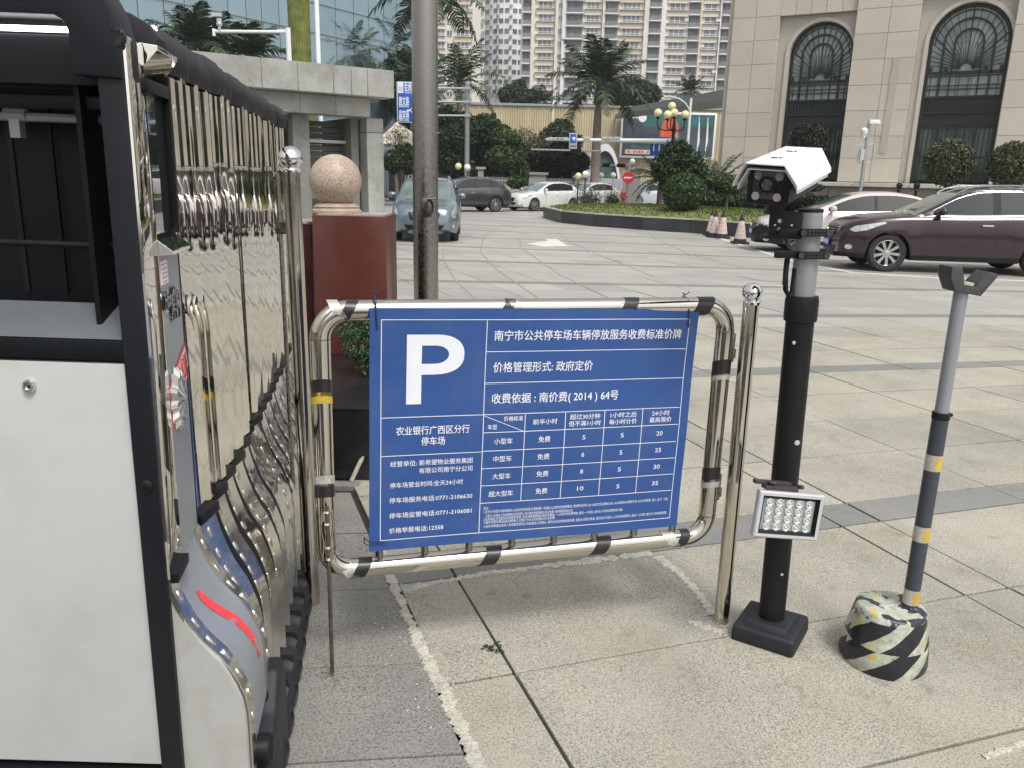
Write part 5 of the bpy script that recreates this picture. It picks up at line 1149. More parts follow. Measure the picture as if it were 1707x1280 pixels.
# ================================================================ ISLAND BED
isl = [G(*p) for p in [(912, 365), (935, 372), (990, 378), (1070, 384), (1150, 389), (1232, 396), (1300, 401)]]
kz_ = .42; back = [Vector((11.5, 25.5, 0)), Vector((12.5, 30, 0)), Vector((9.5, 34, 0)), Vector((5, 36.5, 0)), Vector((2.2, 36.5, 0)), Vector((1.2, 35.6, 0))]
ring = isl+back
bed = empty('raised_bed', (isl[3].x, isl[3].y, 0), label='raised lawn bed edged with dark granite blocks in the middle of the plaza', cat='planting bed')
off = Vector((isl[3].x, isl[3].y, 0)); cen_ = sum(ring, Vector())/len(ring)
for i in range(len(ring)):
    p, q = ring[i], ring[(i+1) % len(ring)]; L_ = (q-p).length; n_ = max(1, round(L_/.62)); dd = (q-p)/L_; inn = Vector((-dd.y, dd.x, 0))
    if inn.dot(cen_-p) < 0: inn = -inn
    for k in range(n_):
        a = p+dd*(L_*k/n_+.006); c_ = p+dd*(L_*(k+1)/n_-.006); vs = []
        for z in (0, kz_): vs += [a+Vector((0, 0, z))-off, c_+Vector((0, 0, z))-off, c_+inn*.25+Vector((0, 0, z))-off, a+inn*.25+Vector((0, 0, z))-off]
        b = MB(); b.add(vs, [(0, 1, 5, 4), (1, 2, 6, 5), (2, 3, 7, 6), (3, 0, 4, 7), (4, 5, 6, 7)]); b.build('kerb_block', kerb_m, bed, smooth=0)
    b = MB(); vs = []
    for z in (kz_+.002, kz_+.045): vs += [p-inn*.02+Vector((0, 0, z))-off, q-inn*.02+Vector((0, 0, z))-off, q+inn*.28+Vector((0, 0, z))-off, p+inn*.28+Vector((0, 0, z))-off]
    b.add(vs, [(0, 1, 5, 4), (1, 2, 6, 5), (2, 3, 7, 6), (3, 0, 4, 7), (4, 5, 6, 7)]); b.build('capping', ledge_m, bed, smooth=0)
# lawn: crowned surface and blades
def inside(x, y_):
    c = False; j = len(ring)-1
    for i in range(len(ring)):
        if (ring[i].y > y_) != (ring[j].y > y_) and x < (ring[j].x-ring[i].x)*(y_-ring[i].y)/(ring[j].y-ring[i].y)+ring[i].x: c = not c
        j = i
    return c
b = MB(); vs = [Vector((cen_.x, cen_.y, kz_+.30))]; n = len(ring)
for f_, z in ((.97, kz_+.03), (.75, kz_+.18), (.4, kz_+.27)): vs += [cen_+(p-cen_)*f_+Vector((0, 0, z)) for p in ring]
fs = [(0, 1+2*n+i, 1+2*n+(i+1) % n) for i in range(n)]+[(1+a*n+i, 1+a*n+(i+1) % n, 1+(a+1)*n+(i+1) % n, 1+(a+1)*n+i) for a in range(2) for i in range(n)]
b.add(vs, fs); lawn = b.build('lawn', lawn_m, smooth=60); tag(lawn, kind='structure')
bvl = BVHTree.FromPolygons([tuple(v.co) for v in lawn.data.vertices], [tuple(p.vertices) for p in lawn.data.polygons])
b = MB(); vs = []; fs = []
for k in range(14000):
    x, y_ = random.uniform(1, 12.5), random.uniform(23.5, 36.5)
    if not inside(x, y_): continue
    h = bvl.ray_cast(Vector((x, y_, 3)), Vector((0, 0, -1)))
    if h[0] is None: continue
    z = h[0].z; a = random.uniform(0, PI); s = .035; hh_ = random.uniform(.03, .09); o = len(vs)
    vs += [(x-s*math.cos(a), y_-s*math.sin(a), z-.01), (x+s*math.cos(a), y_+s*math.sin(a), z-.01), (x+random.uniform(-.03, .03), y_, z+hh_)]; fs.append((o, o+1, o+2))
b.add(vs, fs); tag(b.build('grass', leaf_y, smooth=0), kind='stuff')
def gz(x, y_):
    h = bvl.ray_cast(Vector((x, y_, 3)), Vector((0, 0, -1))); return h[0].z if h[0] is not None else 0
# ================================================================ PLANTS
def plant(name, label, cat, loc, blobs, n, size, mt, trunk=None, group=None, shell=.55, tr=.08, branches=4):
    t = empty(name, loc, label=label, cat=cat, group=group)
    b = MB(); leaf_mesh(b, blobs, n, size, shell); b.build('crown' if trunk else 'foliage', mt, t, smooth=0)
    if trunk:
        b = MB(); b.tube([(0, 0, -.05), (.02*trunk, .01, trunk*.5), (0, 0, trunk)], [tr, tr*.8, tr*.6], 8)
        for k in range(branches):
            bb = blobs[k % len(blobs)]; b.tube([(0, 0, trunk*.75), (bb[0]*.5, bb[1]*.5, (trunk+bb[2])*.5), (bb[0], bb[1], bb[2])], [tr*.5, tr*.35, tr*.15], 5)
        b.build('trunk', bark, t)
    return t
def atpx(px, py, D, z=0):  p = Y(px, py, D); return Vector((p.x, D, z))
def ballpx(px, py, rpx, D, loc, sy=1): p = Y(px, py, D); r = rpx*D/1320; return (p.x-loc.x, p.y-loc.y, p.z-loc.z, r, r, r*sy)
# round clipped bush
l = atpx(1141, 350, 28.2); l.z = gz(l.x, l.y); plant('round_bush', 'large clipped ball-shaped dark green bush on the lawn bed', 'bush', l, [ballpx(1141, 321, 34, 28.2, l, .85)], 9000, .055, leaf_m, .2, shell=.85)
l = atpx(1210, 352, 29); l.z = gz(l.x, l.y); plant('small_tree', 'small tree with a flat round crown on a forked trunk, right of the ball bush', 'tree', l, [ballpx(1205, 306, 24, 29, l, .7), ballpx(1222, 312, 20, 29, l, .6), ballpx(1190, 304, 14, 29, l, .7)], 4200, .05, leaf_m, .55, tr=.06)
l = atpx(1128, 352, 31); l.z = gz(l.x, l.y); plant('dark_tree', 'broad dark evergreen tree behind the ball bush and the globe lamp', 'tree', l, [ballpx(1128, 258, 26, 31, l, .9), ballpx(1145, 278, 28, 31, l), ballpx(1110, 280, 24, 31, l), ballpx(1128, 300, 30, 31, l), ballpx(1165, 292, 18, 31, l)], 9000, .075, leaf_d, 1.2)
for k, (px, py, w, h, D) in enumerate(((1195, 338, 30, 12, 33), (1240, 336, 34, 11, 33), (1290, 338, 30, 11, 33), (1180, 325, 16, 10, 34), (1340, 338, 30, 11, 32))):
    pass
l = atpx(1250, 345, 33); plant('hedge', 'long low clipped hedge running behind the lawn bed', 'hedge', l, [ballpx(px, 335, 22, 33, l, .5) for px in range(1165, 1400, 22)], 14000, .055, leaf_d, shell=.5)
# cycads / palms
def frond_mesh(L_, droop, nl=22, w=.06, ll=.5, up=.5):
    b = MB(); P = []
    for i in range(11): u = i/10; P.append(Vector((L_*u*math.cos(up*.6*(1-u)), 0, L_*(up*u-droop*u*u))))
    b.tube(P, [.018*L_/2*(1-.8*i/10)+.004 for i in range(11)], 4, cap=False)
    for k in range(nl):
        u = .12+.86*k/(nl-1); i = min(9, int(u*10)); f = u*10-i; p = P[i].lerp(P[i+1], f); t = (P[i+1]-P[i]).normalized(); l_ = ll*(math.sin(PI*min(1, u*.85+.15))**.6)*random.uniform(.85, 1.1)
        for s in (-1, 1):
            d = (Vector((0, s, 0))*.85+t*.55+Vector((0, 0, .25-.5*random.random()))).normalized(); e = p+d*l_+Vector((0, 0, -l_*.25)); m_ = p+d*l_*.5+Vector((0, 0, .02)); q = t*w*.5
            o = len(b.v); b.v += [tuple(p-q*.6), tuple(p+q*.6), tuple(m_+q), tuple(m_-q), tuple(e)]; b.f += [(o, o+1, o+2, o+3), (o+3, o+2, o+4)]; b.m += [0, 0]
    return b
def palm(name, label, cat, loc, h, L_, n=18, tr=.22, mt=leaf_p, group=None, el=(-35, 75), ll=.55, shaft=True, w=.07, seed=0, nl=22):
    t = empty(name, loc, label=label, cat=cat, group=group); rr = random.Random(seed)
    if h > 0:
        b = MB(); b.lathe([(tr*1.25, 0), (tr*1.0, h*.1), (tr*.95, h*.5), (tr*.8, h*.88), (tr*.55, h)], 16); b.build('trunk', palmbark, t)
        if shaft: b = MB(); b.lathe([(tr*.8, h), (tr*.9, h+.3), (tr*.5, h+1.3), (tr*.25, h+1.5)], 14); b.build('crownshaft', mat('crownshaft_%s' % seed, (.06, .09, .045), .6, var=.3), t)
    z0 = h+(1.2 if shaft and h > 0 else 0); proto = [None]*3
    for v in range(3): proto[v] = frond_mesh(L_*(1, .9, 1.05)[v], (.45, .3, .75)[v], nl=nl, ll=ll, w=w)
    objs = [None]*3
    for k in range(n):
        e = el[0]+(el[1]-el[0])*((k+.5)/n)**.8; v = 2 if e < 10 else (0 if e < 45 else 1)
        if objs[v] is None: o = proto[v].build('frond', mt, t, smooth=0); objs[v] = o
        else: o = copy1(objs[v], t)
        o.location = (0, 0, z0); o.rotation_euler = (0, -R_(e*.75-8), k*2.39996+rr.uniform(-.2, .2)); s = rr.uniform(.85, 1.08); o.scale = (s, s, s)
    return t
def px_h(px, pyt, D): return Y(px, pyt, D).z
l = atpx(1100, 345, 33.5); l.z = gz(l.x, l.y); palm('cycad', 'spreading dark cycad left of the globe lamp on the lawn bed', 'cycad', l, 1.0, 1.45, 26, .16, leaf_d, shaft=False, ll=.28, w=.045, seed=1, el=(-30, 60), nl=30)
l = atpx(1185, 345, 34); l.z = gz(l.x, l.y); palm('cycad', 'cycad with stiff fronds reaching right, behind the small forked tree', 'cycad', l, .8, 2.0, 20, .14, leaf_d, shaft=False, ll=.28, w=.045, seed=2, el=(-5, 70), nl=30)
D = 50; l = atpx(990, 330, D); palm('royal_palm', 'tall royal palm with a smooth grey trunk in the centre background', 'palm tree', l, px_h(990, 158, D)-.6, 3.4, 22, .30, leaf_p, seed=3, ll=1.0, w=.11, nl=30, el=(-45, 78))
for k, (px, cy, D, L_, lab) in enumerate(((716, -30, 30, 2.3, 'royal palm whose drooping fronds hang into the top of the picture'), (765, 122, 60, 3.6, 'royal palm with a dark crown right of the flagpole'), (585, 82, 62, 3.9, 'palm with bright upright fronds behind the plain white pole'), (648, 82, 66, 4.2, 'palm with a wide crown between the glass building and the flagpole'),
                                          (340, 60, 40, 2.4, 'leftmost palm, its crown just above the guardhouse roof'), (428, 80, 42, 2.3, 'palm crown under the white camera arm'), (690, 130, 58, 3.6, 'dark palm behind the blue direction sign'), (372, 70, 46, 2.4, 'palm crown behind the dome camera'))):
    l = atpx(px, 320, D); h = px_h(px, cy+18, D); palm('royal_palm', lab, 'palm tree', l, max(1, h-1.2), L_, 20, .26, leaf_p if k != 2 else leafmat('bright_palm', (.07, .11, .04)), seed=10+k, ll=.8, w=.12, nl=22, group='royal palms along the street')
# tree mass on the street behind the cars
def bushpx(name, label, cat, px, D, bl, n, size, mt, trunk=2., base=310, group=None, shell=.5, **kw):
    l = atpx(px, base, D); plant(name, label, cat, l, [ballpx(x, y_, r, D+random.uniform(-1.5, 1.5), l, sy) for x, y_, r, sy in bl], n, size, mt, trunk, group, shell, **kw)
grp = 'street trees behind the parked cars'
bushpx('street_tree', 'dark bushy tree behind the grey sport utility car', 'tree', 800, 56, [(770, 215, 26, 1), (800, 232, 34, .9), (780, 262, 32, .9), (820, 265, 30, .9), (805, 205, 16, .9)], 12000, .13, leaf_d, group=grp)
bushpx('street_tree', 'layered green tree with tiered tips right of the galvanised gantry pole', 'tree', 838, 54, [(822, 194, 5, 1), (824, 204, 11, .45), (830, 218, 22, .5), (842, 232, 28, .5), (850, 248, 30, .6), (838, 265, 30, .7)], 9000, .12, leaf_m, group=grp, shell=.4)
bushpx('street_tree', 'greyish brown almost bare tree left of the royal palm', 'tree', 885, 58, [(872, 235, 26, .8), (900, 245, 28, .7), (880, 258, 32, .6)], 5200, .07, leaf_r, group=grp, shell=.3, tr=.12, branches=3)
bushpx('street_tree', 'dark green round-topped tree behind the white traffic camera arm', 'tree', 935, 60, [(935, 218, 22, .8), (925, 232, 28, .7), (950, 238, 22, .7)], 6500, .12, leaf_d, group=grp)
bushpx('street_tree', 'very dark low tree above the iron fence', 'tree', 930, 54, [(905, 268, 26, .7), (935, 262, 30, .8), (960, 272, 24, .8), (930, 285, 34, .5)], 11000, .12, leaf_bk, group=grp)
bushpx('street_tree', 'dark spreading tree between flagpole and gantry pole', 'tree', 752, 52, [(745, 200, 22, 1), (755, 235, 26, 1), (748, 268, 26, .9), (770, 285, 24, .8)], 9000, .12, leaf_d, group=grp)
bushpx('street_tree', 'dense dark tree left of the flagpole behind the white canopy', 'tree', 680, 64, [(668, 110, 24, .9), (690, 135, 26, .9), (665, 165, 30, .9), (690, 195, 30, .8)], 9000, .15, leaf_d, group=grp)
bushpx('street_tree', 'leafless twiggy tree in front of the cream canopy', 'tree', 660, 46, [(655, 232, 16, 1.2), (668, 222, 14, 1)], 900, .05, leaf_r, base=300, group=grp, tr=.12, branches=2)
bushpx('street_tree', 'low dark shrubs beside the blue grey people carrier', 'tree', 668, 44, [(655, 270, 16, 1.2), (675, 262, 20, 1.1), (690, 275, 20, 1)], 4200, .10, leaf_d, base=300, group=grp, trunk=1)
bushpx('street_tree', 'green conical tree in front of the iron fence, left of the second white car', 'tree', 868, 47, [(868, 262, 7, 1.5), (868, 278, 12, 1), (866, 292, 16, .8), (862, 305, 17, .6)], 3000, .09, leaf_m, base=325, group=grp, trunk=1, tr=.06)
bushpx('far_tree', 'bushy tree above the hoarding right of the royal palm', 'tree', 1045, 95, [(1020, 165, 28, .7), (1055, 158, 26, .9), (1080, 160, 22, .9), (1030, 150, 16, .8)], 8000, .22, leaf_d, base=310, group='trees beyond the hoarding')
bushpx('far_tree', 'bushy tree above the hoarding left of the royal palm', 'tree', 870, 95, [(858, 160, 26, .7), (880, 165, 20, .7), (868, 142, 9, 1)], 5000, .22, leaf_d, base=310, group='trees beyond the hoarding')
l = atpx(903, 310, 92); palm('small_palm', 'small distant palm just above the hoarding, left of the royal palm', 'palm tree', l, px_h(903, 172, 92), 2.4, 16, .2, leaf_d, seed=30, ll=.7, w=.14, shaft=False, nl=14)
l = atpx(1140, 310, 90); palm('small_palm', 'small distant palm between the street lamp and the stone building', 'palm tree', l, px_h(1140, 152, 90), 2.2, 16, .2, leaf_d, seed=31, ll=.7, w=.14, shaft=False, nl=14)
bushpx('street_tree', 'wide dark thicket behind the fence, between gantry pole and palm trunk', 'thicket', 880, 62, [(770, 285, 34, .9), (815, 288, 34, .9), (860, 280, 32, .9), (905, 284, 32, .8), (945, 288, 30, .7), (740, 262, 36, 1), (700, 262, 36, 1.2), (790, 245, 36, .9), (840, 262, 30, .8)], 20000, .16, leaf_bk, group=grp)
# topiary on the podium and behind the camera
PT = 1.75
for (px, py, r, D, lab, mt_) in ((1582, 272, 36, 24.6, 'olive green round topiary tree in front of the right arched window', leaf_o), (1688, 276, 36, 23, 'round topiary tree cut by the right edge of the picture', leaf_o), (1348, 238, 30, 33, 'dark round topiary tree behind the surveillance camera', leaf_bk)):
    l = atpx(px, 300, D); l.z = 1.5 if D < 30 else .3; plant('topiary_tree', lab, 'topiary tree', l, [ballpx(px, py, r, D, l, 1)], 8500, .045, mt_, max(.5, px_h(px, py+r*.5, D)-l.z), shell=.72, tr=.05, branches=1, group='topiary trees by the stone building')
bushpx('cloud_pine', 'dark cloud-pruned pine with flat tiers behind the camera mast', 'pine', 1345, 30, [(1352, 313, 20, .35), (1338, 330, 22, .4), (1368, 335, 20, .4), (1345, 345, 26, .4)], 4200, .05, leaf_bk, base=350, trunk=1.2, tr=.07)
for k, (px, sx) in enumerate(((980, 30), (1020, 20))):
    l = atpx(px, 350, 34.5); l.z = gz(l.x, l.y) or kz_; t = empty('tuft_plant', l, label=('wide tuft of dry upright stems at the left of the lawn bed', 'narrow tuft of upright stems beside the red hydrant')[k], cat='plant', group='tufts on the lawn bed')
    b = MB()
    for q in range(90 if k == 0 else 50):
        x = random.gauss(0, sx*.34*34.5/1320); y_ = random.gauss(0, .2); h = random.uniform(.35, .95); b.tube([(x, y_, 0), (x+random.gauss(0, .08), y_, h*.6), (x+random.gauss(0, .2), y_, h)], [.012, .009, .004], 3, cap=False)
    b.build('stems', leaf_r if k == 0 else leaf_d, t, smooth=0)
    b = MB(); leaf_mesh(b, [(0, 0, .2, sx*.6*34.5/1320, .3, .2)], 500, .05, .2); b.build('leaves', leaf_o, t, smooth=0)

# ================================================================ STREET FURNITURE
# five-globe lamp
D = 31; lb_ = atpx(1114, 350, D); lb_.z = gz(lb_.x, lb_.y); gl = empty('globe_lamp', lb_, label='black lamp post with five cream globes on curled arms, on the lawn bed', cat='street lamp')
zt = px_h(1116, 215, D)-lb_.z
b = MB(); b.lathe([(.13, 0), (.13, .1), (.08, .2), (.065, .9), (.06, 1.0), (.05, zt*.6), (.055, zt*.8), (.07, zt), (.05, zt+.2), (.02, zt+.5)], 14); b.build('post', black_m, gl)
for k, (px, py, dy) in enumerate(((1097, 189, 0), (1120, 178, .35), (1113, 192, -.3), (1124, 189, -.25), (1142, 192, 0))):
    p = Y(px, py, D+dy)-lb_; b = MB(); r = 6.6*D/1320; q = Vector((p.x, p.y, p.z-r))
    b.tube([(0, 0, zt), (p.x*.4, p.y*.4, zt-.08), (p.x*.9, p.y*.9, zt-.02), (p.x, p.y, zt+.12), q], .02, 6); b.lathe([(.05, q.z-.05), (.08, q.z+.02)], 10, Matrix.Translation((q.x, q.y, 0))); am = b.build('lamp_arm', black_m, gl)
    b = MB(); b.sphere(p, r, 18, 12); b.build('globe', globe_y, am)
def cyl_obj(name, label, cat, loc, parts, group=None):
    t = empty(name, loc, label=label, cat=cat, group=group)
    for nm, b, m_ in parts: b.build(nm, m_, t)
    return t
# small globe lamps
for px, py, D, mt_, lab in ((764, 278, 46, globe_y, 'cream globe lamp right of the flagpole above the grey car'), (779, 280, 46, globe_w, 'white globe lamp beside the galvanised gantry pole'), (964, 294, 42, globe_y, 'cream globe lamp in front of a fence pier'), (976, 291, 42, globe_w, 'white globe lamp on the left fence pier'), (1054, 270, 50, globe_w, 'white globe lamp on the pier right of the arch'), (1002, 293, 52, globe_w, 'left one of two white globes on the gate beam'), (1022, 293, 52, globe_w, 'right one of two white globes on the gate beam')):
    l = atpx(px, py, D); r = 5.2*D/1320*(.9 if D > 48 else 1.05); z = px_h(px, py, D); b = MB(); b.lathe([(.05, 0), (.03, z-r)], 8); b2 = MB(); b2.sphere((0, 0, z), r, 16, 10)
    cyl_obj('globe_lamp', lab, 'lamp', l, [('post', b, black_m), ('globe', b2, mt_)], 'globe lamps along the street')
# hydrant
D = 33.2; l = atpx(1038, 350, D); l.z = gz(l.x, l.y); hm_ = mat('faded_hydrant_red', (.42, .07, .06), .5, var=.2)
b = MB(); b.lathe([(.12, 0), (.12, .05), (.08, .07), (.08, .42), (.11, .44), (.11, .48), (.08, .52), (.03, .60), (.03, .65)], 14); b2 = MB(); b2.tube([(-.17, 0, .36), (.17, 0, .36)], .05, 10); b2.tube([(0, 0, .33), (0, -.16, .33)], .06, 10)
cyl_obj('fire_hydrant', 'faded red fire hydrant at the edge of the lawn bed', 'fire hydrant', l, [('barrel', b, hm_), ('outlets', b2, hm_)])
# no-entry sign
D = 43; c_ = Y(1047, 297, D); t = empty('no_entry_sign', (c_.x, D, 0), label='round red no-entry sign with a white bar on a grey post', cat='traffic sign'); r = 9.3*D/1320
b = MB(); b.lathe([(.0001, 0), (r, 0), (r, .03), (.0001, .03)], 28, Matrix.Translation((0, -.04, c_.z)) @ Matrix.Rotation(PI/2, 4, 'X')); b.build('disc', red_s, t)
b = MB(); b.box((0, -.085, c_.z), (r*1.45, .01, r*.3)); b.build('white_bar', white_m, t); b = MB(); b.lathe([(.04, 0), (.04, c_.z+r)], 10); b.build('post', galv, t)
# cones
cone_w = mat('faded_cone_white', (.55, .47, .44), .6, var=.15); cone_p = mat('faded_cone_pink', (.50, .28, .24), .6, var=.2)
def cone(px, py, lab, sc=1, D=None):
    g = G(px, py); t = empty('traffic_cone', g, label=lab, cat='traffic cone', group='cones at the end of the parking line')
    b = MB(); b.box((0, 0, .03), (.42, .42, .06)); b.lathe([(.18, .06), (.16, .14)], 16); b.build('base', rubber, t, bevel=.01)
    b = MB(); b.lathe([(.158, .14), (.075, .62)], 20, cap=False); b.build('sleeve', cone_w, t)
    for k in range(4):
        b = MB(); vs = []; z0 = .17+.11*k
        for e in (0, 1):
            for q in range(13):
                a = 2*PI*q/12; z = z0+.05*e+.075*math.sin(a+.6); z = min(max(z, .142), .615); rr = .158-(z-.14)*.1729+.002; vs.append((rr*math.cos(a), rr*math.sin(a), z))
        b.add(vs, [(q, q+1, 14+q, 13+q) for q in range(12)]); b.build('stripe', cone_p, t)
    b = MB(); b.lathe([(.078, .62), (.06, .70), (.03, .71), (.035, .76), (.02, .80), (.0001, .80)], 14); b.build('top_cap', rubber, t); return t
cone(1233, 407, 'nearest and rightmost of the faded striped cones'); cone(1203, 398, 'middle cone of the row by the kerb of the lawn bed'); cone(1190, 396.5, 'left front cone of the close pair by the kerb'); cone(1185, 393.5, 'rearmost cone half hidden behind the others')
# direction sign gantry
D = 50; gp0 = atpx(778, 300, D); t = empty('direction_sign', gp0, label='blue road direction sign with white Chinese street names on three bars from a galvanised pole', cat='road sign')
ztp = px_h(781, 142, D); b = MB(); b.lathe([(.16, 0), (.15, ztp), (.17, ztp+.05), (.0001, ztp+.2)], 14); b.build('pole_tube', galv, t)
xs0 = Y(662, 160, D).x-gp0.x; xs1 = Y(724, 160, D).x-gp0.x
for py in (148, 170.5, 193.5):
    z = px_h(772, py, D); b = MB(); b.tube([(0, .0, z), (xs0+.3, .0, z-.05)], .06, 8); b.box((0, 0, z), (.42, .42, .16)); b.build('sign_arm', galv, t)
zA, zB = px_h(662, 137, D), px_h(662, 205, D)
b = MB(); b.box(((xs0+xs1)/2, -.12, (zA+zB)/2), (xs1-xs0, .05, zA-zB)); bd = b.build('sign_plate', white_m, t, bevel=.04)
b = MB(); b.box(((xs0+xs1)/2, -.15, (zA+zB)/2), (xs1-xs0-.10, .02, zA-zB-.10)); b.build('sign_face', blue_road, bd, bevel=.008)
pxm = D/1320
def rt_(s, px, py, h, w=None): p = Y(px, py, D); text(s, h, bd, Matrix.Translation((p.x-gp0.x, -.165, p.z)) @ TX, white_m, bold=.03, width=w*pxm if w else None)
rt_('金洲路', 683, 147, .55, 16); rt_('JinzhouLu', 683, 155, .2, 14); rt_('建文路', 674, 171, .55, 16); rt_('JianwenLu', 674, 178, .2, 15); rt_('嘉宾巷', 674, 193.5, .55, 16); rt_('Jiabin Xiang', 674, 201, .2, 15)
rt_('金', 716, 201, .5); rt_('文化宫', 706, 184, .5, 24)
p = Y(668.5, 147, D); b = MB(); b.box((p.x-gp0.x, -.165, p.z), (.32, .012, .62)); nb_ = b.build('north_panel', white_m, bd, smooth=0); text('北', .3, nb_, Matrix.Translation((p.x-gp0.x, -.173, p.z-.1)) @ TX, blue_road)
b = MB(); q = [Y(*p_, D) for p_ in [(684, 185), (690, 178), (716, 178), (722, 185), (716, 191), (690, 191)]]; q = [Vector((v.x-gp0.x, -.168, v.z)) for v in q]; b.tube(q, .035, 4, closed=True); p = Y(682, 185, D); b.box((p.x-gp0.x, -.168, p.z), (.2, .02, .1)); b.build('route_outline', white_m, bd)
# traffic camera gantry
D = 44; g0 = atpx(1122, 300, D); t = empty('camera_gantry', g0, label='white overhead arm with traffic cameras and small signs, reaching left across the street', cat='traffic gantry')
za = px_h(1110, 236, D); xa = Y(910, 239, D).x-g0.x
b = MB(); b.lathe([(.16, 0), (.13, za+.4)], 14); b.build('pole_tube', white_paint, t); b = MB(); b.tube([(0, 0, za), (xa*.5, 0, za-.02), (xa, 0, za-.05)], [.15, .10, .055], 10); b.build('arm', white_paint, t)
for k, px in enumerate((918, 926, 933, 940, 978, 1008, 1016, 1028)):
    p = Y(px, 232 if k < 4 else 231, D); b = MB(); b.box((p.x-g0.x, 0, p.z), (.34, .3, .13)); b.tube([(p.x-g0.x, 0, p.z), (p.x-g0.x, 0, za-.03)], .03, 6); b.build('traffic_camera', lgrey, t, bevel=.02)
p = Y(955, 236, D); b = MB(); b.box((p.x-g0.x, -.2, p.z), (.42, .05, .80)); sb_ = b.build('camera_sign', lgrey, t, bevel=.02); b = MB(); b.box((p.x-g0.x, -.235, p.z+.12), (.32, .01, .46)); b.build('blue_panel', blue_road, sb_); b = MB(); b.box((p.x-g0.x+.03, -.245, p.z+.14), (.16, .008, .12)); b.tube([(p.x-g0.x, -.245, p.z+.05), (p.x-g0.x+.1, -.245, p.z+.02)], .02, 5); b.build('camera_symbol', white_m, sb_); b = MB()
for k in range(4): b.box((p.x-g0.x-.12+.08*k, -.235, p.z-.26), (.055, .01, .08))
b.build('sign_print', ink, sb_, smooth=0)
p = Y(1100, 244, D); b = MB(); b.box((p.x-g0.x, .25, p.z), (.95, .06, .95)); b.build('blue_board', blue_road, t); b = MB()
for dx in (-.28, 0, .28): b.box((p.x-g0.x+dx, .21, p.z), (.07, .01, .5)); b.prism([(-.1, 0), (.1, 0), (0, .16)], 0, .01, Matrix.Translation((p.x-g0.x+dx, .215, p.z+.22)) @ TX)
b.build('lane_arrows', white_m, t)
# traffic signals hung on a thin grey arm
D = 47; g1 = atpx(962, 300, D); t = empty('traffic_signal', (Y(1048, 300, D).x, D, 0), label='horizontal traffic signals on a dark arm in front of the white arch', cat='traffic signal'); zs = px_h(980, 252, D)
b = MB(); b.tube([(Y(885, 252, D).x-t.location.x, 0, zs), (Y(1003, 252, D).x-t.location.x, 0, zs)], .05, 6); b.build('upper_arm', galv, t)
z2 = px_h(1010, 276, D); b = MB(); b.lathe([(.09, 0), (.09, z2+.2)], 10, Matrix.Translation((0, .3, 0))); b.tube([(0, .3, z2), (Y(1000, 276, D).x-t.location.x, 0, z2)], .04, 6); b.build('post', galv, t)
for px0, px1_, z_ in ((1003, 1016, z2), (1028, 1042, z2), (950, 968, zs)):
    a_, c_ = Y(px0, 276, D).x-t.location.x, Y(px1_, 276, D).x-t.location.x; b = MB(); b.box(((a_+c_)/2, -.1, z_), (c_-a_, .2, .22)); hd2 = b.build('signal_head', black_m, t, bevel=.03)
    for k in range(3): b = MB(); b.lathe([(.0001, 0), (.07, 0), (.07, .1), (.06, .1), (.06, .02)], 12, Matrix.Translation((a_+(c_-a_)*(k+.5)/3, -.2, z_)) @ Matrix.Rotation(PI/2, 4, 'X')); b.build('signal_lens', black_p, hd2)
# street light
D = 62; l = atpx(1142, 300, D); z1_ = px_h(1144, 164, D); t = empty('street_light', l, label='tall white street light with one curved arm, behind the five-globe lamp', cat='street light')
b = MB(); b.lathe([(.14, 0), (.09, z1_)], 10); b.build('pole_tube', white_paint, t); pe = Y(1116, 161, D); b = MB(); b.tube([(0, 0, z1_-.9), (-.4, 0, z1_-.35), ((pe.x-l.x)*.55, 0, pe.z-.15), (pe.x-l.x, 0, pe.z)], .05, 6); b.box((pe.x-l.x-.1, 0, pe.z), (.5, .2, .08)); b.build('arm', white_paint, t)
D = 74; l = atpx(918, 300, D); b = MB(); b.lathe([(.10, 0), (.07, px_h(918, 170, D))], 8); o = b.build('thin_pole', white_paint, loc=l); tag(o, 'thin white pole in front of the hoarding left of the royal palm', 'pole')
for px in (1158, 1172): 
    D = 60; l = atpx(px, 300, D); z = px_h(px, 196, D); b = MB(); b.lathe([(.05, 0), (.03, z)], 8); b2 = MB(); b2.prism([(0, 0), (.06, -.3), (.14, -1.6), (.05, -2.0), (0, -1.9)], -.02, .02, Matrix.Translation((0, 0, z-.1)) @ TX)
    cyl_obj('banner_pole', 'slim flag pole with a furled white flag, %s of two beside the billboard' % ('left' if px == 1158 else 'right'), 'flag pole', l, [('pole_tube', b, white_paint), ('furled_flag', b2, white_m)], 'flags beside the billboard')
# cctv post by the building
D = 27; l = atpx(1434, 320, D); z = px_h(1442, 205, D); t = empty('cctv_post', l, label='grey post with two white security cameras and a box, in front of the beige building', cat='camera pole')
b = MB(); b.lathe([(.07, 0), (.05, z)], 12); b.build('post', galv, t); b = MB(); b.box((.12, -.1, z+.02), (.32, .13, .13)); b.box((.28, -.1, z), (.06, .10, .10)); b.build('bullet_camera', white_paint, t, bevel=.02); b = MB(); b.lathe([(.06, z-.42), (.11, z-.36), (.11, z-.22), (.05, z-.16)], 14, Matrix.Translation((-.14, -.05, 0))); b.sphere((-.14, -.05, z-.43), .075, 12, 8); b.build('dome_camera', white_paint, t)
b = MB()
for s in ((-.22, z-.72, -.22, z-1.25), (.28, z-.66, .28, z-1.25), (-.22, z-.72, .28, z-.66), (-.22, z-1.25, .28, z-1.25)): b.tube([(s[0], 0, s[1]), (s[2], 0, s[3])], .02, 5)
b.box((-.14, -.1, z-1.0), (.12, .1, .35)); b.build('equipment_frame', lgrey, t)
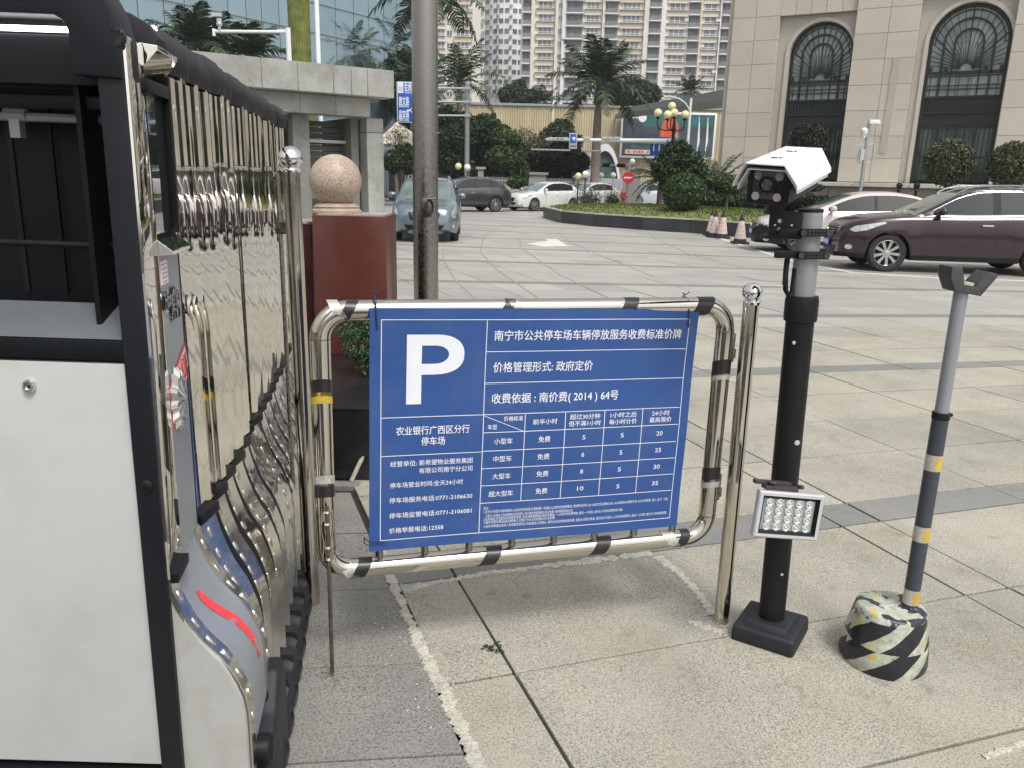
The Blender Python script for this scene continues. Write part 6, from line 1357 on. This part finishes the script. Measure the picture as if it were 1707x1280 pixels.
# finials along the podium front
for k, px in enumerate((1498, 1527, 1577, 1658)):
    D = 24.5-.9*k; l = atpx(px, 320, D); l.z = 1.0; b = MB(); zz = px_h(px, 312, D)-1.0; b.lathe([(.05, 0), (.04, zz-.12), (.08, zz-.1), (.04, zz-.04)], 12); b2 = MB(); b2.sphere((0, 0, zz+.03), .09, 14, 10)
    cyl_obj('ball_bollard', 'black ball-topped bollard, %s of four along the podium above the car roofs' % ('leftmost', 'second from the left', 'second from the right', 'rightmost')[k], 'bollard', l, [('post', b, black_m), ('ball', b2, black_m)], 'bollards along the podium')
# iron fence with piers on the far side of the street
D = 50; fx0, fx1 = Y(795, 300, D).x, Y(1075, 300, D).x; fen = empty('iron_fence', ((fx0+fx1)/2, D, 0), label='spiked iron fence between grey stone piers behind the white cars', cat='fence'); cxm = (fx0+fx1)/2; hf = px_h(930, 298, D)
b = MB(); n_ = 110
for k in range(n_+1): x = fx0-cxm+(fx1-fx0)*k/n_; b.box((x, 0, hf/2), (.03, .03, hf))
tag(b.build('fence_bars', lgrey, fen, smooth=0), kind='stuff')
b = MB(); b.box((0, 0, .35), (fx1-fx0, .05, .05)); b.box((0, 0, hf-.2), (fx1-fx0, .05, .05)); b.build('fence_rail', lgrey, fen, smooth=0)
pier_m = mat('grey_pier_stone', (.33, .31, .28), .8, var=.12)
for a_, c_, zt_p in ((797, 806, 285), (882, 910, 292), (958, 980, 296), (1046, 1066, 280)):
    xx0, xx1 = Y(a_, 300, D).x-cxm, Y(c_, 300, D).x-cxm; z = px_h(900, zt_p, D); b = MB(); b.box(((xx0+xx1)/2, 0, z/2), (xx1-xx0, .6, z)); pp_ = b.build('stone_pier', pier_m, fen, smooth=0); b = MB(); b.box(((xx0+xx1)/2, 0, z+.07), (xx1-xx0+.25, .8, .14)); b.build('pier_cap', pier_m, pp_, smooth=0)
# white arch
D = 66; a0, a1 = Y(978, 300, D).x, Y(1036, 300, D).x; t = empty('arch_canopy', ((a0+a1)/2, D, 0), label='white curved entrance canopy with dark glass behind the palm trunk', cat='entrance canopy'); hw = (a1-a0)/2; ht = px_h(1000, 240, D); n_ = 20
b = MB(); vs = []
for r1, r2, yy in ((1, 1, 0), (.88, .88, 0), (1, 1, 6), (.88, .88, 6)): vs += [(-hw*r1*math.cos(PI*k/n_), yy, ht*r2*math.sin(PI*k/n_)) for k in range(n_+1)]
N = n_+1; fs = [(k, k+1, N+k+1, N+k) for k in range(n_)]+[(k, 2*N+k, 2*N+k+1, k+1) for k in range(n_)]+[(N+k, N+k+1, 3*N+k+1, 3*N+k) for k in range(n_)]
b.add(vs, fs); b.build('arch_shell', white_paint, t); b = MB(); vs = [(-hw*.88*math.cos(PI*k/n_), .4, ht*.88*math.sin(PI*k/n_)) for k in range(n_+1)]; b.add(vs, [tuple(range(n_+1))]); b.build('arch_glass', pane_d, t, smooth=0)
b = MB(); b.box((hw*.1, -.3, ht*.30), (hw*1.9, .3, .9)); gb_ = b.build('name_beam', lgrey, t); 
# cream parasol canopy
D = 52; l = atpx(676, 300, D); t = empty('canvas_canopy', l, label='cream pyramid canvas canopy left of the flagpole, above the people carrier', cat='canopy'); xw_ = 36*D/1320; z0, z1 = px_h(676, 246, D), px_h(660, 204, D)
b = MB(); b.add([(-xw_*1.2, -1.2, z0+.2), (xw_*1.3, -1.2, z0-.1), (xw_*1.3, 1.6, z0), (-xw_*1.2, 1.6, z0+.2), (-.5, 0, z1)], [(0, 1, 4), (1, 2, 4), (2, 3, 4), (3, 0, 4), (3, 2, 1, 0)]); b.build('canvas', canvas, t, smooth=0); b = MB(); b.lathe([(.06, 0), (.06, z0)], 8); b.lathe([(.05, 0), (.05, z0)], 8, Matrix.Translation((.3, -1, 0))); b.build('posts', galv, t); b = MB(); b.box((.8, 2.5, z0*.45), (4.5, .2, z0*.9)); b.build('dark_kiosk', mat('kiosk_dark', (.06, .05, .05), .7), t)
# ================================================================ CARS
def paint(name, c, flake=.1, rough=.28, metal=.35):
    m, n, b = nodes_of(name); b.inputs['Base Color'].default_value = (*c, 1); b.inputs['Metallic'].default_value = metal; b.inputs['Roughness'].default_value = rough
    b.inputs['Coat Weight'].default_value = 1; b.inputs['Coat Roughness'].default_value = .02
    co = n.nodes.new('ShaderNodeTexCoord').outputs['Object']; t = tex(n, 'ShaderNodeTexNoise', co, 3, Detail=8.); link(n, ramp(n, t.outputs[0], [(.3, tuple(x*.92 for x in c)), (.7, tuple(min(1, x*1.05) for x in c))]), b.inputs['Base Color'])
    return m
def smooth_interp(pts, x):
    xs = [p[0] for p in pts]; ys = [p[1] for p in pts]
    if x <= xs[0]: return ys[0]
    if x >= xs[-1]: return ys[-1]
    for i in range(len(xs)-1):
        if xs[i] <= x <= xs[i+1]:
            h = xs[i+1]-xs[i]; t = (x-xs[i])/h
            def sl(k):
                if k <= 0 or k >= len(xs)-1: return (ys[min(k+1, len(xs)-1)]-ys[max(k-1, 0)])/(xs[min(k+1, len(xs)-1)]-xs[max(k-1, 0)])
                a, b_ = (ys[k]-ys[k-1])/(xs[k]-xs[k-1]), (ys[k+1]-ys[k])/(xs[k+1]-xs[k]); return 0 if a*b_ <= 0 else 2*a*b_/(a+b_)
            m0, m1 = sl(i)*h, sl(i+1)*h; t2, t3 = t*t, t*t*t
            return (2*t3-3*t2+1)*ys[i]+(t3-2*t2+t)*m0+(-2*t3+3*t2)*ys[i+1]+(t3-t2)*m1
WHEELS = {}
def wheel_parts(R, rw, spokes, par, loc, side, rim_m):
    """axis along y; outer face towards side"""
    w = par_e = empty('wheel', loc); w.parent = par; w.rotation_euler = (0, random.uniform(0, 1), 0)
    key = (round(R, 3), spokes, side, rim_m.name)
    if key not in WHEELS:
        T = Matrix.Rotation(-side*PI/2, 4, 'X')
        b = MB(); b.lathe([(R*.70, -rw*.5), (R*.90, -rw*.5), (R*.975, -rw*.38), (R, -rw*.2), (R, rw*.2), (R*.975, rw*.38), (R*.90, rw*.48), (R*.72, rw*.46), (R*.685, rw*.40)], 36, T, cap=False); t_ = b.build('tyre', tyre_m, w)
        b = MB(); b.lathe([(R*.69, rw*.40), (R*.665, rw*.42), (R*.64, rw*.36), (R*.62, rw*.05)], 36, T, cap=False)
        for k in range(spokes):
            a = 2*PI*k/spokes
            TT = T @ Matrix.Rotation(a, 4, 'Z')
            w0, w1 = R*.055, R*.085; z0, z1 = rw*.36, rw*.30
            b.add([(R*.08, -w0, z1), (R*.65, -w1, z0), (R*.65, w1, z0), (R*.08, w0, z1), (R*.08, -w0, z1-.04), (R*.65, -w1, z0-.05), (R*.65, w1, z0-.05), (R*.08, w0, z1-.04)], [(0, 1, 2, 3), (0, 4, 5, 1), (3, 2, 6, 7), (1, 5, 6, 2), (4, 7, 6, 5)], TT)
        b.lathe([(R*.13, rw*.26), (R*.13, rw*.34), (R*.09, rw*.37), (.0001, rw*.38)], 16, T); r_ = b.build('rim', rim_m, w, smooth=30)
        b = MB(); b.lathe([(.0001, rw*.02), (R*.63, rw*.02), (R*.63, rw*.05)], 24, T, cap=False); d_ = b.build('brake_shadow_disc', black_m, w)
        WHEELS[key] = (t_, r_, d_)
    else:
        for o in WHEELS[key]: copy1(o, w)
    return w
def car(label, loc, yaw, L, Wd, Ht, wb, fo, pt, top, cab, zb=.22, R=.33, beltw=.09, roofw=.66, wins=((.0, 1),), pillars=(), spokes=10, rim_m=alloy, group=None, plate=None, low=None, name='car', cat='car',
        chrome_line=False, rails=False, ws_mat=None, lights='slant', grille='bar', noseR=.55, gh=None, lower_black=0):
    t = empty(name, loc, rz=yaw, label=label, cat=cat, group=group); hw = Wd/2
    xf, xr_ = fo, fo+wb; Ra = R*1.13
    S = sorted(set([round(x, 3) for x in list(np.linspace(0, .5, 11))+list(np.linspace(.5, L-.5, 44))+list(np.linspace(L-.5, L, 9))+[x0+d for x0 in (xf, xr_) for d in np.linspace(-Ra-.01, Ra+.01, 15)]]))
    def hwf(s):
        f = 1.
        if s < noseR*1.6: f = 1-.30*(1-s/(noseR*1.6))**2.6
        if s > L-.7: f = 1-.22*((s-L+.7)/.7)**2.6
        return hw*f
    def zt(s): return smooth_interp(top, s)
    def arch(s):
        z = zb+(.10*max(0, 1-s/.35))+(.10*max(0, 1-(L-s)/.35))
        for x0 in (xf, xr_):
            d = abs(s-x0)
            if d < Ra: z = max(z, R*.98+math.sqrt(Ra*Ra-d*d)*1.0)
        return z
    rowsv = []
    for s in S:
        w = hwf(s); z0 = zb; za = arch(s); zs = zt(s); za = min(za, zs-.12); P = []
        fl = .018 if any(abs(s-x0) < Ra+.12 for x0 in (xf, xr_)) else 0
        P += [(0, z0), (w-.30, z0), (w-.30, max(za, z0)), (w-.03, za)]
        zm = [max(za+.004, z) for z in (zb+.10, zb+.22)]; P += [(w-.012+fl, zm[0]), (w+fl, max(zm[1], za+.01))]
        P += [(w+.004+fl, max(za+.02, zb+(zs-zb)*.55)), (w-.004+fl*.6, max(za+.03, zb+(zs-zb)*.74)), (w-.022, max(za+.05, zs-.10)), (w-.045, zs-.035), (w-.09, zs-.004), (w*.72, zs+.022), (w*.4, zs+.038), (0, zs+.044)]
        rowsv.append(P)
    K = len(rowsv[0]); N = len(S)
    def emit(b, cond):
        for sg in (-1, 1):
            vs = []; idx = {}
            fs = []
            for i in range(N-1):
                for k in range(K-1):
                    if not cond(i, k): continue
                    q = []
                    for (a, c_) in ((i, k), (i+1, k), (i+1, k+1), (i, k+1)):
                        if (a, c_) not in idx: idx[(a, c_)] = len(vs); vs.append((S[a]-L/2, sg*rowsv[a][c_][0], rowsv[a][c_][1]))
                        q.append(idx[(a, c_)])
                    fs.append(tuple(q))
            b.add(vs, fs)
        return b
    B = emit(MB(), lambda i, k: True)
    # nose and tail caps
    for i, sx in ((0, -1), (N-1, 1)):
        P = rowsv[i]; vs = []; fs = []; M_ = 4
        for k, (y_, z) in enumerate(P[1:] if True else P):
            for j in range(-M_, M_+1):
                f = j/M_; bul = .07*(1-f*f)*(1 if i == 0 else .5)*math.sin(PI*min(1, max(0, (z-zb)/(zt(S[i])-zb+.05)))**.8 if z > zb else 0)
                vs.append((S[i]-L/2+sx*bul, y_*f, z))
        n2 = 2*M_+1; rr = len(P)-1
        for a in range(rr-1):
            for j in range(n2-1): fs.append((a*n2+j, a*n2+j+1, (a+1)*n2+j+1, (a+1)*n2+j))
        B.add(vs, fs)
    # cabin
    c0, c1 = cab[0][0], cab[-1][0]; SC_ = sorted(set([round(x, 3) for x in list(np.linspace(c0, c1, 46))+[p[0] for p in cab]+[w_ for ww_ in wins for w_ in ww_]]))
    zr_top = max(z for _, z in cab); crows = []
    def cz(s): return smooth_interp(cab, s)
    for s in SC_:
        be = zt(s)-.012; z = max(cz(s), be+.02); wb_ = hwf(s)-beltw; wr_ = hw*roofw
        def yy(zz): return wb_+(wr_-wb_)*min(1, max(0, (zz-be)/(zr_top-be)))**1.15
        z1 = min(be+.035, z-.012); z2 = max(z1+.002, z-.065); P = [(wb_+.02, be-.01), (yy(z1), z1), (yy(z2)+.004, z2), (yy(z)-.015, z-.022), (yy(z)-.07, z-.002), (yy(z)*.72, z+.016), (yy(z)*.36, z+.026), (0, z+.03)]
        crows.append(P)
    rf0 = min(s for s, z in cab if z > zr_top-.09); rf1 = max(s for s, z in cab if z > zr_top-.09); ws0, ws1 = c0+.02, rf0
    if gh: rf0, rf1 = gh
    def cemit(b, cond):
        for sg in (-1, 1):
            vs = []; idx = {}; fs = []
            for i in range(len(SC_)-1):
                for k in range(7):
                    if not cond(i, k, sg): continue
                    q = []
                    for a, c_ in ((i, k), (i+1, k), (i+1, k+1), (i, k+1)):
                        if (a, c_) not in idx: idx[(a, c_)] = len(vs); vs.append((SC_[a]-L/2, sg*crows[a][c_][0], crows[a][c_][1]))
                        q.append(idx[(a, c_)])
                    fs.append(tuple(q))
            b.add(vs, fs)
        return b
    mid = lambda i: (SC_[i]+SC_[i+1])/2
    def iswin(i, k): return k == 1 and any(a < mid(i) < c_ for a, c_ in wins) and not any(a < mid(i) < c_ for a, c_ in pillars) and crows[i][2][1]-crows[i][1][1] > .02
    def isws(i, k): return k >= 4 and mid(i) < rf0-.03 and mid(i) > ws0
    def isrw(i, k): return k >= 4 and mid(i) > rf1+.03 and mid(i) < c1-.02
    cemit(B, lambda i, k, sg: not (iswin(i, k) or isws(i, k) or isrw(i, k) or (k == 1 and any(a < mid(i) < c_ for a, c_ in pillars))))
    cemit(MB(), lambda i, k, sg: k == 1 and any(a < mid(i) < c_ for a, c_ in pillars)).build('door_pillar', black_p, t, smooth=60)
    if low:
        body = B.build('body', pt, t, smooth=38)
        me = body.data; me.materials.append(black_p); 
        for p in me.polygons:
            c_ = p.center
            if c_.z < low or (lower_black and c_.x < -L/2+lower_black and c_.z < .66): p.material_index = 1
    else: body = B.build('body', pt, t, smooth=38)
    cemit(MB(), lambda i, k, sg: isws(i, k)).build('windscreen', ws_mat or car_glass_l, t, smooth=60); cemit(MB(), lambda i, k, sg: isrw(i, k)).build('rear_window', car_glass, t, smooth=60)
    segs = []; cur = []
    for i in range(len(SC_)-1):
        if iswin(i, 1): cur.append(i)
        elif cur: segs.append(cur); cur = []
    if cur: segs.append(cur)
    for sg0 in (-1, 1):
        for sgm in segs: 
            ss = set(sgm); cemit(MB(), lambda i, k, sg: sg == sg0 and k == 1 and i in ss).build('side_window', car_glass, t, smooth=60)
    if chrome_line:
        for sg in (-1, 1):
            b = MB(); ii = [i for sgm in segs for i in sgm]; i0, i1 = min(ii), max(ii)+1
            lo = [(SC_[i]-L/2, sg*(crows[i][1][0]+.006), crows[i][1][1]) for i in range(i0, i1+1)]; hi = [(SC_[i]-L/2, sg*(crows[i][2][0]+.006), crows[i][2][1]+.008) for i in range(i1, i0-1, -1)]
            b.tube(lo+hi, .0045, 6, closed=True); b.build('window_trim', chl2, t)
    if rails:
        for sg in (-1, 1):
            b = MB(); pts = [(s-L/2, sg*(hw*roofw-.06), cz(s)+.055*min(1, (s-rf0+.1)*5, (rf1+.35-s)*5)) for s in np.linspace(rf0-.05, rf1+.3, 14)]; b.tube(pts, .018, 6); b.build('roof_rail', chl2, t)
    bv = BVHTree.FromPolygons([tuple(v.co) for v in body.data.vertices], [tuple(p.vertices) for p in body.data.polygons])
    def patch(name, poly, org, U, V, D, mt, off=.006, rings=4, sub=3, parent=None):
        """poly in (u,v); ray starts at org+u*U+v*V far out and goes along D"""
        U, V, D = Vector(U), Vector(V), Vector(D).normalized(); org = Vector(org); pp = []
        for a, c_ in zip(poly, poly[1:]+poly[:1]):
            for k in range(sub): f = k/sub; pp.append((a[0]*(1-f)+c_[0]*f, a[1]*(1-f)+c_[1]*f))
        cu, cv = sum(p[0] for p in pp)/len(pp), sum(p[1] for p in pp)/len(pp); vs = []; last = None
        for r in range(rings+1):
            f = r/rings
            for (u, v) in (pp if r else [(cu, cv)]):
                uu, vv = cu+(u-cu)*f, cv+(v-cv)*f; h = bv.ray_cast(org+U*uu+V*vv-D*4, D)
                if h[0] is not None and (last is None or (h[0]-last).length < 1.2): p = h[0]-D*(off+.004*(1-f)); last = h[0]
                else: p = (last if last is not None else org+U*uu+V*vv)-D*off
                vs.append(p)
        n_ = len(pp); fs = [(0, 1+i, 1+(i+1) % n_) for i in range(n_)]+[(1+a*n_+i, 1+a*n_+(i+1) % n_, 1+(a+1)*n_+(i+1) % n_, 1+(a+1)*n_+i) for a in range(rings-1) for i in range(n_)]
        return MB().add(vs, fs).build(name, mt, parent or t, smooth=50)
    t['_'] = 0; del t['_']
    for sx, sy in ((xf, -1), (xf, 1), (xr_, -1), (xr_, 1)): wheel_parts(R, .22, spokes, t, (sx-L/2, sy*(hw-.115), R), sy, rim_m)
    # seams and handles
    for sg in (-1, 1):
        b = MB()
        for s in sorted(set([wins[0][0]+.12]+[(p[0]+p[1])/2 for p in pillars]+[wins[-1][1]-.05]))[:4]:
            pts = []
            for z in np.linspace(zb+.10, zt(s)-.03, 8):
                h = bv.ray_cast(Vector((s-L/2+.02*math.sin(z*3), sg*3, z)), Vector((0, -sg, 0)))
                if h[0] is not None: pts.append(h[0]+Vector((0, -sg*.001, 0)))
            if len(pts) > 3: b.tube(pts, .0045, 4)
        b.build('door_seam', ink, t)
        hs_ = [p for p in pillars]+[(wins[-1][1]-.35, wins[-1][1]-.15)]
        for p in hs_[:2]:
            s = p[0]-.13; z = zt(s)-.17; h = bv.ray_cast(Vector((s-L/2, sg*3, z)), Vector((0, -sg, 0)))
            if h[0] is not None: b = MB(); b.box((h[0].x, h[0].y+sg*.018, h[0].z), (.20, .025, .03)); b.build('door_handle', chl2 if chrome_line else pt, t, bevel=.008)
        # mirror
        s = c0+ (rf0-c0)*.52; z = zt(s)+.09; b = MB(); b.sphere((s-L/2, sg*(hw+.06), z), 1, 14, 10, (.075, .115, .075)); b.box((s-L/2, sg*(hw-.06), z-.06), (.06, .14, .03)); b.build('wing_mirror', pt, t)
    # lights, grille, plates
    nz = zt(.12)
    zl = nz-.10
    for sg in (-1, 1):
        o_ = (-L/2, 0, 0); d_ = Vector((1, -sg*.75, 0)).normalized(); U_ = Vector((d_.y*sg*-1, d_.x*sg, 0))*1.; U_ = Vector((sg*d_.y, 0, 0)); 
        Uv_ = Vector((-d_.y, d_.x, 0))*sg      # outward/back
        if lights == 'slant': poly = [(.52, -.02), (.62, -.06), (.80, -.02), (1.02, .12), (1.00, .15), (.80, .10), (.60, .05)]
        elif lights == 'tall': poly = [(.46, -.06), (.52, -.15), (.68, -.16), (.76, -.02), (.78, .14), (.70, .12), (.54, .04)]
        else: poly = [(.46, -.03), (.54, -.09), (.74, -.09), (.88, .01), (.90, .06), (.70, .06), (.50, .03)]
        poly = [(u*Wd/1.8, v) for u, v in poly]
        patch('headlight', poly, (-L/2+.25, 0, zl+.02), Uv_, (0, 0, 1), d_, headl)
        patch('fog_lamp', [(.55+.07*math.cos(a), -.33+.05*math.sin(a)) for a in np.linspace(0, 2*PI, 9)[:-1]], (-L/2+.25, 0, zl), Uv_, (0, 0, 1), d_, headl, rings=2, sub=1)
        patch('tail_light', [(-.08, -.05), (.22, -.06), (.30, .06), (0, .07)], (L/2-.25, sg*.5, zt(L-.2)-.12), (0, sg*1., 0), (0, 0, 1), (-1, 0, 0), tail_m)
    if grille == 'bar': gp2 = [(-.34, .06), (-.28, -.10), (.28, -.10), (.34, .06)]
    elif grille == 'wide': gp2 = [(-.40, .02), (-.34, -.16), (.34, -.16), (.40, .02)]
    else: gp2 = [(-.42, .05), (-.38, -.10), (.38, -.10), (.42, .05)]
    gr = patch('grille', gp2, (-L/2, 0, nz-.12), (0, 1, 0), (0, 0, 1), (1, 0, 0), black_p, off=.012)
    b = MB()
    for k in range(4):
        z = nz-.20+.042*k; w_ = .30+.02*k; pts = []
        for f in np.linspace(-1, 1, 9):
            h = bv.ray_cast(Vector((-L/2-2, f*w_, z)), Vector((1, 0, 0)))
            if h[0] is not None: pts.append(h[0]+Vector((-.022, 0, 0)))
        if len(pts) > 3: b.tube(pts, .007, 5)
    b.lathe([(.0001, 0), (.055, 0), (.055, .012), (.0001, .012)], 16, Matrix.Translation((-L/2-.10, 0, nz-.14)) @ Matrix.Rotation(PI/2, 4, 'Y')); b.build('grille_bars', chl2, gr)
    patch('lower_intake', [(-.50, .06), (-.42, -.06), (.42, -.06), (.50, .06)], (-L/2, 0, zb+.16), (0, 1, 0), (0, 0, 1), (1, 0, 0), black_p, off=.010)
    h = bv.ray_cast(Vector((-L/2-2, 0, zb+.27)), Vector((1, 0, 0)))
    if h[0] is not None:
        b = MB(); b.box((h[0].x-.022, 0, zb+.27), (.015, .44, .14)); pl_ = b.build('number_plate', blue_plate, t)
        if plate: text(plate, .13, pl_, Matrix.Translation((h[0].x-.032, .12 if len(plate) < 4 else 0, zb+.27)) @ Matrix.Rotation(-PI/2, 4, 'Z') @ TX, white_m, bold=.02)
        else:
            b = MB(); 
            for k in range(6): b.box((h[0].x-.031, -.17+.065*k, zb+.27), (.003, .035, .08))
            b.build('plate_print', white_m, pl_, smooth=0)
    return t, body
chl2 = mat('bright_car_trim', (.75, .75, .76), .12, metal=1, var=.05)
p_maroon = paint('maroon_car_paint', (.022, .004, .009), rough=.35); p_white = paint('pearl_white_paint', (.68, .68, .67), metal=0, rough=.35); p_pink = paint('pinkish_white_paint', (.66, .58, .57), metal=.1); p_grey = paint('dark_grey_paint', (.045, .045, .05)); p_blue = paint('blue_grey_paint', (.15, .20, .235), metal=.4); p_w2 = paint('cool_white_paint', (.60, .63, .66), metal=.05)
# maroon sport utility car, heading left
g1, g2 = G(1472, 453), G(1693, 461); yaw = math.atan2(g2.y-g1.y, g2.x-g1.x); wbm = 2.80; fom = .86; Lm = 4.66
sc_ = (g2-g1).length/wbm
def place(g1, g2, L, Wd, wb, fo, yaw=None):
    """front-left contact g1 and rear-left contact g2 (viewer side) -> centre"""
    d = Vector((math.cos(yaw), math.sin(yaw), 0)) if yaw is not None else (g2-g1).normalized(); n_ = Vector((-d.y, d.x, 0)); c_ = g1+d*(L/2-fo)+n_*(Wd/2-.11); return (c_.x, c_.y, 0), math.atan2(d.y, d.x)
loc, yw = place(g1, g2, Lm, 1.80, wbm, fom)
car('maroon sport utility car with silver roof rails, nearest in the row on the right', loc, yw, Lm, 1.82, 1.58, wbm, fom, p_maroon,
    [(0, .72), (.06, .84), (.25, .94), (.8, 1.04), (1.35, 1.08), (2.2, 1.09), (3.6, 1.13), (4.2, 1.12), (4.55, 1.04), (4.66, .9)],
    [(1.28, 1.07), (1.7, 1.29), (2.12, 1.50), (2.5, 1.595), (3.1, 1.62), (3.6, 1.57), (4.0, 1.43), (4.45, 1.14)], zb=.24, R=.362, wins=((1.62, 4.02),), pillars=((2.72, 2.80), (3.60, 3.68)), spokes=9, low=.36, chrome_line=True, rails=True, lights='slant', gh=(2.15, 3.7))
# pinkish white car behind it
loc2, yw2 = place(G(1318, 420), G(1545, 420), 4.60, 1.80, 2.70, .92, yaw=R_(-7))
loc2 = (G(1318, 424).x+1.75, G(1318, 424).y+.9, 0)
car('pinkish white saloon car with a black front bumper behind the maroon car', loc2, R_(-7), 4.70, 1.80, 1.47, 2.75, .95, p_pink,
    [(0, .58), (.08, .72), (.3, .80), (.8, .90), (1.25, .97), (2.2, 1.0), (3.6, 1.03), (4.3, 1.03), (4.6, .98), (4.7, .85)],
    [(1.12, .96), (1.6, 1.18), (2.1, 1.38), (2.5, 1.455), (3.0, 1.47), (3.5, 1.42), (3.9, 1.28), (4.3, 1.04)], zb=.20, R=.33, wins=((1.55, 3.75),), pillars=((2.6, 2.68),), low=.34, lower_black=.55, gh=(2.1, 3.45))
# blue-grey people carrier, front towards us
gL, gR = G(668, 398), G(762, 404)
mc = (gL+gR)/2; car('blue grey people carrier facing us, partly hidden behind the flagpole', (mc.x-.12, mc.y+1.25, 0), PI/2+R_(3), 4.25, 1.70, 1.58, 2.6, .86, p_blue,
    [(0, .66), (.06, .80), (.25, .88), (.7, .97), (1.05, 1.03), (1.6, 1.05), (3.6, 1.10), (4.1, 1.08), (4.25, .95)],
    [(.92, 1.02), (1.3, 1.28), (1.7, 1.49), (2.1, 1.56), (3.2, 1.58), (3.7, 1.50), (4.0, 1.28), (4.15, 1.08)], zb=.22, R=.31, wins=((1.35, 3.8),), pillars=((2.2, 2.28), (3.1, 3.2)), plate='59', lights='tall', grille='wide', rails=True, gh=(1.7, 3.7), beltw=.08, roofw=.70)
# grey SUV and three white cars across the street
def far_car(label, pxf, pxr, py, paintm, L, Wd, wb, fo, Ht, kind, yaw, **kw):
    g1 = G(pxf, py); d = Vector((math.cos(yaw), math.sin(yaw), 0)); n_ = Vector((-d.y, d.x, 0)); 
    # depth so that the wheelbase spans pxf..pxr
    D = g1.y
    c_ = g1+d*(L/2-fo)+n_*(Wd/2-.11)
    if kind == 'suv':
        top = [(0, .66), (.08, .80), (.3, .90), (.8, .99), (1.25, 1.05), (2.2, 1.07), (3.6, 1.12), (L-.25, 1.10), (L, .95)]; cb = [(1.2, 1.04), (1.6, 1.30), (2.05, 1.52), (2.5, 1.62), (3.2, 1.63), (3.7, 1.56), (4.1, 1.36), (4.4, 1.12)]; w_ = ((1.6, 3.95),); pl_ = ((2.6, 2.68), (3.45, 3.53)); R = .36; ghh = (2.05, 3.8)
    else:
        top = [(0, .60), (.08, .74), (.3, .83), (.8, .92), (1.3, .98), (2.2, 1.0), (3.6, 1.03), (4.2, 1.05), (L-.15, 1.0), (L, .86)]; cb = [(1.15, .97), (1.6, 1.18), (2.05, 1.38), (2.45, 1.46), (3.0, 1.475), (3.5, 1.42), (3.95, 1.24), (4.25, 1.06)]; w_ = ((1.6, 3.7),); pl_ = ((2.6, 2.68),); R = .33; ghh = (2.05, 3.4)
    sc = 1.
    t, b_ = car(label, (c_.x, c_.y, 0), yaw, L, Wd, Ht, wb, fo, paintm, top, cb, wins=w_, pillars=pl_, R=R, gh=ghh, **kw); return t
far_car('dark grey sport utility car behind the people carrier', 737, 828, 354, p_grey, 4.65, 1.86, 2.8, .9, 1.64, 'suv', R_(28), chrome_line=True, zb=.26, low=.34, group='cars queuing across the plaza')
far_car('white saloon car right behind the dark grey sport utility car, blue number plate', 889, 932, 353, p_white, 4.6, 1.8, 2.7, .92, 1.47, 'sedan', R_(40), group='cars queuing across the plaza', grille='wide')
far_car('white saloon car behind the dry stems at the left end of the lawn bed', 968, 1012, 348, p_white, 4.8, 1.8, 2.8, .95, 1.47, 'sedan', R_(42), group='cars queuing across the plaza')
far_car('white saloon car behind the red hydrant and the cycad', 1063, 1090, 345, p_w2, 4.8, 1.8, 2.8, .95, 1.45, 'sedan', R_(38), group='cars queuing across the plaza', grille='wide')

# ================================================================ HAZE
b = MB(); b.box((0, 110, 38), (460, 380, 78.0)); hz_o = b.build('haze', None, smooth=0); tag(hz_o, kind='stuff')
hm2 = bpy.data.materials.new('pale_air'); hm2.use_nodes = True; hn = hm2.node_tree; hn.nodes.clear(); ho = hn.nodes.new('ShaderNodeOutputMaterial'); pv = hn.nodes.new('ShaderNodeVolumePrincipled')
pv.inputs['Color'].default_value = (.9, .93, .97, 1); pv.inputs['Density'].default_value = .0006; pv.inputs['Anisotropy'].default_value = .2; hn.links.new(pv.outputs[0], ho.inputs['Volume']); hz_o.data.materials.append(hm2)
